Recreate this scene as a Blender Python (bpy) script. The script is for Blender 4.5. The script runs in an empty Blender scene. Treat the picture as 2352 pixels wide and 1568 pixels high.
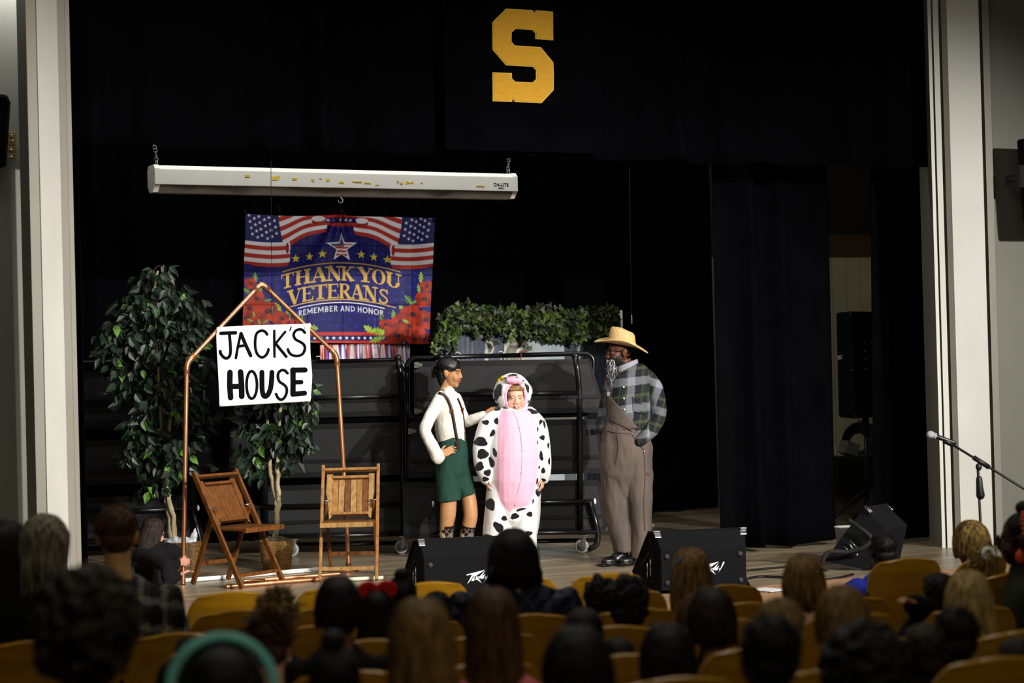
import bpy, math, random
import numpy as np
from mathutils import Vector, Matrix, noise
from mathutils.bvhtree import BVHTree
R = math.radians
random.seed(7)
rng = np.random.default_rng(7)
SC = bpy.context.scene
COL = SC.collection

# ------------------------------------------------------------------ camera
FPX, CXP, CYP = 4500.0, 1176.0, 784.0
YAW, ROLL, PITCH = R(27.1), R(1.45), math.atan(51.6 / 4500.0)
CAMZ, STAGE = 2.35, 0.75
EYE = Vector((0, 0, CAMZ))
FH = Vector((math.sin(YAW), math.cos(YAW), 0))        # horizontal forward
RH = Vector((math.cos(YAW), -math.sin(YAW), 0))       # horizontal right
UPZ = Vector((0, 0, 1))
FW = FH * math.cos(PITCH) + UPZ * math.sin(PITCH)
U0 = UPZ * math.cos(PITCH) - FH * math.sin(PITCH)
RC = RH * math.cos(ROLL) - U0 * math.sin(ROLL)
UC = U0 * math.cos(ROLL) + RH * math.sin(ROLL)
cam_d = bpy.data.cameras.new('camera')
cam = bpy.data.objects.new('camera', cam_d)
COL.objects.link(cam)
M = Matrix((RC, UC, -FW)).transposed().to_4x4()
M.translation = EYE
cam.matrix_world = M
cam_d.sensor_width = 36.0
cam_d.lens = 36.0 * FPX / 2352.0
cam_d.clip_end = 100
cam_d.dof.use_dof = True
cam_d.dof.focus_distance = 15.3
cam_d.dof.aperture_fstop = 2.0
SC.camera = cam
SC.view_settings.view_transform = 'Standard'
SC.view_settings.look = 'None'
SC.view_settings.exposure = 0.0
SC.view_settings.gamma = 1.0
SC.view_settings.use_curve_mapping = False

# ------------------------------------------------------------------ world and lights
W = bpy.data.worlds.new('dim_hall'); SC.world = W; W.use_nodes = True
W.node_tree.nodes['Background'].inputs[0].default_value = (0.9, 0.88, 0.75, 1)
W.node_tree.nodes['Background'].inputs[1].default_value = 0.012

def spot(name, loc, aim, power, size, blend=0.6, col=(1, .96, .88), rad=.12):
    l = bpy.data.lights.new(name, 'SPOT'); l.energy = power; l.spot_size = R(size); l.spot_blend = blend
    l.color = col; l.shadow_soft_size = rad
    o = bpy.data.objects.new(name, l); COL.objects.link(o); o.location = loc
    o.rotation_euler = (Vector(aim) - Vector(loc)).to_track_quat('-Z', 'Y').to_euler()
    return o
def area(name, loc, aim, power, sx, sy, col=(1, .95, .85)):
    l = bpy.data.lights.new(name, 'AREA'); l.energy = power; l.shape = 'RECTANGLE'; l.size = sx; l.size_y = sy
    l.color = col
    o = bpy.data.objects.new(name, l); COL.objects.link(o); o.location = loc
    o.rotation_euler = (Vector(aim) - Vector(loc)).to_track_quat('-Z', 'Y').to_euler()
    return o
# front-of-house stage spots hung above the audience
for i_, (xa_, xb_, pw_) in enumerate(((6.4, 3.2, 5600), (7.0, 5.8, 2000), (8.2, 7.3, 6200), (11.2, 10.0, 4700))):
    spot('stage_spot', (xa_, 2.2, 5.4), (xb_, 13.3, 1.7), pw_, 36, 1.)
# stage border lamps behind the valance, dimmed hall lamps over the seats, added fills for the left wall and the wings
area('border_lamp', (5.6, 13.5, 5.3), (5.6, 17.2, 2.2), 105, 6.5, .3, (1, .98, .94))
area('hall_lamp', (4.2, 8.6, 6.8), (4.2, 8.6, 0), 110, 6, 2.0, (1, .93, .78))
area('rear_hall_lamp', (2.2, .6, 6.0), (4.6, 8.0, 1.0), 75, 5, 1.2, (1, .9, .68))
area('left_wall_fill', (-.6, 8.5, 4.2), (2.4, 13.2, 3.0), 4, .6, .3, (1, .93, .76))  # added fill that lifts the dark left wall; stands for no fitting
wl_ = bpy.data.lights.new('wing_fill', 'POINT'); wl_.energy = 20; wl_.color = (1, .9, .65); wl_.shadow_soft_size = .1  # added point light that brightens the wing wall; no known lamp there
wo_ = bpy.data.objects.new('wing_fill', wl_); COL.objects.link(wo_); wo_.location = (13.2, 16.6, 4.6)

# ------------------------------------------------------------------ pixel -> place helpers (photo frame 2352 x 1568)
def ray(px, py):
    return FW + RC * ((px - CXP) / FPX) - UC * ((py - CYP) / FPX)
def PY(px, py, Y):
    d = ray(px, py); return EYE + d * (Y / d.y)
def PZ(px, py, z=STAGE):
    d = ray(px, py); return EYE + d * ((z - CAMZ) / d.z)
def PD(px, py, dist):
    d = ray(px, py); return EYE + d * (dist / d.dot(FH))
def PPPM(px, py, ppm):
    return PD(px, py, FPX / ppm)

# ------------------------------------------------------------------ materials
def lin(h):
    if isinstance(h, str):
        h = h.lstrip('#'); c = [int(h[i:i + 2], 16) / 255 for i in (0, 2, 4)]
        return tuple(((v + .055) / 1.055) ** 2.4 if v > .04045 else v / 12.92 for v in c)
    return tuple(h)
MATS = {}
def mat(name, col, rough=.6, metal=0., var=.12, scale=8., bump=0., bscale=None, stretch=(1, 1, 1), spec=.4, emit=0, sheen=0):
    if name in MATS: return MATS[name]
    m = bpy.data.materials.new(name); m.use_nodes = True; MATS[name] = m
    nt = m.node_tree; b = nt.nodes['Principled BSDF']; c = lin(col)
    b.inputs['Roughness'].default_value = rough; b.inputs['Metallic'].default_value = metal
    b.inputs['Specular IOR Level'].default_value = spec
    if sheen: b.inputs['Sheen Weight'].default_value = sheen
    tc = nt.nodes.new('ShaderNodeTexCoord'); mp = nt.nodes.new('ShaderNodeMapping')
    mp.inputs['Scale'].default_value = stretch
    nt.links.new(tc.outputs['Object'], mp.inputs['Vector'])
    n = nt.nodes.new('ShaderNodeTexNoise'); n.inputs['Scale'].default_value = scale; n.inputs['Detail'].default_value = 5
    nt.links.new(mp.outputs['Vector'], n.inputs['Vector'])
    r = nt.nodes.new('ShaderNodeValToRGB')
    r.color_ramp.elements[0].position = .3; r.color_ramp.elements[1].position = .7
    r.color_ramp.elements[0].color = tuple(v * (1 - var) for v in c) + (1,)
    r.color_ramp.elements[1].color = tuple(min(1, v * (1 + var)) for v in c) + (1,)
    nt.links.new(n.outputs['Fac'], r.inputs['Fac'])
    nt.links.new(r.outputs['Color'], b.inputs['Base Color'])
    if bump:
        n2 = nt.nodes.new('ShaderNodeTexNoise'); n2.inputs['Scale'].default_value = bscale or scale * 4
        n2.inputs['Detail'].default_value = 6
        nt.links.new(mp.outputs['Vector'], n2.inputs['Vector'])
        bp = nt.nodes.new('ShaderNodeBump'); bp.inputs['Strength'].default_value = bump; bp.inputs['Distance'].default_value = .01
        nt.links.new(n2.outputs['Fac'], bp.inputs['Height']); nt.links.new(bp.outputs['Normal'], b.inputs['Normal'])
    return m
def ramp2(name, ca, cb, scale, stretch, rough=.5, lo=.4, hi=.6, bump=.0, detail=6, spec=.4, sheen=0):
    """two-colour streaks (hair, wood grain)"""
    m = mat(name, ca, rough, 0, 0, scale, bump, None, stretch, spec, 0, sheen)
    for n in m.node_tree.nodes:
        if n.type == 'VALTORGB':
            n.color_ramp.elements[0].position = lo; n.color_ramp.elements[1].position = hi
            n.color_ramp.elements[0].color = lin(ca) + (1,); n.color_ramp.elements[1].color = lin(cb) + (1,)
        if n.type == 'TEX_NOISE': n.inputs['Detail'].default_value = detail
    return m
def attr_mat(name, rough=.7, spec=.3, bump=0., bscale=300, sheen=0):
    if name in MATS: return MATS[name]
    m = bpy.data.materials.new(name); m.use_nodes = True; MATS[name] = m
    nt = m.node_tree; b = nt.nodes['Principled BSDF']
    a = nt.nodes.new('ShaderNodeAttribute'); a.attribute_name = 'Col'
    nt.links.new(a.outputs['Color'], b.inputs['Base Color'])
    b.inputs['Roughness'].default_value = rough; b.inputs['Specular IOR Level'].default_value = spec
    if sheen: b.inputs['Sheen Weight'].default_value = sheen
    if bump:
        tc = nt.nodes.new('ShaderNodeTexCoord'); n2 = nt.nodes.new('ShaderNodeTexNoise'); n2.inputs['Scale'].default_value = bscale
        nt.links.new(tc.outputs['Object'], n2.inputs['Vector'])
        bp = nt.nodes.new('ShaderNodeBump'); bp.inputs['Strength'].default_value = bump; bp.inputs['Distance'].default_value = .004
        nt.links.new(n2.outputs['Fac'], bp.inputs['Height']); nt.links.new(bp.outputs['Normal'], b.inputs['Normal'])
    return m

# ------------------------------------------------------------------ object helpers
def tag(o, label=None, cat=None, group=None, kind=None):
    if label: o['label'] = label
    if cat: o['category'] = cat
    if group: o['group'] = group
    if kind: o['kind'] = kind
    return o
def empty(name, loc=(0, 0, 0), rz=0., label=None, cat=None, group=None):
    o = bpy.data.objects.new(name, None); COL.objects.link(o)
    o.location = loc; o.rotation_euler = (0, 0, rz); o.empty_display_size = .1
    return tag(o, label, cat, group)
def copy_tree(o, parent=None):
    c = o.copy(); COL.objects.link(c)
    if parent: c.parent = parent
    for ch in list(o.children): copy_tree(ch, c)
    return c
def link(name, me, m, parent=None, smooth=True):
    o = bpy.data.objects.new(name, me); COL.objects.link(o)
    if m is not None and not me.materials:
        for k in (m if isinstance(m, (list, tuple)) else [m]): me.materials.append(k)
    if parent: o.parent = parent
    if smooth:
        me.polygons.foreach_set('use_smooth', [True] * len(me.polygons))
    return o
def bevel(o, w=.006, seg=2):
    b = o.modifiers.new('bevel', 'BEVEL'); b.width = w; b.segments = seg; b.limit_method = 'ANGLE'; b.angle_limit = R(40)
    return o
def solid(o, t=.004, off=0):
    s = o.modifiers.new('solid', 'SOLIDIFY'); s.thickness = t; s.offset = off
    return o

class MB:
    """collects shapes; build() links them as one mesh object"""
    def __init__(s): s.v = []; s.f = []; s.mi = []; s.cur = 0
    def add(s, vs, fs):
        n = len(s.v); s.v += [tuple(p) for p in vs]; s.f += [tuple(i + n for i in f) for f in fs]
        s.mi += [s.cur] * len(fs); return s
    def box(s, c, size, rot=None):
        hx, hy, hz = size[0] / 2, size[1] / 2, size[2] / 2
        vs = [Vector((x, y, z)) for x in (-hx, hx) for y in (-hy, hy) for z in (-hz, hz)]
        if rot is not None: vs = [rot @ p for p in vs]
        c = Vector(c)
        return s.add([p + c for p in vs], [(0, 1, 3, 2), (4, 6, 7, 5), (0, 4, 5, 1), (2, 3, 7, 6), (0, 2, 6, 4), (1, 5, 7, 3)])
    def beam(s, a, b, w, h, up=(0, 0, 1)):
        """square bar from a to b; w across, h along up"""
        a = Vector(a); b = Vector(b); t = (b - a); L = t.length; t.normalize()
        u = Vector(up); u = (u - t * u.dot(t))
        if u.length < 1e-5: u = Vector((0, 1, 0)) - t * t.y
        u.normalize(); x = t.cross(u)
        return s.box((a + b) / 2, (w, L, h), Matrix((x, t, u)).transposed())
    def prism(s, poly, fn, t0, t1):
        """2D polygon extruded: fn(x, y, t) -> point"""
        n = len(poly)
        vs = [fn(x, y, t0) for x, y in poly] + [fn(x, y, t1) for x, y in poly]
        fs = [tuple(range(n)), tuple(range(2 * n - 1, n - 1, -1))] + [(i, i + n, (i + 1) % n + n, (i + 1) % n) for i in range(n)]
        return s.add(vs, fs)
    def tube(s, pts, r, seg=8, caps=True, ref=(0, 1, 0), dome=False, closed=False):
        """r: number, list, or list of (rx, ry); rx across, ry along ref"""
        P = [Vector(p) for p in pts]; n = len(P)
        rr = r if isinstance(r, (list, tuple)) else [r] * n
        rr = [(q if isinstance(q, (list, tuple)) else (q, q)) for q in rr]
        if dome and not closed:
            t0 = (P[0] - P[1]).normalized(); t1 = (P[-1] - P[-2]).normalized()
            h0 = min(rr[0]); h1 = min(rr[-1])
            pre = []; pr = []
            for a in (85, 60, 32):
                pre.append(P[0] + t0 * h0 * math.sin(R(a))); pr.append((rr[0][0] * math.cos(R(a)), rr[0][1] * math.cos(R(a))))
            post = []; qr = []
            for a in (32, 60, 85):
                post.append(P[-1] + t1 * h1 * math.sin(R(a))); qr.append((rr[-1][0] * math.cos(R(a)), rr[-1][1] * math.cos(R(a))))
            P = pre + P + post; rr = pr + list(rr) + qr; n = len(P)
        vs = []; e = Vector(ref); prev = None
        for i in range(n):
            if closed: t = P[(i + 1) % n] - P[i - 1]
            elif i == 0: t = P[1] - P[0]
            elif i == n - 1: t = P[-1] - P[-2]
            else: t = (P[i + 1] - P[i]).normalized() + (P[i] - P[i - 1]).normalized()
            if t.length < 1e-9: t = Vector((0, 0, 1))
            t.normalize()
            e2 = e - t * e.dot(t)
            if e2.length < .15 and prev is not None: e2 = prev - t * prev.dot(t)
            if e2.length < 1e-4: e2 = Vector((1, 0, 0)) - t * t.x
            if e2.length < 1e-4: e2 = Vector((0, 0, 1)) - t * t.z
            e2.normalize()
            if prev is not None and e2.dot(prev) < 0: e2 = -e2
            prev = e2; e1 = e2.cross(t)
            for k in range(seg):
                a = 2 * math.pi * k / seg
                vs.append(P[i] + e1 * (rr[i][0] * math.cos(a)) + e2 * (rr[i][1] * math.sin(a)))
        fs = []
        m = n if closed else n - 1
        for i in range(m):
            j = (i + 1) % n
            for k in range(seg):
                k2 = (k + 1) % seg
                fs.append((i * seg + k, i * seg + k2, j * seg + k2, j * seg + k))
        if caps and not closed:
            fs.append(tuple(range(seg - 1, -1, -1))); fs.append(tuple((n - 1) * seg + k for k in range(seg)))
        return s.add(vs, fs)
    def ell(s, c, r, rot=None, u=16, v=10):
        c = Vector(c); vs = []; fs = []
        r = r if isinstance(r, (list, tuple)) else (r, r, r)
        for i in range(1, v):
            a = math.pi * i / v
            for k in range(u):
                b = 2 * math.pi * k / u
                p = Vector((r[0] * math.sin(a) * math.cos(b), r[1] * math.sin(a) * math.sin(b), r[2] * math.cos(a)))
                vs.append((rot @ p if rot is not None else p) + c)
        top = Vector((0, 0, r[2])); bot = Vector((0, 0, -r[2]))
        if rot is not None: top = rot @ top; bot = rot @ bot
        vs += [c + top, c + bot]; T = len(vs) - 2
        for i in range(v - 2):
            for k in range(u):
                k2 = (k + 1) % u
                fs.append((i * u + k, (i + 1) * u + k, (i + 1) * u + k2, i * u + k2))
        for k in range(u):
            k2 = (k + 1) % u
            fs.append((T, k, k2)); fs.append((T + 1, (v - 2) * u + k2, (v - 2) * u + k))
        return s.add(vs, fs)
    def lathe(s, prof, c=(0, 0, 0), seg=24):
        c = Vector(c); vs = []; fs = []
        for r, z in prof:
            for k in range(seg):
                a = 2 * math.pi * k / seg; vs.append(c + Vector((r * math.cos(a), r * math.sin(a), z)))
        for i in range(len(prof) - 1):
            for k in range(seg):
                k2 = (k + 1) % seg; fs.append((i * seg + k, i * seg + k2, (i + 1) * seg + k2, (i + 1) * seg + k))
        return s.add(vs, fs)
    def torus(s, c, rad, r, axis=(0, 0, 1), n=20, seg=8, a0=0, a1=360, sx=1.):
        ax = Vector(axis).normalized(); x = ax.orthogonal().normalized(); y = ax.cross(x); c = Vector(c)
        full = abs(a1 - a0) >= 359.9
        pts = [c + x * (rad * sx * math.cos(R(a0 + (a1 - a0) * i / n))) + y * (rad * math.sin(R(a0 + (a1 - a0) * i / n))) for i in range(n if full else n + 1)]
        return s.tube(pts, r, seg, ref=ax, closed=full)
    def mesh(s, name='mesh'):
        me = bpy.data.meshes.new(name); me.from_pydata(s.v, [], s.f); me.update()
        if any(s.mi): me.polygons.foreach_set('material_index', s.mi)
        return me
    def build(s, name, m, parent=None, smooth=True):
        return link(name, s.mesh(name), m, parent, smooth)
def auto(o, ang=35):
    """smooth by angle, without an operator: mark sharp edges"""
    me = o.data
    import bmesh
    bm = bmesh.new(); bm.from_mesh(me)
    for e in bm.edges:
        if len(e.link_faces) == 2 and e.calc_face_angle(0) > R(ang): e.smooth = False
    bm.to_mesh(me); bm.free()
    return o
def remesh(mb, voxel, smooth=4, name='body'):
    """fuse overlapping closed shapes into one continuous surface"""
    me0 = mb.mesh('tmp'); o = bpy.data.objects.new('tmp', me0); COL.objects.link(o)
    r = o.modifiers.new('r', 'REMESH'); r.mode = 'VOXEL'; r.voxel_size = voxel; r.adaptivity = 0
    if smooth:
        q = o.modifiers.new('s', 'SMOOTH'); q.factor = .5; q.iterations = smooth
    dg = bpy.context.evaluated_depsgraph_get(); dg.update()
    me = bpy.data.meshes.new_from_object(o.evaluated_get(dg)); me.name = name
    bpy.data.objects.remove(o); bpy.data.meshes.remove(me0)
    me.materials.clear()
    return me
def coords(me):
    a = np.empty(len(me.vertices) * 3, np.float32); me.vertices.foreach_get('co', a); return a.reshape(-1, 3)
def set_coords(me, a):
    me.vertices.foreach_set('co', np.ascontiguousarray(a, np.float32).ravel()); me.update()
def set_col(me, rgb):
    """per-vertex colour, rgb linear (n,3)"""
    at = me.color_attributes.new('Col', 'FLOAT_COLOR', 'POINT')
    c = np.ones((len(me.vertices), 4), np.float32); c[:, :3] = rgb
    at.data.foreach_set('color', c.ravel())
def wrinkle(me, amp, scale, seed=0, stretch=(1, 1, 1)):
    me.update(); n = len(me.vertices); nr = np.empty(n * 3, np.float32); me.vertices.foreach_get('normal', nr); nr = nr.reshape(-1, 3); co = coords(me)
    q = co * (np.array(stretch) * scale) + np.array((seed * 7.3, 0, 0))
    f = np.fromiter((noise.noise(p) for p in q.tolist()), np.float32, n)
    set_coords(me, co + nr * (amp * f)[:, None])
def arc_pts(pts, rad, n=6):
    """polyline with its inner corners rounded"""
    P = [Vector(p) for p in pts]; out = [P[0]]
    for i in range(1, len(P) - 1):
        a = (P[i - 1] - P[i]); b = (P[i + 1] - P[i]); r = min(rad, a.length * .49, b.length * .49)
        a.normalize(); b.normalize()
        for k in range(n + 1):
            t = k / n; p0 = P[i] + a * r; p1 = P[i] + b * r
            out.append(p0 * (1 - t) ** 2 + P[i] * 2 * t * (1 - t) + p1 * t ** 2)
    return out + [P[-1]]
def catmull(pts, n=6):
    P = [Vector(p) for p in pts]; P = [P[0] * 2 - P[1]] + P + [P[-1] * 2 - P[-2]]; out = []
    for i in range(1, len(P) - 2):
        for k in range(n):
            t = k / n
            out.append(.5 * ((2 * P[i]) + (P[i + 1] - P[i - 1]) * t + (2 * P[i - 1] - 5 * P[i] + 4 * P[i + 1] - P[i + 2]) * t * t + (3 * P[i] - P[i - 1] - 3 * P[i + 1] + P[i + 2]) * t ** 3))
    return out + [P[-2]]

BLACKM = mat('black_paint', '#0b0b0d', .5, var=.2)
BLKFAB = mat('black_velvet', (.0014, .00145, .0022), .95, var=.25, scale=3, bump=.15, bscale=120, spec=.02)
WHITEM = mat('white_plastic', '#e8e8e6', .5)
CHROME = mat('chrome', '#c8c8cc', .25, 1.)
# ================================================================== SETTING
BEIGE = mat('beige_paint', (.27, .25, .215), .55, var=.05, scale=2, bump=.03)
OFFW = mat('offwhite_paint', (.74, .74, .70), .5, var=.04, scale=2, bump=.03)
WALLP = mat('wall_paint', (.21, .21, .18), .6, var=.06, scale=1.5, bump=.04)
def struct(mb, name, m, smooth=False, kind='structure'):
    o = mb.build(name, m, None, smooth); o['kind'] = kind; return o
YP = 12.6
# stage floor: wood planks
FLOORM = mat('stage_boards', (.30, .25, .18), .32, var=.25, scale=3, stretch=(.6, 6, 1), bump=.06, bscale=14, spec=.5)
def planks(m, w=.14, L=1.4):
    nt = m.node_tree; b = nt.nodes['Principled BSDF']
    tc = nt.nodes.new('ShaderNodeTexCoord'); br = nt.nodes.new('ShaderNodeTexBrick')
    br.inputs['Scale'].default_value = 1; br.inputs['Brick Width'].default_value = L; br.inputs['Row Height'].default_value = w
    br.inputs['Mortar Size'].default_value = .003
    br.inputs['Color1'].default_value = (.62, .57, .5, 1); br.inputs['Color2'].default_value = (1, .95, .9, 1); br.inputs['Mortar'].default_value = (.25, .22, .2, 1)
    nt.links.new(tc.outputs['Object'], br.inputs['Vector'])
    mx = nt.nodes.new('ShaderNodeMix'); mx.data_type = 'RGBA'; mx.blend_type = 'MULTIPLY'; mx.inputs[0].default_value = 1
    src = b.inputs['Base Color'].links[0].from_socket
    nt.links.new(src, mx.inputs[6]); nt.links.new(br.outputs['Color'], mx.inputs[7]); nt.links.new(mx.outputs[2], b.inputs['Base Color'])
planks(FLOORM)
mb = MB(); mb.box((6.6, 15.3, STAGE / 2), (9.8, 7.7, STAGE)); struct(mb, 'stage_floor', FLOORM)
TRIMW = mat('stage_edge_wood', (.26, .15, .08), .45, var=.2, scale=6, stretch=(1, 8, 1))
mb = MB(); mb.box((6.2, 11.22, STAGE / 2 + .002), (9.0, .44, STAGE))
for k in range(9): mb.box((6.2, 11.03 + k * .048, STAGE + .006), (9.0, .022, .008))
struct(mb, 'trim_stage_edge', TRIMW)

# rows of seats: the geometry of the raked hall floor
RYAW = R(12.6)
ROWD = [10.855, 10.0, 9.145, 8.29, 7.435, 6.58, 5.725, 4.87]
ROWTOP = [1.262, 1.274, 1.285, 1.306, 1.353, 1.373, 1.426, 1.49]
SEATH = .86
T0 = (1230 - CXP) / FPX
def row_depth(k, px):
    t = (px - CXP) / FPX; D = ROWD[k]; tn = math.tan(RYAW)
    return (D - tn * T0 * D) / (1 - tn * t)
def row_ppm(k, px): return FPX / row_depth(k, px)
# hall floor: a gentle rake following the rows
RD = (RH * math.cos(RYAW) + FH * math.sin(RYAW)); RN = (FH * math.cos(RYAW) - RH * math.sin(RYAW))
def rown(k): return (FH * ROWD[k] + RH * T0 * ROWD[k]).dot(RN)
mb = MB(); prof = [(15.6, .30), (11.6, .34)] + [(rown(k) , ROWTOP[k] - SEATH) for k in range(8)] + [(2.2, .76), (-1.5, .95)]
pv = []
for n_, z in prof:
    for s_ in (-6, 16):
        p = RD * s_ + RN * n_; pv.append((p.x, p.y, z))
mb.add(pv, [(2 * i, 2 * i + 1, 2 * i + 3, 2 * i + 2) for i in range(len(prof) - 1)])
o = struct(mb, 'floor', mat('hall_carpet', (.03, .025, .022), .9, var=.3, scale=30, bump=.2)); solid(o, .05, -1)
def hall_z(p):
    n_ = Vector((p[0], p[1], 0)).dot(RN)
    for (a, za), (b, zb) in zip(prof, prof[1:]):
        if b <= n_ <= a: return zb + (za - zb) * (n_ - b) / (a - b)
    return .3 if n_ > 15 else .9

# proscenium: splayed faces and mouldings, each traced on plan
def plan(px, Y): return PY(px, 830, Y).xy
def col_shape(pts, z0, z1, back, sx=0.):
    """vertical prism through plan points with a thick back"""
    mb = MB(); poly = [tuple(p) for p in pts] + [(p[0] + sx * back, p[1] + back) for p in reversed(pts)]
    mb.prism(poly, lambda x, y, t: (x, y, t), z0, z1); return mb
ZT = 6.6
def lx(px, Y): return Vector(plan(px, Y))
yl = YP
# left side (vertical edges leant in the photo are the camera's roll)
a = [lx(77, yl - .18), lx(101, yl - .18)]; struct(col_shape(a, 0, ZT, .25), 'trim_proscenium_outer_west', BEIGE)
b_ = [lx(101.5, yl - .19), lx(120, yl), lx(148, yl + .27)]
p0 = lx(101.5, yl - .19); p1 = lx(149, yl + .14)
struct(col_shape([p0, p1], 0, ZT, .3), 'proscenium_face_west', OFFW)
p2 = lx(166, yl + .16); struct(col_shape([lx(149.3, yl + .145), p2], 0, ZT, .3), 'trim_proscenium_inner_west', BEIGE)
p3 = lx(177, yl + .2); struct(col_shape([lx(166.5, yl + .2), p3], 0, ZT, .3), 'trim_proscenium_bead_west', BEIGE)
YWL = yl + 1.1; mb = MB(); q = plan(-260, YWL); q2 = plan(140, YWL)
mb.prism([tuple(q), tuple(q2), (q2[0], q2[1] + .1), (q[0], q[1] + .1)], lambda x, y, t: (x, y, t), 0, ZT); struct(mb, 'wall_left', WALLP)
# right side
ye = YP
jam0 = lx(2124, ye + .75); jam1 = lx(2152, ye + .2)
mb = col_shape([jam0, jam1], 0, ZT, .02)
poly = [tuple(jam0), tuple(jam1), (jam1.x + .1, jam1.y), (jam0.x + .3, jam0.y)]
mb = MB(); mb.prism(poly, lambda x, y, t: (x, y, t), 0, ZT); struct(mb, 'trim_jamb_east', mat('jamb_paint', (.24, .228, .19), .6, var=.06, scale=2))
for nm, a0, ya, a1, yb, m_ in (('trim_bead_one_east', 2152.5, .18, 2160, .17, OFFW), ('trim_bead_two_east', 2160.5, .22, 2164, .22, BEIGE),
                           ('trim_bead_three_east', 2164.5, .15, 2177, .13, OFFW), ('trim_bead_four_east', 2177.5, .19, 2183, .19, BEIGE),
                           ('trim_bead_five_east', 2183.5, .12, 2196, .08, BEIGE), ('proscenium_face_east', 2196.5, .08, 2270, -.04, OFFW),
                           ('trim_outer_gap_east', 2270.5, .03, 2277, .03, mat('gap_paint', (.12, .11, .09), .7)), ('trim_outer_east', 2277.5, -.01, 2293, -.03, BEIGE)):
    struct(col_shape([lx(a0, ye + ya), lx(a1, ye + yb)], 0, ZT, .12, .9), nm, m_)
mb = MB(); q = plan(2293.5, ye + .03); q2 = plan(2700, ye + .03)
mb.prism([tuple(q), tuple(q2), (q2[0], q2[1] + .1), (q[0], q[1] + .1)], lambda x, y, t: (x, y, t), 0, ZT); struct(mb, 'wall_right', WALLP)
# lintel above the opening (out of the picture, closes the arch)
pa = lx(100, yl); pb = lx(2270, ye)
mb = MB(); mb.box(((pa.x + pb.x) / 2, YP + .15, 6.35), (pb.x - pa.x, .3, .5)); struct(mb, 'trim_lintel', BEIGE)
# backstage walls
PANEL = mat('backstage_panelling', (.42, .40, .27), .6, var=.1, scale=3)
mb = MB()
for k in range(70):
    x0 = 1.0 + k * .21; mb.box((x0 + .1, 19.3, 2.15), (.2, .04, 2.8))
mb.box((8.3, 19.36, 2.15), (14.7, .06, 2.8)); struct(mb, 'wall_back', PANEL)
mb = MB(); mb.box((8.3, 19.3, 3.68), (14.7, .12, .26)); struct(mb, 'trim_wall_beam', mat('dark_brown_beam', (.05, .025, .012), .6))
mb = MB(); mb.box((8.3, 19.36, 5.4), (14.7, .1, 3.2)); struct(mb, 'wall_back_upper', BLACKM)
mb = MB(); mb.box((1.6, 16, 3.6), (.1, 6.6, 7.2)); struct(mb, 'wall_stage_west', BLACKM)
mb = MB(); mb.box((15.6, 16.2, 3.6), (.1, 6.6, 7.2)); struct(mb, 'wall_stage_east', PANEL)
mb = MB(); mb.box((14.0, 16.0, .37), (3.0, 6.3, .76)); struct(mb, 'stage_floor_wing', FLOORM)

# ================================================================== CURTAINS
def curtain(name, label, xs, Y, z0, z1, fold, amp, seed, m=BLKFAB, taper=None, hem=.0, cat='curtain'):
    rs = np.random.default_rng(seed); X0, X1 = xs; n = max(24, int((X1 - X0) / fold * 14)); nz = 26
    ph = np.cumsum(rs.uniform(.55, 1.45, n)) * 2 * math.pi / 14; am = amp * (.6 + .5 * np.sin(np.cumsum(rs.uniform(0, .25, n))))
    vs = []
    for j in range(nz):
        t = j / (nz - 1); z = z0 + (z1 - z0) * t
        for i in range(n):
            u = i / (n - 1); x = X0 + (X1 - X0) * u
            a = am[i] * (1 - .45 * t)
            y = Y + a * math.sin(ph[i] + .15 * math.sin(3 * t + i * .07)) + .3 * a * math.sin(2 * ph[i] + 1.3)
            if taper: x = taper(u, t, x)
            zz = z + (hem * math.sin(ph[i] * .5 + seed) if j == 0 else 0)
            vs.append((x, y, zz))
    fs = [(j * n + i, j * n + i + 1, (j + 1) * n + i + 1, (j + 1) * n + i) for j in range(nz - 1) for i in range(n - 1)]
    mb = MB(); mb.add(vs, fs); o = mb.build(name, m); solid(o, .006)
    return tag(o, label, cat)
X = lambda px, Y: PY(px, 820, Y).x
zval = PY(1200, 359, 12.95).z
curtain('valance', 'black pleated valance hanging across the top of the stage opening', (X(112, 12.98), 11.9), 12.98, zval, 6.4, .42, .085, 3, hem=.01)
curtain('back_curtain', 'wide black backdrop curtain behind the banner and the risers', (1.9, X(1641, 17.6)), 17.6, STAGE + .02, 6.3, .38, .07, 4)
curtain('leg_curtain', 'tall black leg curtain hanging right of the man in overalls', (X(1654, 13.6), X(1916, 13.6)), 13.6, STAGE + .03, 6.2, .36, .12, 5, hem=.012)
curtain('leg_curtain', 'bunched black curtain against the right-hand jamb of the stage', (X(2022, 13.45), X(2150, 13.45)), 13.45, STAGE + .02, 6.2, .16, .055, 6,
        taper=lambda u, t, x: x + (1 - u) * (-.10 + .12 * t))
curtain('leg_curtain', 'narrow black curtain at the left-hand edge of the stage', (X(150, 13.25), X(188, 13.25)), 13.25, STAGE + .02, 6.2, .3, .05, 8)

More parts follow.
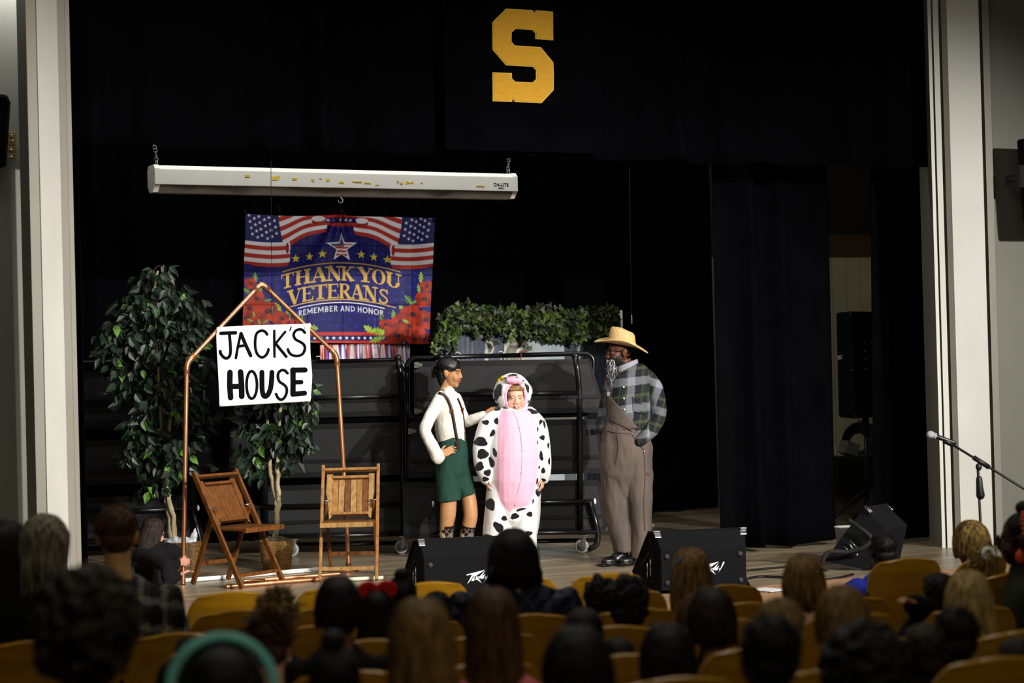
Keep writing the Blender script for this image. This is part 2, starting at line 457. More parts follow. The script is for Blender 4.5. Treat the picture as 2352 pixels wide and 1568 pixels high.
# ================================================================== LETTER S ON THE VALANCE
ZS = 250 / 1508
Spx = [(498, 119), (862, 140), (905, 188), (905, 142), (1147, 162), (1151, 558), (906, 541), (905, 461), (866, 418), (630, 400), (575, 452), (572, 574),
       (618, 628), (980, 653), (1152, 862), (1159, 1030), (1157, 1248), (988, 1430), (624, 1411), (582, 1368), (582, 1410), (314, 1402), (311, 1002), (577, 1011),
       (580, 1086), (624, 1130), (864, 1142), (912, 1098), (914, 974), (870, 925), (497, 904), (313, 690), (311, 306)]
def inset(poly, d):
    out = []; n = len(poly)
    for i in range(n):
        p = Vector(poly[i - 1]); q = Vector(poly[i]); r = Vector(poly[(i + 1) % n])
        a = (q - p).normalized(); b = (r - q).normalized()
        na = Vector((-a.y, a.x)); nb = Vector((-b.y, b.x)); m_ = (na + nb); L = m_.length
        if L < 1e-3: out.append(tuple(q + na * d)); continue
        m_ /= L; out.append(tuple(q + m_ * min(d / max(.35, m_.dot(na)), d * 2.2)))
    return out
YS = 12.80
def spt(x, y, t): return PY(1080 + x * ZS, y * ZS, YS) + Vector((0, t, 0))
rootp = PY(1200, 130, YS)
def rel(fn, o): return lambda x, y, t: fn(x, y, t) - o
s_root = empty('letter_emblem', rootp, 0, 'large gold block letter S on a black cloth panel high above the stage', 'letter emblem')
mb = MB(); mb.prism(Spx, rel(spt, rootp), .0, .012); mb.build('letter_border', mat('gold_cord', (.75, .50, .05), .5), s_root, False)
mb = MB(); mb.prism(inset(Spx, 11), rel(spt, rootp), -.006, .004)
mb.build('letter_face', mat('gold_felt', (.70, .36, .025), .85, var=.07, scale=14, bump=.25, bscale=90, stretch=(1, 1, 4)), s_root, False)
mb = MB(); c0 = PY(1020, -60, YS) - rootp; c1 = PY(1392, 352, YS) - rootp
mb.box(((c0.x + c1.x) / 2, .045, (c0.z + c1.z) / 2), (c1.x - c0.x, .015, c0.z - c1.z)); mb.build('cloth_panel', BLKFAB, s_root, False)

# ================================================================== PROJECTION SCREEN CASE
YSC = 14.2
pL = PY(358, 378, YSC); pR = PY(1179, 400, YSC); ppms = FPX / ((pL + pR) / 2 - EYE).dot(FH)
zc_ = (pL.z + pR.z) / 2
scr = empty('projection_screen', ((pL.x + pR.x) / 2, YSC, zc_), 0, 'long white roll-up projection screen case hanging by chains above the banner', 'projection screen')
Lh = (pR.x - pL.x) / 2; SCRW = mat('screen_enamel', (.80, .79, .74), .35, var=.03)
prof_ = [(.0, .0), (-.03, -.03), (-.03, -.145), (.03, -.20), (.11, -.20), (.15, -.15), (.15, -.03), (.12, 0)]
mb = MB(); mb.prism(prof_, lambda y, z, t: (t, y, z), -Lh, Lh); bevel(mb.build('case', SCRW, scr, False), .004)
mb = MB(); mb.prism([(-.034, -.146), (.03, -.206), (.11, -.206), (.11, -.198), (.03, -.198), (-.028, -.144)], lambda y, z, t: (t, y, z), -Lh + .022, Lh - .022); mb.build('dark_underside', mat('underside_dark', (.10, .092, .078), .5), scr, False)  # separate dark strip added over the white lower face of the case
for sg in (-1, 1):
    mb = MB(); mb.prism([(y * 1.04 + (0 if y > 0 else -.004), z * 1.02 + .004) for y, z in prof_], lambda y, z, t: (t, y, z), sg * Lh - .02, sg * Lh + .02)
    mb.build('end_cap', SCRW, scr, False)
    mb = MB(); x = sg * (Lh - .02); mb.torus((x, .05, .02), .022, .005, (1, 0, 0), 14, 6)
    zz = .05
    for k in range(6 if sg > 0 else 5):
        c = Vector((x + sg * .006 * k, .05, zz + k * .045)); mb.torus(c, .014, .0035, (1, 0, 0) if k % 2 else (0, 1, 0), 12, 5, sx=1.0 if k % 2 else 1)
        mb.torus(c + Vector((0, 0, .02)), .014, .0035, (0, 1, 0) if k % 2 else (1, 0, 0), 12, 5)
    mb.build('hanging_chain', mat('steel', '#9a9a95', .35, .9), scr)
    mb = MB(); mb.tube([(x + sg * .03, .05, .3), (x + sg * .05, .05, 5.72 - zc_)], .003, 6); mb.build('hanging_wire', BLACKM, scr)
for x, y, w, h in ((620, 188, 34, 18), (790, 200, 62, 30), (905, 204, 28, 14), (1015, 212, 22, 20), (1105, 212, 24, 18), (1060, 202, 14, 8), (1185, 226, 30, 16), (1278, 222, 60, 9),
                   (1340, 230, 44, 9), (1400, 242, 26, 7), (1525, 222, 16, 12), (1545, 232, 22, 14), (1583, 227, 30, 18), (1612, 227, 20, 12), (1668, 228, 14, 8), (2020, 248, 66, 10), (2040, 252, 14, 16)):
    px = 330 + x * .3827; py = 320 + y * .3827; p = PY(px, py, YSC - .032) - Vector(scr.location); ww = w * .3827 / ppms / 2; hh = h * .3827 / ppms / 2
    j = [random.uniform(.6, 1.2) for _ in range(8)]
    poly = [(-ww * j[0], -hh * j[1]), (0, -hh * j[6]), (ww * j[2], -hh * j[3]), (ww * j[4], hh * j[5]), (ww * .2, hh * j[7]), (-ww * j[6], hh * j[0])]
    mb = MB(); mb.prism([(p.x + a, max(-.142, min(-.036, p.z + b - .042))) for a, b in poly], lambda x, z, t: (x, t, z), -.0325, -.029); mb.build('tape_remnant', mat('yellow_tape', (.72, .50, .05), .6, var=.2), scr, False)
def text_obj(txt, size, parent, loc, m, name='lettering', rot=(R(90), 0, 0), ext=.001, align='CENTER'):
    cu = bpy.data.curves.new('t', 'FONT'); cu.body = txt; cu.size = size; cu.extrude = ext; cu.align_x = align; cu.align_y = 'CENTER'; cu.resolution_u = 3
    o = bpy.data.objects.new('t', cu); COL.objects.link(o)
    dg = bpy.context.evaluated_depsgraph_get(); me = bpy.data.meshes.new_from_object(o.evaluated_get(dg))
    bpy.data.objects.remove(o); me.materials.clear()
    q = link(name, me, m, parent, False); q.location = loc; q.rotation_euler = rot; return q
text_obj('DA-LITE', .038, scr, (Lh - .13, -.0315, -.095), BLACKM)
text_obj('MODEL C', .012, scr, (Lh - .13, -.0315, -.122), BLACKM, 'small_lettering')
mb = MB(); mb.torus((0, .06, -.235), .02, .004, (0, 1, 0), 12, 6, -60, 240); mb.tube([(0, .06, -.215), (0, .06, -.2)], .004, 6); mb.build('pull_hook', mat('steel'  , '#9a9a95'), scr)

# overhead pipe battens that carry the screen and the hanging microphones
for y_, z_, n_ in ((13.3, 5.75, 'one'), (14.25, 5.72, 'two')):
    mb = MB(); mb.tube([(1.9, y_, z_), (15, y_, z_)], .024, 10); struct(mb, 'trim_batten_' + n_, BLACKM, True)
# ================================================================== VETERANS BANNER (printed cloth)
def seg_d(x, y, x0, y0, x1, y1):
    dx, dy = x1 - x0, y1 - y0; L = math.hypot(dx, dy) or 1e-6
    a = ((x - x0) * dx + (y - y0) * dy) / L; b = np.abs((x - x0) * dy - (y - y0) * dx) / L
    return a, b, L
def bar(x, y, x0, y0, x1, y1, w):
    a, b, L = seg_d(x, y, x0, y0, x1, y1); return (a >= -1) & (a <= L + 1) & (b <= w / 2)
def rnd(x, y, pts, w):
    m_ = np.zeros(x.shape, bool)
    for (x0, y0), (x1, y1) in zip(pts, pts[1:]):
        dx, dy = x1 - x0, y1 - y0; L2 = dx * dx + dy * dy + 1e-9
        t = np.clip(((x - x0) * dx + (y - y0) * dy) / L2, 0, 1)
        m_ |= (x - x0 - t * dx) ** 2 + (y - y0 - t * dy) ** 2 <= w * w / 4
    return m_
def ellring(x, y, cx, cy, rx, ry, tx, ty):
    return (((x - cx) / rx) ** 2 + ((y - cy) / ry) ** 2 <= 1) & (((x - cx) / (rx - tx)) ** 2 + ((y - cy) / (ry - ty)) ** 2 > 1)
def glyph(ch, x, y, w, h, serif=True):
    T = (.24 if serif else .15) * (w if serif else h); t = (.07 * h if serif else T); s = .065 * h; f = lambda m_: m_
    S = lambda cx, yy, ww=.42: bar(x, y, cx - ww * w / 2, yy, cx + ww * w / 2, yy, s * 2 * .75) if serif else np.zeros(x.shape, bool)
    m_ = np.zeros(x.shape, bool); L, Rr = .2 * w, .8 * w; top, bot = s * .7, h - s * .7
    V = lambda cx, ww: bar(x, y, cx, 0, cx, h, ww)
    Hh = lambda yy, x0, x1, ww: bar(x, y, x0, yy, x1, yy, ww)
    if ch == 'T': m_ |= V(.5 * w, T) | Hh(t * .6, 0, w, t * 1.2) | S(.5 * w, bot, .55)
    if serif and ch == 'T': m_ |= bar(x, y, .04 * w, 0, .04 * w, .28 * h, t * .8) | bar(x, y, .96 * w, 0, .96 * w, .28 * h, t * .8)
    if ch == 'H': m_ |= V(L, T) | V(Rr, T) | Hh(.48 * h, L, Rr, t) | S(L, top) | S(Rr, top) | S(L, bot) | S(Rr, bot)
    if ch in 'AV':
        yy = y if ch == 'A' else h - y; k = (-1 if ch == 'A' else 1)
        a_ = bar(x, yy, .5 * w, 0, .12 * w, h, (t * 1.0 if ch == 'A' else T) if serif else T) ; b2 = bar(x, yy, .5 * w, 0, .86 * w, h, (T if ch == 'A' else t) if serif else T)
        m_ |= a_ | b2
        if ch == 'A': m_ |= Hh(.66 * h, .28 * w, .72 * w, t) | S(.12 * w, bot, .36) | S(.85 * w, bot, .42)
        else: m_ |= S(.14 * w, top, .45) | S(.86 * w, top, .38)
    if ch == 'N': m_ |= V(L * .8, t if serif else T) | V(w - L * .8, t if serif else T) | bar(x, y, L * .8, 0, w - L * .8, h, T) | S(L * .7, top) | S(L * .8, bot) | S(w - L * .8, top)
    if ch == 'K': m_ |= V(L, T) | bar(x, y, L, .6 * h, .85 * w, 0, t) | bar(x, y, .4 * w, .42 * h, .88 * w, h, T) | S(L, top) | S(L, bot) | S(.84 * w, top) | S(.86 * w, bot, .36)
    if ch == 'Y': m_ |= bar(x, y, .12 * w, 0, .5 * w, .55 * h, T) | bar(x, y, .88 * w, 0, .5 * w, .55 * h, t) | bar(x, y, .5 * w, .5 * h, .5 * w, h, T) | S(.14 * w, top) | S(.86 * w, top, .36) | S(.5 * w, bot, .55)
    if ch == 'O': m_ |= ellring(x, y, .5 * w, .5 * h, .5 * w, .52 * h, T * (1.0 if serif else 1), t * .8 if serif else T)
    if ch == 'U':
        m_ |= bar(x, y, L, 0, L, .62 * h, T) | bar(x, y, Rr, 0, Rr, .62 * h, t if serif else T) | S(L, top) | S(Rr, top, .36)
        m_ |= ellring(x, y, .5 * w - (T - t) * .2, .62 * h, .5 * (Rr - L) + T * .5, .4 * h, T, t) & (y > .62 * h)
    if ch == 'E':
        m_ |= V(L, T) | Hh(t * .6, L, .88 * w, t * 1.1) | Hh(h - t * .6, L, .92 * w, t * 1.1) | Hh(.48 * h, L, .7 * w, t) | S(L, top, .35) | S(L, bot, .35)
        if serif: m_ |= bar(x, y, .9 * w, 0, .9 * w, .24 * h, t * .8) | bar(x, y, .94 * w, .74 * h, .94 * w, h, t * .8) | bar(x, y, .7 * w, .38 * h, .7 * w, .58 * h, t * .7)
    if ch in 'RBDP':
        m_ |= V(L, T) | S(L, top, .35) | S(L, bot, .35)
        if ch == 'D': m_ |= ellring(x, y, L, .5 * h, w - L, .5 * h, T, t) & (x > L)
        else:
            m_ |= ellring(x, y, .45 * w, .26 * h, .42 * w, .27 * h, T * .9, t) & (x > .45 * w) | Hh(t * .5, L, .46 * w, t) | Hh(.52 * h, L, .46 * w, t)
            if ch == 'R': m_ |= bar(x, y, .46 * w, .5 * h, .86 * w, h, T) | S(.9 * w, bot, .3)
            if ch == 'B': m_ |= ellring(x, y, .48 * w, .75 * h, .44 * w, .26 * h, T * .9, t) & (x > .48 * w) | Hh(h - t * .5, L, .5 * w, t)
    if ch == 'M': m_ |= V(L * .6, T) | V(w - L * .6, T) | bar(x, y, L * .6, 0, .5 * w, .75 * h, T) | bar(x, y, w - L * .6, 0, .5 * w, .75 * h, T)
    if ch == 'S':
        P = [(.82, .2), (.7, .08), (.5, .05), (.28, .1), (.18, .26), (.3, .4), (.55, .5), (.78, .62), (.84, .76), (.7, .91), (.48, .96), (.28, .92), (.14, .78)]
        m_ |= rnd(x, y, [(a * w, b * h) for a, b in P], T * .62)
        if serif: m_ |= bar(x, y, .84 * w, 0, .84 * w, .3 * h, t * .7) | bar(x, y, .13 * w, .7 * h, .13 * w, h, t * .7)
    return m_
def starmask(x, y, cx, cy, r, rot=0., inner=.4):
    a = np.arctan2(x - cx, -(y - cy)) + rot; d = np.hypot(x - cx, y - cy)
    k = np.abs((a / (2 * math.pi / 5) + .5) % 1 - .5) * 2 * math.pi / 5
    # edge between outer tip (angle 0, r) and inner (36deg, r*inner)
    ax, ay = r, 0.; bx, by = r * inner * math.cos(math.pi / 5), r * inner * math.sin(math.pi / 5)
    px, py = d * np.cos(k), d * np.sin(k)
    return (bx - ax) * (py - ay) - (by - ay) * (px - ax) >= 0
NAVY = np.array(lin('#16155a')); RED = np.array(lin('#b5301f')); WHT = np.array(lin('#e6e2e6')); GOLD = np.array(lin('#c6a04e')); YEL = np.array(lin('#dcc23a'))
def banner_rgb(x, y):
    c = np.zeros(x.shape + (3,)); c[:] = NAVY
    rs = np.random.default_rng(5)
    # faint printed star field
    u = (x / 62.) ; v = (y / 62.); iu = np.floor(u); iv = np.floor(v)
    cx = (iu + .5) * 62; cy = (iv + .5) * 62; h_ = (np.sin(iu * 12.9 + iv * 78.2) * 43758.5) % 1
    st = starmask(x, y, cx, cy, 17 + 8 * h_, h_ * 3) & (h_ > .35)
    c[st] = np.array(lin('#22248a'))
    for mir in (0, 1):
        X_ = (1990 - x) if mir else x; Y_ = y - (22 if mir else 0)
        # upper ribbon from canton towards the centre
        up = 205 + 158 * np.clip((862 - X_) / 390., 0, 2) ** 1.35 + (8 * np.sin(X_ / 60.))
        reg = (X_ > 410) & (X_ < 866) & (Y_ < up + 46) & (Y_ > 90)
        k = np.floor((up + 46 - Y_) / (47 - 14 * np.clip((X_ - 420) / 440, 0, 1))); 
        c[reg & (k % 2 == 0)] = RED; c[reg & (k % 2 == 1)] = WHT
        cur = ((X_ - 795) / 68.) ** 2 + ((Y_ - 150) / 42.) ** 2 <= 1
        c[cur] = RED * .75; c[((X_ - 790) / 64.) ** 2 + ((Y_ - 132) / 26.) ** 2 <= 1] = WHT
        # lower ribbon under the canton
        lo = 334 + 22 * np.sin((X_ - 100) / 420. * 2.6) ; right = 522 - 40 * np.abs((Y_ - 480) / 120.) ** 2
        reg = (X_ < right) & (Y_ > lo) & (Y_ < lo + 232 - 10 * (X_ < 160))
        k = np.floor((Y_ - lo) / 39.5); c[reg & (k % 2 == 0)] = WHT; c[reg & (k % 2 == 1)] = RED
        c[((X_ - 502) / 22.) ** 2 + ((Y_ - 400) / 58.) ** 2 <= 1] = WHT; c[((X_ - 494) / 16.) ** 2 + ((Y_ - 412) / 52.) ** 2 <= 1] = RED * .7
        # canton
        edge = 408 + 42 * np.clip((Y_ - 100) / 250., 0, 1) ** 1.5
        reg = (X_ < edge) & (Y_ < 338 + 20 * np.sin((X_ - 100) / 420. * 2.6)); c[reg] = np.array(lin('#232462'))
        for r_ in range(8):
            for q in range(4):
                sx = 135 + q * 92 + (r_ % 2) * 46 + r_ * 5; sy = 98 + r_ * 30 + q * 12
                if sx < 405 and sy < 330: c[starmask(x if not mir else 1990 - x, Y_, sx, sy, 19)] = WHT
    reg = (x > 862) & (x < 1150) & (y > 95) & (y < 205 - .0006 * (x - 1005) ** 2); c[reg] = RED
    reg = (x > 862) & (x < 1150) & (y > 124) & (y < 172); c[reg] = NAVY
    for k in range(6): c[starmask(x, y, 880 + k * 54, 146, 17)] = WHT
    c[starmask(x, y, 1008, 405, 145, 0, .43)] = WHT
    inn = starmask(x, y, 1008, 408, 118, 0, .43); kk = np.floor((y - 330) / 17.) % 2
    c[inn & (kk == 0)] = RED; c[inn & (kk == 1)] = WHT; ca = inn & (x < 1040) & (y < 395); c[ca] = NAVY
    c[ca & (((x / 17.) % 1 - .5) ** 2 + ((y / 17.) % 1 - .5) ** 2 < .05)] = WHT
    for sx, sy in ((574, 510), (707, 492), (832, 466), (1192, 473), (1318, 495), (1445, 520)): c[starmask(x, y, sx, sy, 42)] = YEL
    arc = lambda y0, k, xa, xb, w: (x > xa) & (x < xb) & (np.abs(y - y0 - k * (x - 1005) ** 2) < w)
    c[arc(551, 2.75e-4, 445, 1565, 5)] = GOLD; c[arc(897, 3.0e-4, 522, 1522, 5)] = GOLD; c[arc(926, 3.4e-4, 595, 1418, 4)] = WHT
    def line(txt, spans, y0, k, xc, h, col, serif):
        for ch, (a, b) in zip(txt, spans):
            i = (x > a - 12) & (x < b + 12) & (y > y0 - 40) & (y < y0 + h + 160)
            xi = x[i]; yi = y[i]; g = glyph(ch, xi - a, yi - (y0 + k * ((a + b) / 2 - xc) ** 2 + k * 2 * ((a + b) / 2 - xc) * (xi - (a + b) / 2)), b - a, h, serif)
            t_ = c[i]; t_[g] = col; c[i] = t_
    line('THANKYOU', [(432, 555), (570, 720), (728, 862), (862, 1003), (1006, 1128), (1164, 1306), (1298, 1426), (1432, 1576)], 583, 2.6e-4, 1005, 136, GOLD, True)
    line('VETERANS', [(500, 640), (640, 748), (748, 868), (872, 978), (982, 1100), (1098, 1222), (1222, 1348), (1358, 1458)], 748, 2.9e-4, 990, 138, GOLD, True)
    ws = {'M': 60, 'E': 38, 'R': 44, 'B': 44, 'A': 46, 'N': 50, 'D': 50, 'H': 50, 'O': 54, ' ': 16}; xx = 600; sp = []; tx = ''
    for ch in 'REMEMBER AND HONOR':
        if ch != ' ': sp.append((xx + 2, xx + ws[ch] - 3)); tx += ch
        xx += ws[ch] + 2
    f_ = 815. / (xx - 600); sp = [(600 + (a - 600) * f_, 600 + (b - 600) * f_) for a, b in sp]
    line(tx, sp, 957, 2.9e-4, 1005, 52, np.array(lin('#cfcfd8')), False)
    # bottom border
    reg = (y > 1207) & (x > 560) & (x < 1560); c[reg] = RED; reg = reg & (y > 1238) & (y < 1288); c[reg] = NAVY
    for k in range(16): c[starmask(x, y, 640 + k * 59, 1263, 19)] = WHT
    # leaves, poppies
    def leaf(cx, cy, a, b, rot, col):
        dx = (x - cx) * math.cos(rot) + (y - cy) * math.sin(rot); dy = -(x - cx) * math.sin(rot) + (y - cy) * math.cos(rot)
        m_ = np.abs(dy) < b * (1 - (dx / a) ** 2) * (.8 + .25 * np.sin(dx * .22)); c[m_ & (np.abs(dx) < a)] = np.array(lin(col))
        c[m_ & (np.abs(dx) < a) & (np.abs(dy) < 2.5)] = np.array(lin('#93ac4e'))
    for cx, cy, a, b, rot, col in ((195, 690, 55, 24, 1.5, '#5d8a36'), (120, 820, 50, 24, .6, '#4a7030'), (235, 815, 45, 24, -1.1, '#5d8a36'), (290, 910, 60, 25, -.2, '#3d5c33'), (405, 975, 55, 28, 1.0, '#7d9c3a'), (500, 1050, 52, 26, 1.2, '#5d8a36'),
                                (640, 1080, 40, 24, 1.5, '#2f4a2c'), (740, 1165, 55, 32, .2, '#7a9a30'), (730, 1310, 50, 20, .1, '#4a6a30'), (1765, 690, 60, 26, 1.6, '#7d9c3a'), (1745, 800, 55, 22, 1.4, '#6a8f38'), (1640, 905, 60, 34, .9, '#3f6a33'),
                                (1580, 985, 45, 26, .8, '#7d9c3a'), (1500, 1050, 55, 26, 1.5, '#5d8a36'), (1700, 920, 55, 20, -.3, '#44663a'), (1385, 1070, 45, 26, 1.4, '#33502c'), (1270, 1180, 62, 34, .6, '#9aae3c'), (1370, 1200, 85, 42, .2, '#86a52f'), (1350, 1275, 80, 30, -.3, '#6d8f2c'), (1590, 1290, 40, 22, 1.4, '#4a7a36')):
        leaf(cx, cy, a, b, rot, col)
    def poppy(cx, cy, r, ctr=True):
        a = np.arctan2(y - cy, x - cx); d = np.hypot(x - cx, (y - cy) * 1.12); rr = r * (1 + .08 * np.sin(a * 4 + cx) + .04 * np.sin(a * 9 + cy))
        m_ = d < rr; sh = .72 + .28 * np.cos(a * 2 + cx * .1) * .6 + .25 * (d / r) * np.sin(a * 3 + cy)
        col = np.array(lin('#a52c12')); c[m_] = np.clip(sh[m_], .35, 1.25)[:, None] * col
        if ctr:
            q = np.hypot(x - cx - r * .1, (y - cy) * 1.3) < r * .3 * (1 + .15 * np.sin(a * 12)); c[q] = np.array(lin('#2a1220'))
            q = np.hypot(x - cx - r * .1, (y - cy) * 1.3) < r * .12; c[q] = np.array(lin('#4a2030'))
    for p in ((1780, 1270, 80), (1700, 1215, 95), (1800, 1090, 95), (1815, 770, 58), (1790, 895, 85), (1665, 1040, 105), (1560, 1110, 85), (1425, 1135, 58), (1640, 1150, 80), (1520, 1240, 100), (1690, 1275, 75),
              (110, 1080, 120), (150, 745, 60), (200, 890, 85), (130, 980, 90), (300, 1010, 105), (430, 1080, 80), (170, 1130, 80), (250, 1150, 80), (565, 1115, 48), (520, 1180, 70), (400, 1220, 90), (260, 1260, 90), (130, 1260, 80)): poppy(*p)
    for cx, cy, a, b, rot, col in ((180, 1040, 26, 14, 1.4, '#4f7f45'), (150, 1095, 30, 16, .4, '#44703d'), (230, 1110, 28, 14, 1.3, '#4f7f45'), (290, 1105, 30, 15, -.6, '#3f6a3a'), (1610, 1105, 34, 18, .5, '#7d9c3a')): leaf(cx, cy, a, b, rot, col)
    return c
YB = 17.40
def cloth_banner():
    nu, nv = 760, 520
    U, V = np.meshgrid(np.linspace(0, 1, nu), np.linspace(0, 1, nv))
    top = np.interp(U[0], [0, .17, .3, .47, .5, .55, .8, 1], [84, 104, 108, 96, 88, 106, 118, 128]); bot = np.interp(U[0], [0, .3, .6, 1], [1278, 1305, 1312, 1320])
    BY = top[None] + (bot - top)[None] * V
    BX = (101 - 28 * V) + ((1896 - 60 * V) - (101 - 28 * V)) * U
    # draw in the print's own square frame, 4 samples a vertex
    dx = .5 * 1795 / nu; dy = .5 * 1210 / nv; acc = 0
    for sx in (-.5, .5):
        for sy in (-.5, .5): acc = acc + banner_rgb(BX + sx * dx, BY + sy * dy)
    rgb = acc / 4
    px = 540 + BX * .24237; py = 470 + BY * .24237
    r0 = np.array(ray(0, 0)); rx = np.array(RC) / FPX; ry = -np.array(UC) / FPX
    D = r0 + px[..., None] * rx + py[..., None] * ry; P = np.array(EYE) + D * (YB / D[..., 1:2])
    # folds: rays from the pinned top centre, soft hanging waves, creases from the packet
    a = np.arctan2(BX - 1000, BY - 40); d = np.hypot(BX - 1000, BY - 40)
    f = .022 * np.sin(a * 11) * np.exp(-((a) / .75) ** 2) * np.exp(-d / 650.) * 2
    f += .016 * np.sin(BX / 95. + .6 * np.sin(BY / 300.)) * (.3 + .7 * V) + .012 * np.sin(BX / 42. + 2 + BY / 500.) * np.clip((BX - 1500) / 300, 0, 1)
    f += .008 * np.sin(BX / 60. - BY / 90.) * np.clip((500 - BX) / 300, 0, 1)
    for cx in (350, 680, 1008, 1340, 1660): f -= .004 * np.exp(-((BX - cx) / 9.) ** 2)
    for cy in (380, 660, 940): f -= .004 * np.exp(-((BY - cy) / 9.) ** 2)
    P[..., 1] += f
    o0 = np.array(PY(782, 490, YB)); P -= o0
    me = bpy.data.meshes.new('printed_cloth'); idx = np.arange(nu * nv).reshape(nv, nu)
    q = np.stack([idx[:-1, :-1], idx[1:, :-1], idx[1:, 1:], idx[:-1, 1:]], -1).reshape(-1, 4)
    me.vertices.add(nu * nv); me.vertices.foreach_set('co', P.astype(np.float32).ravel())
    me.loops.add(q.size); me.loops.foreach_set('vertex_index', q.astype(np.int32).ravel())
    me.polygons.add(len(q)); me.polygons.foreach_set('loop_start', np.arange(0, q.size, 4, dtype=np.int32))
    me.update(calc_edges=True); me.validate()
    set_col(me, rgb.reshape(-1, 3)); return me, Vector(o0)
me, o0 = cloth_banner()
ban = empty('banner', o0, 0, 'printed veterans banner with flags, poppies and gold lettering pinned to the curtain', 'banner')
link('printed_cloth', me, attr_mat('banner_print', .55, .22), ban)
for px, py in ((563, 490), (641, 486), (789, 491), (1000, 507), (988, 782), (783, 489)):
    p = PY(px, py, YB - .02) - o0; mb = MB()
    mb.prism([(-.02, 0), (.02, 0), (.012, .02), (-.012, .02)], lambda x, z, t: (p.x + x, p.y + t, p.z + z), -.015, .02)
    mb.torus((p.x - .006, p.y, p.z + .03), .011, .0018, (0, 1, 0), 12, 5); mb.torus((p.x + .006, p.y, p.z + .03), .011, .0018, (0, 1, 0), 12, 5)
    mb.build('binder_clip', mat('clip_black', '#1a1a1c', .25, .6), ban)

# ================================================================== BUNTING under the banner
def bunting():
    Y = 17.44; p0 = PY(735, 792, Y); p1 = PY(942, 795, Y); n = 150; vs = []; cols = []
    root = Vector((p0.x, Y, p0.z)); seq = [WHT, WHT * .75, RED, WHT, np.array(lin('#2a2a9c'))]
    rs = np.random.default_rng(3); edges = np.cumsum(rs.uniform(.6, 1.4, 60)); edges = edges / edges[-1]
    for j in range(8):
        for i in range(n):
            u = i / (n - 1); k = int(np.searchsorted(edges, u)); x = (p1.x - p0.x) * u * 1.0 + (.03 * (j / 7) * math.sin(k * 1.7))
            vs.append((x, .022 * math.sin(u * 160) * (.5 + j / 10), -.2 * j / 7 * 1.1)); cols.append(seq[[2, 0, 1, 2, 4, 0, 4, 3, 2, 1][k % 10]])
    mb = MB(); mb.add(vs, [(j * n + i, j * n + i + 1, (j + 1) * n + i + 1, (j + 1) * n + i) for j in range(7) for i in range(n - 1)])
    me = mb.mesh('bunting'); set_col(me, np.array(cols)); o = link('bunting', me, attr_mat('bunting_satin', .45, .4)); o.location = root; solid(o, .003)
    tag(o, 'red, white and blue pleated bunting strip peeping out below the banner', 'bunting')
bunting()

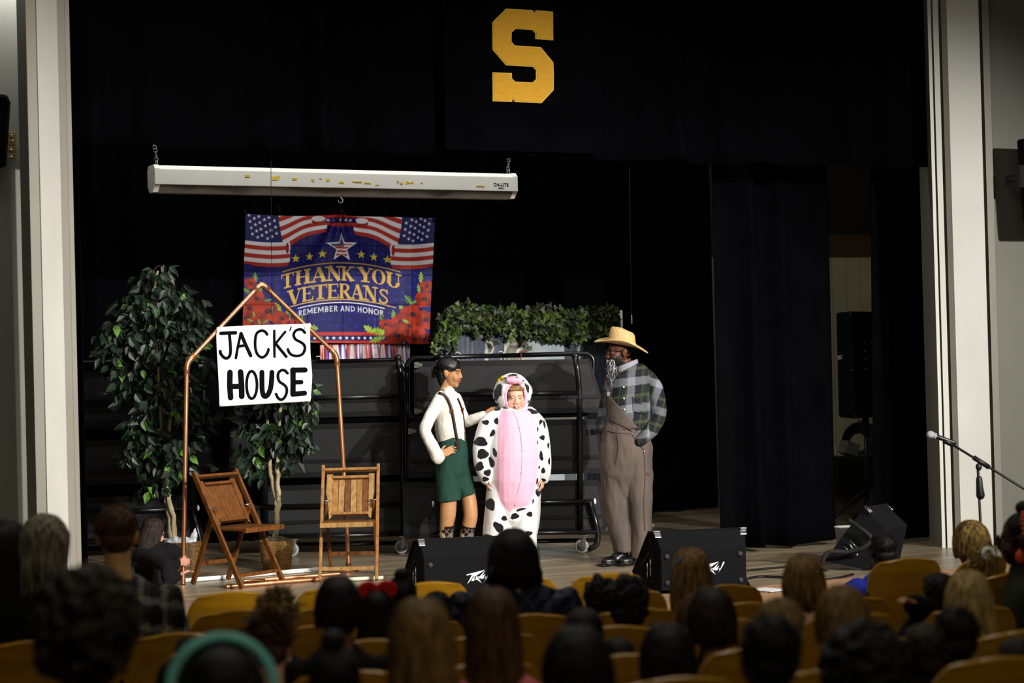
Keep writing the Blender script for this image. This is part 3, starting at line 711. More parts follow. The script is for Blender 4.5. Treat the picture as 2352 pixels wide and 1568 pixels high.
# ================================================================== CASTLE BACKDROP WITH IVY
YK = 16.2
def backdrop():
    nu, nv = 330, 300; px = np.linspace(1034, 1424, nu); py = np.linspace(735, 1165, nv); PXg, PYg = np.meshgrid(px, py)
    x = 4.704 * (PXg - 960); y = 4.704 * (PYg - 680)      # the zoom frame it was measured in
    base = np.array(lin('#4a4f60')); c = np.zeros(x.shape + (3,)); c[:] = base
    n1 = .8 + .2 * np.sin(x / 17. + np.sin(y / 60.)) * np.sin(x / 7.); c *= n1[..., None]
    pale = np.array(lin('#c9d2c4')); pale2 = np.array(lin('#b9c6d2')); dark = np.array(lin('#22242c'))
    m_ = (x > 930) & (x < 1585) & (y > 360 + .0009 * (x - 1290) ** 2); c[m_] = pale * .8
    t_ = np.clip((x[m_] - 930) / 500, 0, 1)[:, None]; c[m_] = pale * (1 - t_) * .8 + pale2 * t_ * .95
    for cx, cy, r_ in ((1290, 700, 330), (1290, 700, 275), (1250, 760, 200)):
        d = np.hypot((x - cx) , (y - cy) * 1.0); m_ = (np.abs(d - r_) < 26) & (x < 1240) & (y < cy) & (x > 930); c[m_] = np.array(lin('#8d8a78')) * (.6 + .4 * np.sin(d[m_] / 3.))[:, None]
    m_ = (x > 1000) & (x < 1200) & (np.sin(y / 14.) > .35) & (y > 440) & (y < 600) ; c[m_] = c[m_] * .45
    for a, b in ((480, 640), (1700, 1800), (720, 745)):
        m_ = (x > a) & (x < b); s_ = .5 + .5 * np.sin((x - a) / (b - a) * 22.); c[m_] = c[m_] * (.5 + .9 * s_[m_])[:, None]
    for cx, cy in ((760, 560), (1690, 560)):
        d = np.hypot(x - cx, (y - cy) * .8); m_ = (np.abs(d - 52) < 9) & (x > cx - 10); c[m_] = np.array(lin('#a8a48e'))
    for cx in (745, 1735):
        m_ = np.abs(x - cx) < 12 + 10 * np.clip((y - 420) / 300., 0, 1); c[m_ & (y > 330)] = np.array(lin('#9aa394'))
    m_ = (y > 950); c[m_] = c[m_] * .8 + pale * .1; m_ = (y > 1150) & (np.sin(y / 40.) > .2); c[m_] = np.array(lin('#6a7060')) * .9
    m_ = (x > 1790); c[m_] = np.array(lin('#3c4552')) * (.8 + .3 * np.sin(x[m_] / 9.) * np.sin(y[m_] / 50.))[:, None]
    r0 = np.array(ray(0, 0)); D = r0 + PXg[..., None] * np.array(RC) / FPX - PYg[..., None] * np.array(UC) / FPX
    P = np.array(EYE) + D * (YK / D[..., 1:2]); P[..., 1] += .012 * np.sin(PXg / 9.) * np.sin(PYg / 70.)
    o0 = PZ(1220, 1255).copy(); o0 = Vector((PY(1220, 900, YK).x, YK, STAGE))
    P -= np.array(o0); idx = np.arange(nu * nv).reshape(nv, nu)
    q = np.stack([idx[:-1, :-1], idx[1:, :-1], idx[1:, 1:], idx[:-1, 1:]], -1).reshape(-1, 4)
    me = bpy.data.meshes.new('painted_cloth'); me.from_pydata(P.reshape(-1, 3).tolist(), [], q.tolist()); set_col(me, np.clip(c, 0, 1).reshape(-1, 3))
    root = empty('castle_backdrop', o0, 0, 'grey painted castle hall backdrop cloth standing behind the risers', 'backdrop')
    solid(link('painted_cloth', me, attr_mat('backdrop_print', .6, .3), root), .004)
    for pxx in (1031, 1428):
        a = PY(pxx, 712, YK + .02) - o0; mb = MB(); mb.tube([(a.x, .03, a.z), (a.x, .03, 0)], .012, 8); mb.tube([(a.x - .3, .03, .012), (a.x + .3, .03, .012)], .012, 8); mb.tube([(a.x, -.2, .012), (a.x, .3, .012)], .012, 8)
        mb.build('stand_pole', WHITEM, root)
    a = PY(1031, 720, YK + .02) - o0; b = PY(1428, 722, YK + .02) - o0; mb = MB(); mb.tube([a + Vector((0, .03, 0)), b + Vector((0, .03, 0))], .011, 8); mb.build('cross_rail', WHITEM, root)
    return root
backdrop()
LEAFY = [(0, 0), (.28, .22), (.5, .16), (.62, .5), (.4, .48), (.2, .62), (0, 1.0), (-.2, .62), (-.4, .48), (-.62, .5), (-.5, .16), (-.28, .22)]
LEAFF = [(0, 0), (.26, .2), (.33, .45), (.22, .75), (0, 1.1), (-.22, .75), (-.33, .45), (-.26, .2)]
def add_leaf(mb, shape, p, size, d, nrm, curl=.25):
    d = Vector(d).normalized(); n_ = Vector(nrm); x = d.cross(n_)
    if x.length < 1e-3: x = d.orthogonal()
    x.normalize(); n_ = x.cross(d); vs = []
    for a, b in shape: vs.append(Vector(p) + x * (a * size) + d * (b * size) + n_ * (size * (curl * abs(a) - curl * .8 * b * b)))
    k = len(vs); half = k // 2
    # two halves about the midrib
    mb.add(vs, [tuple(range(0, half + 1)), (0,) + tuple(range(half, k))])
def leafmat(name, a, b, rough=.45):
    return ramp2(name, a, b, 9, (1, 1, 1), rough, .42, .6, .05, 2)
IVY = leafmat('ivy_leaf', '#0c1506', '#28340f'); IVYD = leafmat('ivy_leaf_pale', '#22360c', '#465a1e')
def ivy():
    o0 = PY(1220, 740, YK - .05); root = empty('ivy_garland', o0, 0, 'artificial green ivy garland draped over the top of the castle backdrop', 'garland')
    rs = random.Random(4); mb = MB(); mb2 = MB(); vine = MB()
    runs = [([(1030, 716), (1130, 722), (1230, 726), (1320, 728), (1400, 720)], 10, 620), ([(1030, 735), (1120, 740), (1210, 752), (1300, 750), (1400, 742)], 12, 560), ([(1035, 722), (1025, 745), (1012, 775), (1000, 803)], 12, 170),
            ([(1036, 720), (1034, 760), (1030, 800)], 8, 120), ([(1395, 712), (1402, 740), (1408, 775), (1412, 800), (1413, 850), (1412, 900)], 9, 150), ([(1050, 745), (1140, 735), (1250, 762), (1330, 765), (1390, 755)], 9, 330), ([(1240, 755), (1265, 765), (1290, 755)], 5, 40)]
    for pts, sp, n in runs:
        path = catmull([PY(a, b, YK - .06) - o0 for a, b in pts], 8); vine.tube(path, .006, 6)
        for k in range(n):
            i = rs.random() * (len(path) - 1); p = path[int(i)].lerp(path[min(len(path) - 1, int(i) + 1)], i % 1)
            p = p + Vector((rs.gauss(0, sp * .55 / 270), rs.uniform(-.10, .03), rs.gauss(0, sp / 270)))
            d = Vector((rs.uniform(-1, 1), rs.uniform(-.6, .1), rs.uniform(-1, .35))); nn = Vector((rs.uniform(-.5, .5), -1, rs.uniform(-.2, .7)))
            add_leaf(mb if rs.random() < .66 else mb2, LEAFY, p, rs.uniform(.05, .085), d, nn)
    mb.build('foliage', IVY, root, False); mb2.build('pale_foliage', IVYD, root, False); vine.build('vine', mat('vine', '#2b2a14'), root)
ivy()
# ================================================================== helper: a thing facing the camera, drawn from photo pixels at its own distance
class Frame:
    def __init__(s, root_px, dist=None, ppm=None, z=STAGE, ground=True):
        s.d = dist if dist else FPX / ppm
        p = PD(root_px[0], root_px[1], s.d)
        s.root = Vector((p.x, p.y, z if ground else p.z)); s.inv = Matrix.Rotation(YAW, 3, 'Z')
    def __call__(s, px, py, off=0.):
        return s.inv @ (PD(px, py, s.d + off) - s.root)
    def empty(s, name, label, cat, group=None): return empty(name, s.root, -YAW, label, cat, group)

TUBE = mat('black_tube', '#101012', .28, .2, var=.2, scale=20, spec=.5)
PANELM = mat('riser_panel', (.0095, .0100, .0125), .55, var=.18, scale=2.5, bump=.04, bscale=60, spec=.35)
RIM = mat('riser_rim', '#09090a', .4)
STEEL = mat('steel', '#9a9a95', .35, .9)
RUBBER = mat('grey_rubber', '#8d8f92', .6)

def riser_cart(name, label, d0, xl, xr, panels, post_l, post_r, loop, rails, casters, caps, latches, legs=()):
    F = Frame(((xl + xr) / 2, 1000), d0); r = F.empty(name, label, 'riser cart', 'folding choir risers on wheels')
    y0 = lambda px: 0.
    roll = lambda px: -.0253 * (px - 1150)       # px rows below are given at x = 1150: follow the horizon
    pt = lambda px, py, off=0.: F(px, py, off)
    # top loop rail
    l, t, rr, b = loop
    pts = [pt(l, t, .12), pt(rr, t - .0253 * (rr - l), .12), pt(rr - 4, b - .0253 * (rr - l), .12), pt(l + 2, b, .12)]
    ring = arc_pts([(pts[0] + pts[1]) / 2, pts[1], pts[2], pts[3], pts[0], (pts[0] + pts[1]) / 2], .09, 6)
    mb = MB(); mb.tube(ring, .02, 10); mb.build('top_rail', TUBE, r)
    for P in (post_l, post_r):
        if P:
            a = [pt(x, y, .03) for x, y in P]; mb = MB(); mb.tube(arc_pts(a, .12, 5), .026, 12); mb.torus(a[0], .012, .02, (0, 1, 0), 12, 8); mb.build('post', TUBE, r)
    for (xa, ya, xb, yb, off) in rails:
        mb = MB(); mb.tube([pt(xa, ya, off), pt(xb, yb, off)], .02, 10); mb.build('cross_rail', TUBE, r)
    for P in legs:
        mb = MB(); mb.tube(arc_pts([pt(x, y, .0) for x, y in P], .1, 5), .025, 10); mb.build('outrigger_leg', TUBE, r)
    for quad, off in panels:
        q = [pt(x, y, off) for x, y in quad]; mb = MB()
        th = Vector((0, .035, 0)); mb.add([p for p in q] + [p + th for p in q], [(3, 2, 1, 0), (4, 5, 6, 7), (0, 1, 5, 4), (1, 2, 6, 5), (2, 3, 7, 6), (3, 0, 4, 7)])
        o = mb.build('deck_panel', PANELM, r, False)
        mb = MB()
        for i in range(4): mb.beam(q[i] + Vector((0, .012, 0)), q[(i + 1) % 4] + Vector((0, .012, 0)), .03 if i % 2 else .045, .03, (0, 1, 0)) if i in (0, 2) else mb.beam(q[i] + Vector((0, .012, 0)), q[(i + 1) % 4] + Vector((0, .012, 0)), .022, .03, (0, 1, 0))
        mb.build('panel_rim', RIM, o, False)
        # stiffening ribs across the back of the deck
        u = lambda s_, t_: q[0].lerp(q[1], s_).lerp(q[3].lerp(q[2], s_), t_)
        mb = MB(); mb.beam(u(.01, .72) + Vector((0, -.006, 0)), u(.99, .72) + Vector((0, -.006, 0)), .03, .014, (0, 1, 0)); mb.build('stiffener', RIM, o, False)
    for x, y in casters:
        c = pt(x, y); c.z = .058; mb = MB()
        mb.tube([c + Vector((0, -.02, 0)), c + Vector((0, .02, 0))], .058, 24, ref=(0, 0, 1)); w = mb.build('caster_wheel', RUBBER, r); auto(w); bevel(w, .008)
        mb = MB(); mb.tube([c + Vector((0, -.024, 0)), c + Vector((0, -.021, 0))], .04, 20, ref=(0, 0, 1)); mb.build('wheel_hub', mat('hub_grey', '#5f6064', .5), w)
        mb = MB(); mb.beam(c + Vector((.012, -.028, -.01)), c + Vector((.022, -.028, .085)), .03, .004, (0, 1, 0)); mb.beam(c + Vector((.012, .028, -.01)), c + Vector((.022, .028, .085)), .03, .004, (0, 1, 0))
        mb.box(c + Vector((.02, 0, .09)), (.07, .07, .012)); mb.tube([c + Vector((0, -.034, 0)), c + Vector((0, .034, 0))], .008, 8, ref=(0, 0, 1)); mb.build('caster_fork', STEEL, r, False)
    for x, y in caps:
        c = pt(x, y, -.005); mb = MB(); mb.ell(c, (.012, .022, .026)); mb.build('end_cap', WHITEM, r)
    for x, y in latches:
        c = pt(x, y, -.03); mb = MB(); mb.box(c, (.04, .02, .045)); mb.box(c + Vector((.03, -.01, .0)), (.035, .02, .025)); mb.tube([c + Vector((.0, -.02, .005)), c + Vector((0, -.012, .005))], .012, 10, ref=(0, 0, 1)); mb.build('latch', STEEL if (x + y) % 3 else RIM, r, False)
    return r
riser_cart('riser_cart', 'black folding riser cart on casters behind the cow costume, with coat hangers on its rail', 16.45, 933, 1390,
    [([(953, 836), (1353, 830), (1387, 941), (954, 947)], .02), ([(940, 974), (1370, 968), (1384, 1080), (938, 1091)], .06), ([(929, 1114), (1375, 1108), (1390, 1214), (929, 1232)], .04)],
    [(1011, 820), (1018, 876), (1021, 1232)], [(1321, 818), (1330, 876), (1333, 1226)], (934, 822, 1364, 962),
    [(1016, 906, 1329, 902, .0), (996, 1156, 1364, 1151, .0), (996, 1226, 1375, 1221, 0.), (960, 1246, 1375, 1240, .25)], [(1336, 1252), (1008, 1258)], [(995, 1157), (1366, 1151)], [(943, 990), (947, 1072), (957, 944), (957, 838), (1377, 984)],
    [[(1356, 1152), (1374, 1222), (1372, 1252), (1350, 1262)]])
riser_cart('riser_cart', 'black folding riser cart behind the upright folding chair and the white sign', 16.8, 520, 930,
    [([(545, 846), (912, 836), (916, 948), (540, 958)], .02), ([(533, 985), (925, 975), (926, 1084), (528, 1095)], .06), ([(612, 1122), (926, 1112), (926, 1222), (612, 1232)], .04)],
    [(604, 832), (608, 890), (610, 1238)], [(914, 822), (923, 880), (928, 1228)], (527, 836, 928, 968),
    [(606, 917, 922, 909, .0), (582, 1164, 926, 1157, .0), (582, 1234, 926, 1226, 0.), (600, 1252, 926, 1246, .25)], [(922, 1256), (671, 1267)], [(581, 1165)], [(535, 997), (533, 1078), (534, 1094)],
    [[(590, 1166), (600, 1234), (600, 1256), (620, 1270)]])
riser_cart('riser_cart', 'black folding riser cart half hidden behind the taller potted tree', 17.0, 120, 500,
    [([(120, 862), (420, 852), (452, 966), (118, 974)], .02), ([(120, 1020), (478, 1010), (497, 1100), (118, 1110)], .06), ([(120, 1150), (430, 1142), (470, 1240), (118, 1250)], .04)],
    None, [(420, 838), (440, 900), (446, 1236)], (60, 835, 470, 982),
    [(120, 925, 430, 917, .0), (120, 1178, 448, 1168, .0), (120, 1244, 470, 1236, 0.)], [(440, 1262)], [(455, 1166)], [(478, 987), (490, 1077), (462, 842)],
    [[(440, 1168), (460, 1240), (458, 1266), (440, 1276)]])
# wire coat hangers and a red tie on the rails
for (x, y, m_, lab) in ((1051, 817, WHITEM, 'white hanger hooked on the riser rail just above the woman in suspenders'), (1150, 815, WHITEM, 'white hanger hooked on the riser rail above the cow hood'), (731, 826, WHITEM, 'white hanger hooked on the riser rail below the bunting')):
    F = Frame((x, y), 16.93 if x < 800 else 16.57, ground=False); r = F.empty('coat_hanger', lab, 'hanger', 'coat hangers on the riser rails'); mb = MB()
    mb.torus((0, 0, .005), .026, .003, (0, 1, 0), 14, 6, -90, 160); mb.tube([(0, 0, -.02), (.004, 0, -.06)], .003, 6); mb.build('hook', m_, r)
    mb = MB(); mb.tube(arc_pts([(.004, 0, -.06), (.19, 0, -.14), (-.18, 0, -.14), (.004, 0, -.06)], .02), .003, 6); mb.build('shoulder_wire', m_, r)
F = Frame((1197, 816), 16.55, ground=False); mb = MB(); mb.torus((0, 0, 0), .026, .005, (1, 0, 0), 14, 6); mb.tube([(0, -.02, .02), (.02, -.03, .035), (.035, -.02, .03)], .005, 6); mb.tube([(0, -.025, -.02), (-.008, -.03, -.05)], .005, 6)
o = mb.build('cord_tie', mat('red_cord', '#8e1f14', .8)); o.location = F.root; o.rotation_euler = (0, 0, -YAW); tag(o, 'short red cord knotted round the black riser rail', 'cord')

# ================================================================== COPPER PIPE HOUSE FRAME AND SIGN
YF = 14.3
COPPER = mat('copper', (.62, .27, .13), .33, .85, var=.4, scale=5, stretch=(1, 1, .6))
o0 = PY(800, 1310, YF); o0.z = STAGE
hf = empty('house_frame', o0, 0, 'copper pipe outline of a house holding the white sign', 'house frame')
q = lambda px, py: PY(px, py, YF) - o0
LT, AP, RT = q(429, 834), q(601, 650), q(773, 815); RBt = q(801, 1310); RBt.z = .01; LB = q(421, 1285); LB = LT + (LB - LT) * ((LT.z - .01) / (LT.z - LB.z))
midR = q(789, 1075)
pr = .0178
for nm, pts in (('post', [LT, LB]), ('post', [RT, midR, RBt]), ('rafter', [LT, AP]), ('rafter', [AP, RT])):
    mb = MB(); mb.tube(pts, pr, 14); auto(mb.build(nm, COPPER, hf), 50)
for c, a, b in ((LT, LB, AP), (AP, LT, RT), (RT, AP, RBt)):
    e1 = c + (a - c).normalized() * .085; e2 = c + (b - c).normalized() * .085; mb = MB(); mb.tube(arc_pts([e1, c, e2], .05, 6), pr + .004, 14)
    mb.torus(e1, pr + .002, .004, (a - c), 14, 6); mb.torus(e2, pr + .002, .004, (b - c), 14, 6); mb.build('elbow', COPPER, hf)
mb = MB(); mb.tube([RBt + Vector((-.08, 0, .012)), RBt + Vector((.08, 0, .012))], pr + .004, 12); mb.tube([RBt + Vector((0, 0, .01)), RBt + Vector((0, 0, .07))], pr + .004, 12); mb.build('tee', COPPER, hf)

sgn = empty('sign', PY(606, 838, YF - .03), 0, "white poster reading JACK'S HOUSE hung on the copper frame", 'sign')
so = Vector(sgn.location)
def zs(x, y): return PY(480 + x * .14029, 730 + y * .14029, YF - .03) - so
def bulge(p): return Vector((p.x, p.y + .012 * math.sin(p.x * 7 + 1) + .008 * math.sin(p.z * 9), p.z))
PAPER = mat('poster_paper', (.86, .86, .88), .6, var=.02)
out = [(135, 150), (700, 118), (1600, 97), (1652, 150), (1660, 600), (1681, 985), (1668, 1200), (1655, 1363), (900, 1405), (160, 1449), (140, 900), (115, 270)]
nx, nz = 24, 22; vs = []
for j in range(nz):
    for i in range(nx):
        u, v = i / (nx - 1), j / (nz - 1)
        xl_ = np.interp(v, [0, .09, .6, 1], [135, 115, 140, 160]); xr_ = np.interp(v, [0, .04, .37, .67, 1], [1605, 1652, 1660, 1681, 1655]); x = xl_ + (xr_ - xl_) * u
        yt = np.interp(u, [0, .4, 1], [152, 118, 97]); yb = np.interp(u, [0, .5, 1], [1449, 1405, 1363]); vs.append(bulge(zs(x, yt + (yb - yt) * v)))
mb = MB(); mb.add(vs, [(j * nx + i, (j + 1) * nx + i, (j + 1) * nx + i + 1, j * nx + i + 1) for j in range(nz - 1) for i in range(nx - 1)])
solid(mb.build('poster', PAPER, sgn), .003)
def stroke(mb, pts, w, fn, closed=False, n=10, dy=-.0045):
    P = [Vector((a, b)) for a, b in pts]; m_ = len(P) - (0 if closed else 1)
    # one ribbon per stroke with mitred joints and round ends
    L = []; Rr = []
    for i in range(len(P)):
        a = P[i - 1] if (i > 0 or closed) else None; b = P[(i + 1) % len(P)] if (i < len(P) - 1 or closed) else None
        t = ((P[i] - a).normalized() if a is not None else Vector((0, 0))) + ((b - P[i]).normalized() if b is not None else Vector((0, 0)))
        t.normalize(); nn = Vector((-t.y, t.x)); k = 1.
        if a is not None and b is not None: k = 1 / max(.6, abs((P[i] - a).normalized().dot(t)))
        L.append(P[i] + nn * w / 2 * k); Rr.append(P[i] - nn * w / 2 * k)
    T = lambda v: fn(v.x, v.y) + Vector((0, dy, 0))
    vs = [T(v) for v in L] + [T(v) for v in Rr]; N = len(P)
    mb.add(vs, [(i, (i + 1) % N, (i + 1) % N + N, i + N) for i in range(m_)])
    if not closed:
        for e, d in ((P[0], P[0] - P[1]), (P[-1], P[-1] - P[-2])):
            a0 = math.atan2(d.y, d.x); fan = [T(e)] + [T(e + Vector((math.cos(a0 + s_), math.sin(a0 + s_))) * (w / 2)) for s_ in [(-.5 + k / n) * math.pi for k in range(n + 1)]]
            mb.add(fan, [(0, i, i + 1) for i in range(1, n + 1)])
def crv(pts, n=5): return [(v.x, v.y) for v in catmull([(a, b, 0) for a, b in pts], n)]
letters = [
 [('J', [[(190, 252), (432, 242)], 58]), ('J', [crv([(330, 262), (345, 420), (348, 560), (322, 635), (270, 660), (215, 625), (183, 575), (178, 545)]), 50])],
 [('A', [[(437, 655), (462, 520), (520, 255)], 44]), ('A', [[(524, 255), (600, 430), (686, 615)], 58]), ('A', [[(475, 466), (612, 446)], 46])],
 [('C', [crv([(962, 268), (930, 225), (870, 206), (800, 240), (769, 320), (766, 480), (800, 592), (872, 645), (940, 610), (978, 545), (984, 512)]), 46])],
 [('K', [[(1080, 208), (1082, 636)], 38]), ('K', [[(1256, 226), (1105, 415)], 40]), ('K', [[(1095, 405), (1272, 632)], 46])],
 [("'", [[(1350, 146), (1331, 202)], 20])],
 [('S', [crv([(1570, 240), (1530, 197), (1480, 185), (1420, 212), (1392, 280), (1425, 350), (1500, 392), (1558, 440), (1570, 510), (1530, 592), (1450, 620), (1370, 608), (1322, 565), (1300, 514)]), 44])],
 [('H', [[(333, 890), (325, 1100), (341, 1302)], 92]), ('H', [[(508, 886), (523, 1100), (526, 1280)], 96]), ('H', [[(350, 1121), (505, 1117)], 86])],
 [('O', None)],
 [('U', [crv([(868, 888), (866, 1060), (870, 1180), (892, 1262), (925, 1282), (968, 1250), (1008, 1150), (1026, 1020), (1035, 888)]), 82])],
 [('S', [crv([(1285, 903), (1250, 865), (1200, 852), (1146, 890), (1130, 960), (1155, 1040), (1222, 1088), (1266, 1140), (1270, 1222), (1232, 1308), (1180, 1336), (1130, 1305), (1100, 1245)]), 46])],
 [('E', [[(1375, 850), (1372, 1246)], 88]), ('E', [[(1370, 853), (1565, 850)], 84]), ('E', [[(1400, 1052), (1500, 1050)], 74]), ('E', [[(1372, 1246), (1552, 1230)], 84])],
]
mb = MB(); fz = lambda x, y: bulge(zs(x, y))
for lt in letters:
    for k, (nm, a) in enumerate(lt):
        if a is None: stroke(mb, [(695 + 88 * math.sin(2 * math.pi * i / 28), 1095 - 225 * math.cos(2 * math.pi * i / 28)) for i in range(28)], 48, fz, True)
        else: stroke(mb, a[0], a[1], fz, dy=-.0045 - .0004 * k)
solid(mb.build('painted_letters', mat('black_poster_paint', '#08080c', .9, spec=.05), sgn, False), .0006)
mb = MB()
for c in ((175, 185), (1605, 130)): mb.prism([(c[0] - 60, c[1] - 25), (c[0] + 45, c[1] - 50), (c[0] + 60, c[1] + 20), (c[0] - 40, c[1] + 50)], lambda x, y, t: zs(x, y) + Vector((0, t, 0)), -.012, -.008)
mb.build('clear_tape', mat('clear_tape', '#d8d6c8', .2), sgn, False)
# pipes lying on the boards behind the seats
def lying(name, label, a, b, r_, m_):
    A = PZ(*a); B = PZ(*b); A.z = B.z = STAGE + r_ + .001; mb = MB(); L = (B - A); mb.tube([(0, 0, 0), L * .5 + Vector((0, 0, .0)), L], r_, 12)
    o = auto(mb.build(name, m_), 50); o.location = A; tag(o, label, 'pipe'); return o
lying('plastic_pipe', 'white plastic pipe lying on the stage floor behind the folding chairs', (425, 1338), (748, 1311), .017, WHITEM)
lying('copper_pipe', 'long copper pipe lying on the stage floor nearest the seats', (520, 1352), (738, 1334), .016, COPPER)
lying('copper_pipe', 'copper pipe lying on the stage floor just in front of the white pipe', (560, 1339), (780, 1322), .015, COPPER)
lying('plastic_pipe', 'short white pipe end on the floor under the upright folding chair', (800, 1335), (880, 1331), .015, mat('cream_plastic', '#cfc9b8', .5))

# ================================================================== WOODEN FOLDING CHAIRS
OAK = ramp2('oak', '#744a20', '#a5763c', 7, (6, 6, .5), .42, .3, .75, .08, 6, .45)
OAKD = ramp2('oak_dark', '#4a280c', '#744414', 7, (6, 6, .5), .4, .3, .75, .08, 6, .45)
OAKL = ramp2('oak_pale', '#7d5a30', '#ab864e', 7, (6, 6, .5), .45, .3, .75, .08, 6, .4)
def folding_chair(loc, rz, label, m1, m2, m3, tilt=0):
    r = empty('folding_chair', loc, rz, label, 'folding chair', 'wooden folding chairs on the stage')
    W2 = .212; top = Vector((0, .25, .85)); foot = Vector((0, -.24, .012)); at = lambda z: foot.lerp(top, (z - foot.z) / (top.z - foot.z))
    for s_ in (-1, 1):
        dx = Vector((s_ * W2, 0, 0)); mb = MB(); mb.beam(foot + dx, top + dx, .024, .045, (0, 1, 0)); bevel(mb.build('rail', m1, r, False), .006)
        dx = Vector((s_ * (W2 - .032), 0, 0)); mb = MB(); mb.beam(Vector((0, .32, .012)) + dx, at(.54) + dx + Vector((0, -.0, .04)), .024, .042, (0, 1, 0)); bevel(mb.build('rear_leg', m2, r, False), .006)
    a = at(.815); mb = MB(); mb.beam(a + Vector((-W2, 0, 0)), a + Vector((W2, 0, 0)), .05, .022, (0, .5, 1)); bevel(mb.build('top_rail', m1, r, False), .005)
    a = at(.10); mb = MB(); mb.beam(a + Vector((-W2, 0, 0)), a + Vector((W2, 0, 0)), .022, .026); mb.build('stretcher', m3, r, False)
    mb = MB(); mb.beam(Vector((-W2 + .03, .24, .17)), Vector((W2 - .03, .24, .17)), .02, .028); mb.build('stretcher', m2, r, False)
    # seat
    mb = MB(); mb.box((0, -.06, .435), (2 * W2 - .03, .40, .02)); s_ = bevel(mb.build('seat', m2, r, False), .005)
    mb = MB(); mb.box((0, -.262, .432), (2 * W2 - .028, .03, .034)); mb.build('seat_edge', m3, r, False)
    # back panel: stiles, rails, slats
    b = empty_part = MB(); tilt_ = (top - foot).normalized(); off = Vector((0, .028, 0))
    P = lambda x, z: at(z) + Vector((x, 0, 0)) + off
    for s_ in (-1, 1):
        mb = MB(); pl = [(s_ * .186, .785), (s_ * .138, .785), (s_ * .138, .475), (s_ * .152, .455), (s_ * .160, .455), (s_ * .176, .60), (s_ * .188, .65)]
        if s_ < 0: pl = pl[::-1]
        mb.prism(pl, lambda x, z, t: P(x, z) + Vector((0, t, 0)), -.013, .013)
        bevel(mb.build('back_stile', m3, r, False), .004)
    for zz in (.755, .487): mb = MB(); mb.beam(P(-.14, zz), P(.14, zz), .044, .02, (0, .5, 1)); mb.build('back_rail', m1, r, False)
    for k in range(6):
        x = -.1165 + k * .0466; mb = MB(); mb.beam(P(x, .50), P(x, .74), .044, .012, (0, 1, 0)); bevel(mb.build('back_slat', [m1, m3, m2, m3, m1, m2][k] if m1 is OAK else [m2, m1, m2, m1, m2, m1][k], r, False), .003, 1)
    mb = MB()
    for s_ in (-1, 1): mb.tube([at(.56) + Vector((s_ * (W2 - .06), 0, .03)), at(.56) + Vector((s_ * (W2 + .014), 0, .03))], .006, 8)
    mb.build('pivot_bolt', STEEL, r)
    return r
p = PZ(806, 1329); folding_chair(p, -YAW, 'pale oak folding chair facing the hall in front of the right-hand copper post', OAK, OAKD, OAKL)
p = PZ(552, 1344); folding_chair(p, -YAW + R(52), 'dark varnished folding chair turned sideways beside the left-hand copper post', OAKD, OAKD, OAKD)

# ================================================================== POTTED TREES
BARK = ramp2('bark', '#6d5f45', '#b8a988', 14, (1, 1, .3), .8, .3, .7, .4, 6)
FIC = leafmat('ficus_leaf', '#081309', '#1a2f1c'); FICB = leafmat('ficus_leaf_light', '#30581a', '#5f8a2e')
WICK = ramp2('wicker', '#6a4a22', '#b58c50', 30, (1, 1, 4), .6, .3, .7, .3, 5); WICKD = ramp2('wicker_dark', '#3a2712', '#7a5a30', 30, (1, 1, 4), .6, .3, .7, .3, 5)
def basket(name, label, loc, r0, r1, h, m_):
    n, nz = 132, 44; vs = []
    for j in range(nz):
        t = j / (nz - 1); r_ = r0 + (r1 - r0) * t ** .85; row = int(t * 21)
        for k in range(n):
            a = 2 * math.pi * k / n; w = .0045 * math.sin(a * 22 + math.pi * (row % 2)) + .004 * abs(math.sin(t * 21 * math.pi))
            vs.append(((r_ + w) * math.cos(a), (r_ + w) * math.sin(a), h * t))
    mb = MB(); mb.add(vs, [(j * n + k, j * n + (k + 1) % n, (j + 1) * n + (k + 1) % n, (j + 1) * n + k) for j in range(nz - 1) for k in range(n)] + [tuple(range(n - 1, -1, -1))])
    r = empty(name, loc, 0, label, 'basket'); solid(mb.build('woven_wall', m_, r), .006, 1)
    mb = MB(); mb.torus((0, 0, h + .004), r1 + .004, .009, (0, 0, 1), 48, 8); mb.torus((0, 0, h - .02), r1 + .006, .005, (0, 0, 1), 48, 6)
    for k in range(30):
        a = 2 * math.pi * k / 30; mb.tube([((r1 + .006) * math.cos(a), (r1 + .006) * math.sin(a), h - .03), ((r1 + .006) * math.cos(a + .03), (r1 + .006) * math.sin(a + .03), h + .008)], .004, 5)
    mb.build('rim', m_, r); return r
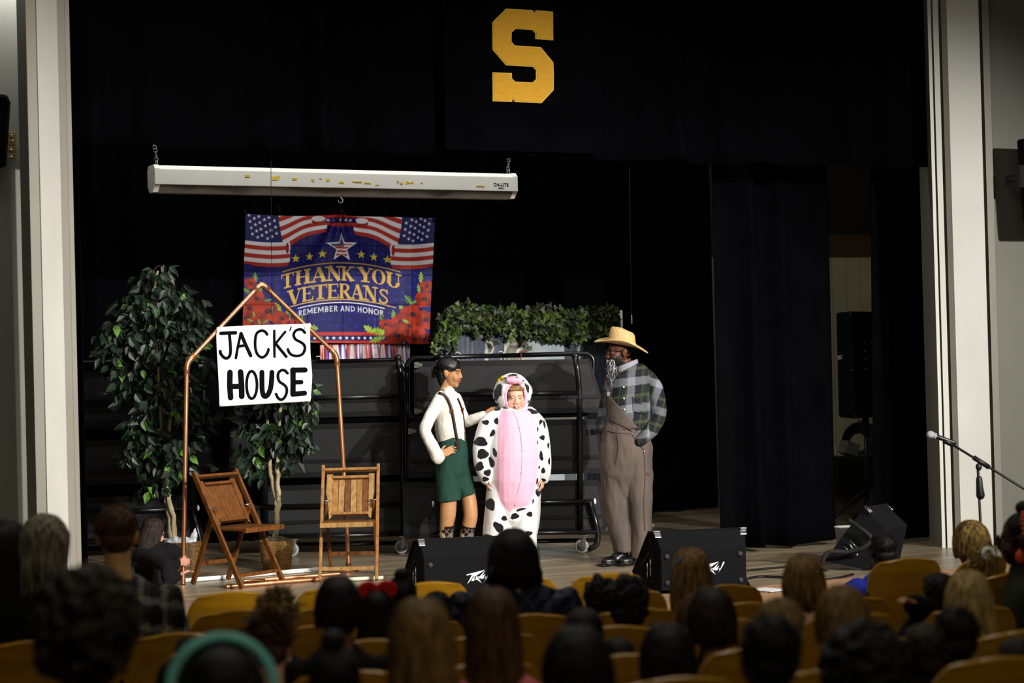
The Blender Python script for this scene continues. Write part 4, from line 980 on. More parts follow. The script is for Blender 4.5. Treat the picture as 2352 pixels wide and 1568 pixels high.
def tree(name, label, F, trunks, clusters, n, seed, size, dep=.24):
    r = F.empty(name, label, 'tree', 'artificial ficus trees'); rs = random.Random(seed)
    for tr, rad in trunks:
        pts = catmull([F(x, y, of) for x, y, of in tr], 6); N = len(pts); pts = [p + Vector((rs.gauss(0, .004), rs.gauss(0, .004), 0)) for p in pts]
        mb = MB(); mb.tube(pts, [rad * (1 - .55 * i / N) * (1 + .1 * math.sin(i * 1.7)) for i in range(N)], 10); mb.build('trunk', BARK, r)
    mb = MB(); mb2 = MB(); tw = MB(); tot = sum(c[2] * c[3] for c in clusters)
    for cx, cy, rx, ry in clusters:
        base = F(cx, cy, rs.uniform(-.1, .1)); m_ = max(3, int(n * rx * ry / tot)); inner = F(*trunks[0][0][-1]); 
        for _ in range(max(2, m_ // 16)):
            e = base + Vector((rs.uniform(-1, 1) * rx * .8 / 280, rs.uniform(-.18, .18), rs.uniform(-1, .6) * ry / 280)); s0 = base + Vector((rs.uniform(-.05, .05), 0, ry * .4 / 280))
            tw.tube(catmull([s0, s0.lerp(e, .5) + Vector((0, 0, .03)), e], 3), .0028, 4)
        for _ in range(m_):
            while True:
                u = (rs.uniform(-1, 1), rs.uniform(-1, 1), rs.uniform(-1, 1))
                if u[0] ** 2 + u[1] ** 2 + u[2] ** 2 < 1: break
            p = base + Vector((u[0] * rx / 280, u[1] * dep, u[2] * ry / 280))
            d = Vector((u[0] * .9 + rs.gauss(0, .35), u[1] * .5 + rs.gauss(0, .3), -.75 + rs.gauss(0, .4))); nn = Vector((rs.gauss(0, .5), -1 + rs.gauss(0, .3), .35 + rs.gauss(0, .4)))
            add_leaf(mb2 if rs.random() < .07 else mb, LEAFF, p, size * rs.uniform(.75, 1.2), d, nn, .2)
    mb.build('foliage', FIC, r, False); mb2.build('pale_foliage', FICB, r, False); tw.build('twigs', mat('twig', '#2a2a18', .7), r)
    return r
F1 = Frame((418, 1296), 15.95)
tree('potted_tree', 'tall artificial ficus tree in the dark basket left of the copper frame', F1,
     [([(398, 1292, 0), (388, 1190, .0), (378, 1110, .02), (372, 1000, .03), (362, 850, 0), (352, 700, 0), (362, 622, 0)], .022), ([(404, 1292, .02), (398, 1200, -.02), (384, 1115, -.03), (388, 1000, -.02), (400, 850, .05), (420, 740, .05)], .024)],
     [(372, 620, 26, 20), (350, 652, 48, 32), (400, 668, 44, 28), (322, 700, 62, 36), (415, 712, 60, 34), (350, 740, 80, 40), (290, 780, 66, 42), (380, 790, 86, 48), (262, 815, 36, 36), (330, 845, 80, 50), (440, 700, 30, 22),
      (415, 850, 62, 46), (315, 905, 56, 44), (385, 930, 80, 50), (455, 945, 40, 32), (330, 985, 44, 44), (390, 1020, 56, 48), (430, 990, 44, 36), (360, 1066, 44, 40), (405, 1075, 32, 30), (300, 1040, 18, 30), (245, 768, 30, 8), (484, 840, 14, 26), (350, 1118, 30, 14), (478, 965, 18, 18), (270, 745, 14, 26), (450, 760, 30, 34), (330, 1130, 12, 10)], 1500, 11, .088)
b1 = basket('basket', 'dark wicker basket of the taller tree with plastic sheeting in it', F1.root, .125, .150, .215, WICKD)
mb = MB()
for x, z, rr_ in ((-.05, .22, .06), (.02, .22, .07), (.07, .21, .05), (-.09, .21, .05)): mb.ell((x, -.02, z), (rr_, .06, .05))
mb.tube([(.09, -.03, .2), (.105, -.03, .27), (.122, -.03, .33)], [.04, .03, .006], 10, dome=True)
mb.tube([(-.03, -.03, .22), (-.035, -.03, .26)], [.05, .015], 10, dome=True)
me = remesh(mb, .007, 3, 'bag'); wrinkle(me, .012, 22, 2); wrinkle(me, .006, 55, 5)
BAGM = mat('bag_plastic', '#b9bcc2', .18, 0, var=.15, scale=12, spec=.7)
o = link('plastic_bag', me, BAGM); o.location = F1.root; o.rotation_euler = (0, 0, -YAW); tag(o, 'crumpled clear plastic bag stuffed round the trunk in the dark basket', 'plastic bag')
F2 = Frame((636, 1310), 15.72)
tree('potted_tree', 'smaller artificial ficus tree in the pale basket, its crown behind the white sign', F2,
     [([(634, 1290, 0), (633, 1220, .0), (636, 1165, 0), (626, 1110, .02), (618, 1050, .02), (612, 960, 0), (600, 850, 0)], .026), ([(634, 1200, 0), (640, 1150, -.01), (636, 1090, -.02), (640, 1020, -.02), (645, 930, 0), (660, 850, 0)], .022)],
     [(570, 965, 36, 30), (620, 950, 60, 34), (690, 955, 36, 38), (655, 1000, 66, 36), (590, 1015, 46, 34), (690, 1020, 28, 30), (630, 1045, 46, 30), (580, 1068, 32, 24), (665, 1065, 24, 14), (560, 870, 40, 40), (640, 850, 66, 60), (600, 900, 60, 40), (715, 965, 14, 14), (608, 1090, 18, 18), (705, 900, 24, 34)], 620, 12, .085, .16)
b2 = basket('basket', 'pale woven wicker basket of the smaller tree, full of moss', F2.root, .098, .128, .225, WICK)
mb = MB(); mb.ell((0, 0, .215), (.115, .115, .05), None, 24, 12); me = remesh(mb, .008, 1, 'moss'); wrinkle(me, .02, 45, 1); wrinkle(me, .012, 110, 2)
o = link('moss', me, ramp2('moss', '#3a3526', '#7a7358', 60, (1, 1, 1), .95, .3, .7, .5)); o.location = F2.root; tag(o, 'heap of dried grey moss filling the pale basket', 'moss', kind='stuff')

# ================================================================== STAGE MONITORS
CAB = mat('speaker_carpet', (.0045, .0045, .0055), .85, var=.2, scale=60, bump=.25, bscale=260, spec=.12)
GRILL = mat('speaker_grille', '#050506', .5, .3)
LOGO = [[(1250, 806), (1420, 770), (1690, 715), (1480, 838), (1400, 856), (1345, 940), (1262, 1027), (1385, 808), (1252, 826)], [(1392, 900), (1448, 852), (1456, 870), (1424, 890), (1442, 893), (1428, 914), (1408, 920), (1448, 934), (1432, 952), (1364, 964)],
        [(1455, 938), (1488, 846), (1602, 1018), (1520, 948), (1478, 930)], [(1508, 852), (1552, 868), (1688, 742), (1566, 918)], [(1604, 868), (1694, 812), (1680, 840), (1642, 862), (1672, 858), (1652, 882), (1632, 886), (1668, 895), (1650, 912), (1588, 920)],
        [(1690, 858), (1716, 900), (1800, 716), (1828, 742), (1742, 880), (1654, 996), (1700, 930)]]
def put_logo(parent, fn, sc, name='logo'):
    mb = MB()
    for pl in LOGO: mb.prism([((x - 1530) * sc, -(y - 880) * sc) for x, y in pl], fn, -.003, .001)
    # keep orientation independent of winding
    return mb.build(name, mat('logo_white', (.85, .85, .86), .4), parent, False)
def monitor(label, loc, rz, w=.62, sc=1.):
    r = empty('stage_monitor', loc, rz, label, 'stage monitor', 'wedge monitors on the stage edge')
    prof = [(0, .0), (0, .285), (.085, .40), (.13, .40), (.47, .07), (.47, 0)]
    vs = []
    for s_ in (-1, 1):
        for y, z in prof: vs.append((s_ * (w / 2 + y * .22), y, z + .012))
    n = 6; mb = MB(); mb.add(vs, [tuple(range(n)), tuple(range(2 * n - 1, n - 1, -1))] + [(i, i + n, (i + 1) % n + n, (i + 1) % n) for i in range(n)])
    bevel(mb.build('cabinet', CAB, r, False), .008, 2)
    mb = MB(); a = Vector((0, .145, .40)); b = Vector((0, .46, .092)); wv = (w / 2 + .05); nrm = Vector((0, .70, .72)); 
    mb.add([a + nrm * .012 + Vector((-wv, 0, 0)), a + nrm * .012 + Vector((wv, 0, 0)), b + nrm * .012 + Vector((wv + .05, 0, 0)), b + nrm * .012 + Vector((-wv - .05, 0, 0))], [(0, 1, 2, 3)]); solid(mb.build('grille', GRILL, r, False), .01)
    for s_ in (-1, 1):
        mb = MB(); mb.box((s_ * (w / 2 + .006), .085, .408), (.045, .05, .02), Matrix.Rotation(R(0), 3, 'X')); mb.box((s_ * (w / 2 + .002), .062, .388), (.045, .006, .04), Matrix.Rotation(R(-38), 3, 'X')); o = mb.build('metal_corner', CHROME, r, False); bevel(o, .004)
        for z in (.065, .245):
            mb = MB(); mb.tube([(s_ * w * .43, -.001, z), (s_ * w * .43, -.012, z)], [.02, .017], 14, ref=(0, 0, 1)); mb.torus((s_ * w * .43, -.012, z), .008, .003, (0, 1, 0), 12, 5); mb.build('rubber_foot', mat('foot_rubber', '#2a2a2e', .6), r)
        # jack and handle recess on the flared side
        xs_ = lambda y: s_ * (w / 2 + y * .22 + .001); mb = MB()
        q4 = [(.12, .06), (.30, .06), (.30, .16), (.16, .27), (.12, .27)]
        mb.tube([(xs_(y), y, z) for y, z in q4], .006, 6, closed=True, ref=(1, 0, 0)); fr = mb.build('side_recess', GRILL, r)
        mb = MB(); mb.tube([(xs_(.16) , .16, .10), (xs_(.16), .16, .22)], .006, 6); mb.tube([(xs_(.21), .21, .08), (xs_(.21), .21, .19)], .005, 6); mb.build('recess_bar', CHROME, fr)
    put_logo(r, lambda x, z, t: (x + .06, t - .002, .15 + z), .00029 * sc)
    return r
m1p = PZ(1080, 1381); monitor('black wedge monitor with a white logo in front of the woman in suspenders', m1p + Vector((0, 0, 0)), -YAW + R(10))
m2p = PZ(1618, 1361); monitor('black wedge monitor with a white logo in front of the man in overalls', m2p, -YAW + R(9), .60)
for o_ in [o for o in bpy.data.objects if o.name.startswith('stage_monitor')]: o_.location.z = STAGE + .012

# tipped loudspeaker with a bar handle, stage right
dS = 14.7; FS = Frame((1985, 1300), dS); r = FS.empty('floor_speaker', 'black loudspeaker tipped on its side with a bar handle by the right-hand curtain', 'speaker')
T = [FS(1985, 1161, .0), FS(2033, 1154, .30), FS(2086, 1205, .14), FS(2035, 1214, -.18)]
L_ = FS(1893, 1265, -.05) - FS(1985, 1161, 0.); Bt = [p + L_ for p in T]; Bt[1] = FS(1965, 1250, .30); Bt[2] = FS(2066, 1300, .14); Bt[3] = FS(1990, 1308, -.18); Bt[0] = FS(1890, 1290, -.05)
for p in Bt: p.z = max(p.z, .004)
mb = MB(); mb.add(T + Bt, [(0, 1, 2, 3), (7, 6, 5, 4), (0, 4, 5, 1), (1, 5, 6, 2), (2, 6, 7, 3), (3, 7, 4, 0)]); bevel(mb.build('cabinet', CAB, r, False), .015)
z4 = lambda x, y, of=0: FS(1860 + x * .1594, 1100 + y * .1594, of)
mb = MB(); mb.tube(catmull([z4(560, 590, -.12), z4(720, 700, -.2), z4(870, 820, -.26), z4(875, 900, -.27), z4(760, 990, -.25), z4(560, 1045, -.2), z4(300, 1045, -.16), z4(205, 1110, -.14), z4(180, 1200, -.12)], 6), .016, 10); mb.build('bar_handle', mat('handle_foam', '#1c1c1b', .8), r)
for a, b in (((785, 385), (880, 490)), ((805, 378), (905, 480)), ((1090, 345), (1195, 445))):
    mb = MB(); mb.tube([z4(a[0], a[1], -.05 if a[0] < 1000 else .16), z4(b[0], b[1], -.09 if a[0] < 1000 else .1)], .005, 6); mb.build('corner_trim', CHROME, r)
mb = MB(); mb.prism([(560, 940), (590, 930), (645, 1020), (610, 1025)], lambda x, y, t: z4(x, y, -.14 + t), -.01, 0); mb.tube([z4(580, 880, -.14), z4(690, 1000, -.16)], .004, 6); mb.tube([z4(495, 970, -.13), z4(560, 1030, -.14)], .004, 6); mb.ell(z4(680, 1085, -.17), .012); mb.build('jack_plate', STEEL, r)
# white bucket behind it
FB = Frame((1950, 1228), 15.4); mb = MB(); mb.lathe([(.0, .0), (.085, .0), (.11, .24), (.118, .245), (.112, .25), (.10, .24), (.08, .02)], (0, 0, 0), 28); o = mb.build('bucket', mat('milky_plastic', '#9a9a9a', .5)); o.location = FB.root + Vector((0, 0, .01)); tag(o, 'white plastic tub standing behind the tipped loudspeaker', 'bucket')

# loudspeaker on a tripod in the wings
FT = Frame((1975, 1200), 18.3); r = FT.empty('loudspeaker', 'tall black loudspeaker on a pole seen through the gap between the curtains', 'loudspeaker')
ca = [FT(1919, 718, .12), FT(1953, 714, -.05), FT(2030, 716, .30), FT(1990, 716, .5)]; cb = [FT(1925, 958, .12), FT(1966, 962, -.05), FT(2030, 956, .30), FT(1995, 954, .5)]
mb = MB(); mb.add(ca + cb, [(0, 1, 2, 3), (7, 6, 5, 4), (0, 4, 5, 1), (1, 5, 6, 2), (2, 6, 7, 3), (3, 7, 4, 0)]); bevel(mb.build('cabinet', CAB, r, False), .02)
mb = MB()
for x, y in ((1986, 785), (1987, 806), (1988, 826), (1989, 846), (2003, 785), (1954, 720), (1958, 850), (1966, 955)): mb.ell(FT(x, y, .08 if x > 1970 else -.06), .008, None, 8, 6)
mb.build('screw', STEEL, r)
mb = MB(); mb.tube([FT(1989, 960, .2), FT(1992, 1150, .2)], .022, 10); p = FT(1992, 1150, .2); mb.tube([FT(1988, 955, .2), FT(1989, 1000, .2)], .032, 10); mb.build('pole', BLACKM, r)
for dx, dy in ((-.45, -.25), (.4, -.2), (.05, .5)):
    mb = MB(); mb.tube([p + Vector((0, 0, .12)), (p.x + dx, p.y + dy, .015)], .013, 8); mb.build('leg', BLACKM, r)
lg = put_logo(r, lambda x, z, t: FT(1929 + x * 30, 822 - z * 60, .06 + t * 2), .00075)
# clutter in the wings
FC = Frame((1975, 1060), 20.0); mb = MB()
for k in range(6): mb.torus(FC(1978, 1012) + Vector((0, .03 * k, -.004 * k)), .19 - .018 * k, .011, (0, 1, .1), 28, 6)
r = FC.empty('cable_coil', 'coil of thick black cable hung on the back wall of the wings', 'cable coil'); mb.build('cable', mat('cable', '#0c0c0d', .5), r)
mb = MB(); c = FC(1978, 965); mb.tube([c + Vector((0, .15, .0)), c + Vector((0, -.0, .0))], .012, 6); mb.build('wall_hook', STEEL, r)
FG = Frame((1950, 1200), 19.8); r = FG.empty('storage_crate', 'dark wooden crate of stored props in the wings behind the tripod speaker', 'crate'); mb = MB(); mb.box(FG(1970, 1160) * 0 + Vector((FG(1970, 1160).x, .1, .28)), (.62, .4, .56)); bevel(mb.build('crate_body', mat('crate_wood', (.06, .04, .02), .7), r, False)); 
z_ = FG(1970, 1116).z; mb = MB()
for a, b in (((1922, 1112), (1992, 1100)), ((1925, 1116), (1992, 1112)), ((1945, 1112), (1998, 1072))): mb.beam(FG(*a), FG(*b), .03, .02)
mb.build('wood_slat', mat('pale_lath', '#8a7440', .6), r, False)
FX = Frame((1950, 1040), 19.7); mb = MB(); mb.box((0, 0, 0), (.16, .14, .13), Matrix.Rotation(R(18), 3, 'Y')); o = bevel(mb.build('cardboard_box', mat('grey_card', '#6d6a5c', .8), None, False)); o.location = FX(1950, 1030) * 0 + FX.root; o.location.z = PD(1950, 1030, 19.7).z; tag(o, 'small grey carton stacked under the coiled cable in the wings', 'box')
FX2 = Frame((1952, 1085), 19.75); mb = MB(); mb.box((0, 0, 0), (.5, .3, .34)); o = bevel(mb.build('equipment_case', mat('case_black', '#0e0d0c', .6), None, False)); o.location = FX2.root; o.location.z = PD(1952, 1085, 19.75).z; tag(o, 'dark equipment case under the small grey carton in the wings', 'case')

# ================================================================== MICROPHONES
dM = 13.3; FM = Frame((2251, 1195), dM, z=0.3); FM.root.z = hall_z(FM.root); r = FM.empty('microphone_stand', 'black boom microphone stand in front of the white right-hand pillar', 'microphone stand')
mb = MB(); a = FM(2246, 1075); base = Vector((FM(2252, 1200).x, 0, .02)); mb.tube([a, FM(2252, 1200), base], .0095, 10); mb.tube([FM(2248, 1140), FM(2250, 1142)], .01, 8); mb.build('upright', BLACKM, r)
mb = MB(); mb.tube([FM(2249, 1100), FM(2250, 1118), FM(2252, 1137)], [.022, .024, .03], 12, dome=True); mb.build('height_clutch', BLACKM, r)
mb = MB(); mb.tube([FM(2188, 1021), FM(2352, 1122), FM(2440, 1176)], .0085, 10); mb.tube([FM(2236, 1050), FM(2272, 1073)], .017, 10); mb.ell(FM(2248, 1072), (.022, .02, .026)); mb.tube([FM(2425, 1167), FM(2450, 1182)], .026, 12); mb.build('boom', BLACKM, r)
mb = MB(); mb.lathe([(0, .03), (.03, .03), (.12, .02), (.13, .0), (0, 0)], (base.x, 0, 0), 28); mb.build('round_base', BLACKM, r)
mc = FM.empty('microphone', 'handheld microphone with a silver ball grille clipped to the boom stand', 'microphone'); mb = MB(); mb.tube([FM(2150, 1002), FM(2176, 1011), FM(2193, 1017)], [.017, .015, .012], 14, dome=True); mb.build('mic_body', mat('mic_black', '#0d0d0e', .35), mc)
mb = MB(); mb.ell(FM(2137, 998), (.029, .027, .027)); mb.tube([FM(2144, 1000), FM(2150, 1002)], [.024, .02], 14); mb.build('ball_grille', mat('mic_mesh', '#a9abb0', .45, .7, bump=.6, bscale=500), mc)
mb = MB(); mb.tube([FM(2168, 1011), FM(2188, 1021)], [.02, .017], 10); mb.build('clip', BLACKM, mc)
for x0, y0, x1, y1, lab in ((622, 330, 625, 722, 'thin hanging microphone wire in front of the veterans banner'), (1445, 362, 1451, 742, 'thin hanging microphone wire above the straw hat')):
    p = PY(x1, y1, 13.3); r = empty('hanging_microphone', p, 0, lab, 'hanging microphone', 'hanging choir microphones'); t = PY(x0, y0, 13.3) - p; mb = MB(); mb.tube([(0, 0, .05), t, Vector((t.x, 0, 5.75 - p.z))], .0022, 6); mb.build('wire', BLACKM, r)
    mb = MB(); mb.tube([(0, 0, 0), (0, 0, .06)], .006, 10, dome=True); mb.build('capsule', mat('capsule_grey', '#4a4b4e', .4, .4), r)
# cables on the stage edge, paper
def cable(pts, label, r_=.007):
    P = [PZ(a, b) + Vector((0, 0, r_ + .002)) for a, b in pts]; o0 = P[0].copy(); mb = MB(); mb.tube(catmull([p - o0 for p in P], 6), r_, 6); o = mb.build('stage_cable', mat('cable', '#0c0c0d', .5)); o.location = o0; tag(o, label, 'cable')
cable([(1718, 1312), (1760, 1308), (1830, 1303), (1900, 1312)], 'black cable running along the boards right of the second monitor')
cable([(1716, 1332), (1745, 1327), (1790, 1328), (1830, 1330), (1880, 1336), (1925, 1330), (1960, 1322)], 'black cable looping along the wooden stage edge towards the tipped loudspeaker', .009)
cable([(1716, 1338), (1724, 1352), (1730, 1362), (1716, 1364), (1708, 1360)], 'knotted black cable hanging at the corner of the second monitor', .008)
p = PZ(1764, 1359); mb = MB(); mb.box((0, 0, .004), (.16, .2, .004), Matrix.Rotation(R(12), 3, 'Z')); o = mb.build('paper_sheet', PAPER, None, False); o.location = p + Vector((0, 0, .012)); tag(o, 'white sheet of paper lying on the ribbed stage edge', 'paper')

# ================================================================== WALL LOUDSPEAKERS AND BOARD
yw = YP - .05
on_wl = lambda px, py: PY(px, py, YWL - .03)
p = on_wl(14, 334); mb = MB()
for k in range(4): mb.box((0, 0, -.072 + k * .048), (.14, .03, .045))
r = empty('wall_board', p, 0, 'short pine board screwed to the wall at the far left edge', 'board'); bevel(mb.build('planks', ramp2('pine', '#6a5a34', '#9a8656', 9, (.6, 1, 6), .6, .3, .7), r, False), .003)
mb = MB()
for x, z in ((.035, .07), (.04, .03), (.03, -.03), (.03, -.08)): mb.tube([(x, -.02, z), (x, -.01, z)], .006, 8, ref=(0, 0, 1))
mb.build('bolt', STEEL, r)
p = PY(-25, 300, YWL - .26); mb = MB(); mb.prism([(-.2, -.26), (.085, -.26), (.122, .18), (.10, .235), (-.2, .235)], lambda x, z, t: (x, t, z), -.14, .14); r = empty('wall_speaker', p, 0, 'black wall loudspeaker cut by the left edge over the pine board', 'wall speaker'); bevel(mb.build('cabinet', CAB, r, False), .02)
mb = MB(); mb.box((-.0, .18, 0), (.06, .12, .06)); mb.build('bracket', BLACKM, r, False)
p = PY(2405, 400, ye - .45); r = empty('wall_speaker', p, 0, 'wall loudspeaker just outside the right edge, only its black bracket showing', 'wall speaker'); mb = MB(); mb.prism([(-.10, -.38), (.2, -.38), (.25, .3), (-.14, .3)], lambda x, z, t: (x, t, z), -.2, .2); bevel(mb.build('cabinet', CAB, r, False), .02)
a = PY(2334, 380, ye - .3) - p; b = PY(2372, 432, ye - .3) - p; mb = MB(); mb.box(((a.x + b.x) / 2, .12, (a.z + b.z) / 2), (b.x - a.x, .03, a.z - b.z)); mb.tube([((a.x + b.x) / 2, .12, (a.z + b.z) / 2), ((a.x + b.x) / 2, .35, (a.z + b.z) / 2)], .03, 10); mb.build('bracket', BLACKM, r, False)
# ================================================================== PEOPLE: shared builders
SKIN = attr_mat('skin', .5, .35)
def proj(F, co):
    """photo pixel of every local vertex of a frame (used to lay a garment's print where the photo shows it)"""
    rot = np.array(Matrix.Rotation(-YAW, 3, 'Z')); P = co @ rot.T + np.array(F.root) - np.array(EYE)
    d = P @ np.array(FW); return CXP + FPX * (P @ np.array(RC)) / d, CYP - FPX * (P @ np.array(UC)) / d
def T(mb, F, pts, dome=True, seg=28, ref=(0, 1, 0)):
    """limb through photo pixels: (px, py, depth offset, half width in px[, half depth in m])"""
    k = FPX / F.d; P = [F(p[0], p[1], p[2]) for p in pts]; rr = [(p[3] / k, p[4] if len(p) > 4 else p[3] / k) for p in pts]
    Q = catmull([(p.x, p.y, p.z) for p in P], 4); n = len(pts); R2 = []
    for i in range(len(Q)):
        t = i / 4; a = min(int(t), n - 2); f = t - a; R2.append((rr[a][0] * (1 - f) + rr[a + 1][0] * f, rr[a][1] * (1 - f) + rr[a + 1][1] * f))
    mb.tube(Q, R2, seg, True, ref, dome)
class Head:
    """canonical head: face towards -y, origin between the ears, about 0.225 m chin to crown"""
    def __init__(s, c, yaw=0., s_=1., pitch=0., roll=0., fat=1., nz=1., eo=1.):
        s.c = Vector(c); s.R = Matrix.Rotation(yaw, 3, 'Z') @ Matrix.Rotation(roll, 3, 'Y') @ Matrix.Rotation(pitch, 3, 'X'); s.s = s_; s.fat = fat; s.nz = nz; s.eo = eo
    def p(s, x, y, z): return s.c + s.R @ (Vector((x, y, z)) * s.s)
    def e(s, mb, c, r, u=14, v=10):
        r = r if isinstance(r, tuple) else (r, r, r); mb.ell(s.p(*c), tuple(q * s.s for q in r), s.R, u, v)
    def build(s, mb, ears=True, neck=.055, detail=True):
        f = s.fat; e = s.e
        e(mb, (0, .014, .034), (.075, .094, .086), 20, 14); e(mb, (0, -.020, -.03), (.062 * f, .066, .084), 18, 12); e(mb, (0, -.054, -.099), (.027 * f, .024, .021))
        e(mb, (0, -.03, -.075), (.05 * f, .05, .035))
        for k in (-1, 1):
            e(mb, (k * .036 * f, -.056, -.04), (.029 * f, .028, .03))
            if ears: e(mb, (k * .076, .012, -.006), (.010, .020, .032)); e(mb, (k * .082, .02, .004), (.008, .015, .022))
            if detail: e(mb, (k * .030, -.070, -.001), (.016, .014, .011)); e(mb, (k * .012, -.088 - .010 * s.nz, -.036), .0095)
        if detail:
            e(mb, (0, -.074, .022), (.052, .016, .013)); mb.tube([s.p(0, -.082, .012), s.p(0, -.086 - .008 * s.nz, -.008), s.p(0, -.088 - .018 * s.nz, -.030)], [.008 * s.s, .010 * s.s, .0125 * s.s], 10, dome=True)
            e(mb, (0, -.087, -.061), (.023, .010, .006)); e(mb, (0, -.085, -.073), (.020, .010, .007))
        if neck: mb.tube([s.p(0, .022, -.06), s.p(0, .034, -.12), s.p(0, .045, -.185)], [neck * s.s * 1.0, neck * s.s * .95, neck * s.s * 1.1], 14)
    def paint(s, co, skin, lips=None, brow='#2a1a10', eye='#2b1a0e', blush=None, beard=None, smile=False, scalp=None):
        q = (co - np.array(s.c)) @ np.array(s.R) / s.s; x, y, z = q[:, 0], q[:, 1], q[:, 2]
        c = np.tile(np.array(lin(skin)), (len(co), 1)); fr = y < -.045; ax = np.abs(x)
        n = np.sin(x * 90 + z * 40) * np.sin(z * 70 + y * 50); c *= (1 + .05 * n)[:, None]
        def mix(m_, col, k=1.):
            w = (m_ * k)[:, None] if m_.dtype != bool else (m_.astype(float) * k)[:, None]; c[:] = c * (1 - w) + np.array(lin(col)) * w
        if blush: mix(np.exp(-(((ax - .042) / .020) ** 2 + ((z + .032) / .018) ** 2)) * fr, blush, .75); mix(np.exp(-((x / .014) ** 2 + ((z + .03) / .02) ** 2)) * fr, blush, .4)
        if beard: mix(((z < -.045) & (y < .02) | (ax > .058) & (z < -.02) & (y < .0)) & (z > -.125) & ~((np.abs(z + .066) < .011) & (ax < .025)), beard, .92)
        mix((np.abs(z + .067) < .011 - ax * .22) & (ax < .026) & (y < -.068), lips or '#8a4a40', .85); mix((np.abs(z + .0675) < .0022) & (ax < .022) & (y < -.07), '#3a1512')
        mix(((((ax - .031) / .0145) ** 2 + ((z - .0005) / (.0052 * s.eo)) ** 2) < 1) & fr, '#cfc4ba'); mix((((ax - .031) ** 2 + (z - .0005) ** 2) < .0058 ** 2) & (np.abs(z - .0005) < .0052 * s.eo) & fr, eye)
        mix((np.abs(z - .0066 * s.eo + (ax - .031) ** 2 * 14) < .0022) & (np.abs(ax - .031) < .016) & fr, '#1c110c', .9)
        mix((np.abs(z - .0235 + (ax - .03) ** 2 * 8) < .0040) & (np.abs(ax - .031) < .020) & fr, brow, .85)
        if scalp: mix((z > .05) | ((y > .01) & (z > -.02) & (ax < .072)), scalp)
        return c
def hand(mb, wrist, d, n, side=1, s=1., curl=.35, spread=.12, thumb=.6, fist=0.):
    """palm and five separate bent fingers; d finger direction, n palm normal (facing out of the palm), side: where the thumb leaves"""
    d = Vector(d).normalized(); n = Vector(n); n = (n - d * n.dot(d)).normalized(); w = d.cross(n) * side; W = Vector(wrist)
    mb.tube([W - d * .015 * s, W + d * .02 * s, W + d * .055 * s, W + d * .092 * s], [(.024 * s, .020 * s), (.031 * s, .018 * s), (.040 * s, .016 * s), (.037 * s, .013 * s)], 14, True, n, True)
    for k, (o, L, r_) in enumerate(((.030, .072, .0082), (.010, .082, .0088), (-.010, .077, .0084), (-.029, .060, .0074))):
        b = W + d * (.086 - abs(o - .006) * .15) * s + w * o * s; a = curl * (1 + .12 * k) ; dd = (d + w * (o * spread * 8)).normalized(); p = b - dd * .012 * s; pts = [p]; ang = fist
        for f_, q in ((.45, .5), (.32, 1.), (.25, .8)):
            ang += a * q; v = dd * math.cos(ang) + n * math.sin(ang); p = p + v * L * f_ * s * (1.15 if f_ == .45 else 1); pts.append(p)
        mb.tube(catmull(pts, 3), [r_ * s * (1 - .03 * i) for i in range(len(catmull(pts, 3)))], 10, dome=True)
    b = W + d * .022 * s + w * .026 * s; v = (d * .62 + w * .62 + n * thumb * .6).normalized(); p1 = b + v * .045 * s; v2 = (d * .85 + w * .3 + n * thumb * .7).normalized(); p2 = p1 + v2 * .032 * s
    mb.tube(catmull([W + w * .012 * s, b, p1, p2], 3), [.013 * s, .013 * s, .0125 * s, .012 * s, .0115 * s, .011 * s, .0105 * s, .01 * s, .0095 * s, .0085 * s][:len(catmull([W, b, p1, p2], 3))], 10, dome=True)
def skin_body(mb, F, parent, head, voxel, smooth, name='body', extra=None, **kw):
    me = remesh(mb, voxel, smooth, name); co = coords(me); c = head.paint(co, **kw)
    if extra is not None: extra(co, c)
    set_col(me, c); return link(name, me, SKIN, parent)
def bvh_of(o): return BVHTree.FromPolygons([v.co[:] for v in o.data.vertices], [p.vertices[:] for p in o.data.polygons])
def on_surf(bv, F, px, py, lift=.008):
    """the point of a garment that the photo shows at this pixel"""
    a = F(px, py, -1.2); b = F(px, py, 1.2); d = (b - a).normalized(); h = bv.ray_cast(a, d)
    return (h[0] - d * lift) if h[0] is not None else None
def strap(F, bv, pts, w, name, m, parent, lift=.006, th=.004):
    P = [p for p in (on_surf(bv, F, a, b, lift) for a, b in [(v.x, v.y) for v in catmull([(x, y, 0) for x, y in pts], 5)]) if p is not None]
    for _ in range(2): P = [P[0]] + [(P[i - 1] + P[i] * 2 + P[i + 1]) / 4 for i in range(1, len(P) - 1)] + [P[-1]]
    mb = MB(); mb.tube(P, [(w / 2, th)] * len(P), 8, ref=(0, 1, 0)); return mb.build(name, m, parent)
def cloth(mb, name, m, parent, voxel=.007, smooth=5, fold=.004, fscale=9, seed=0, stretch=(1, 1, .6), col=None):
    me = remesh(mb, voxel, smooth, name)
    if fold: wrinkle(me, fold, fscale, seed, stretch); wrinkle(me, fold * .45, fscale * 2.6, seed + 3, stretch)
    if col is not None: set_col(me, col(coords(me)))
    return link(name, me, m, parent)
def inpoly(x, y, poly):
    c = np.zeros(x.shape, bool); n = len(poly)
    for i in range(n):
        x0, y0 = poly[i]; x1, y1 = poly[(i + 1) % n]
        if y0 != y1: c ^= ((y0 > y) != (y1 > y)) & (x < (x1 - x0) * (y - y0) / (y1 - y0) + x0)
    return c
def locks(mb, H, roots, ends, r_, rs, n=5, sag=.02):
    for a, b in zip(roots, ends):
        mid = a.lerp(b, .5) + Vector((rs.gauss(0, .006), rs.gauss(0, .006), sag)); mb.tube(catmull([a, mid, b], n), [r_ * (1 - .6 * i / (2 * n)) for i in range(2 * n + 1)], 5)

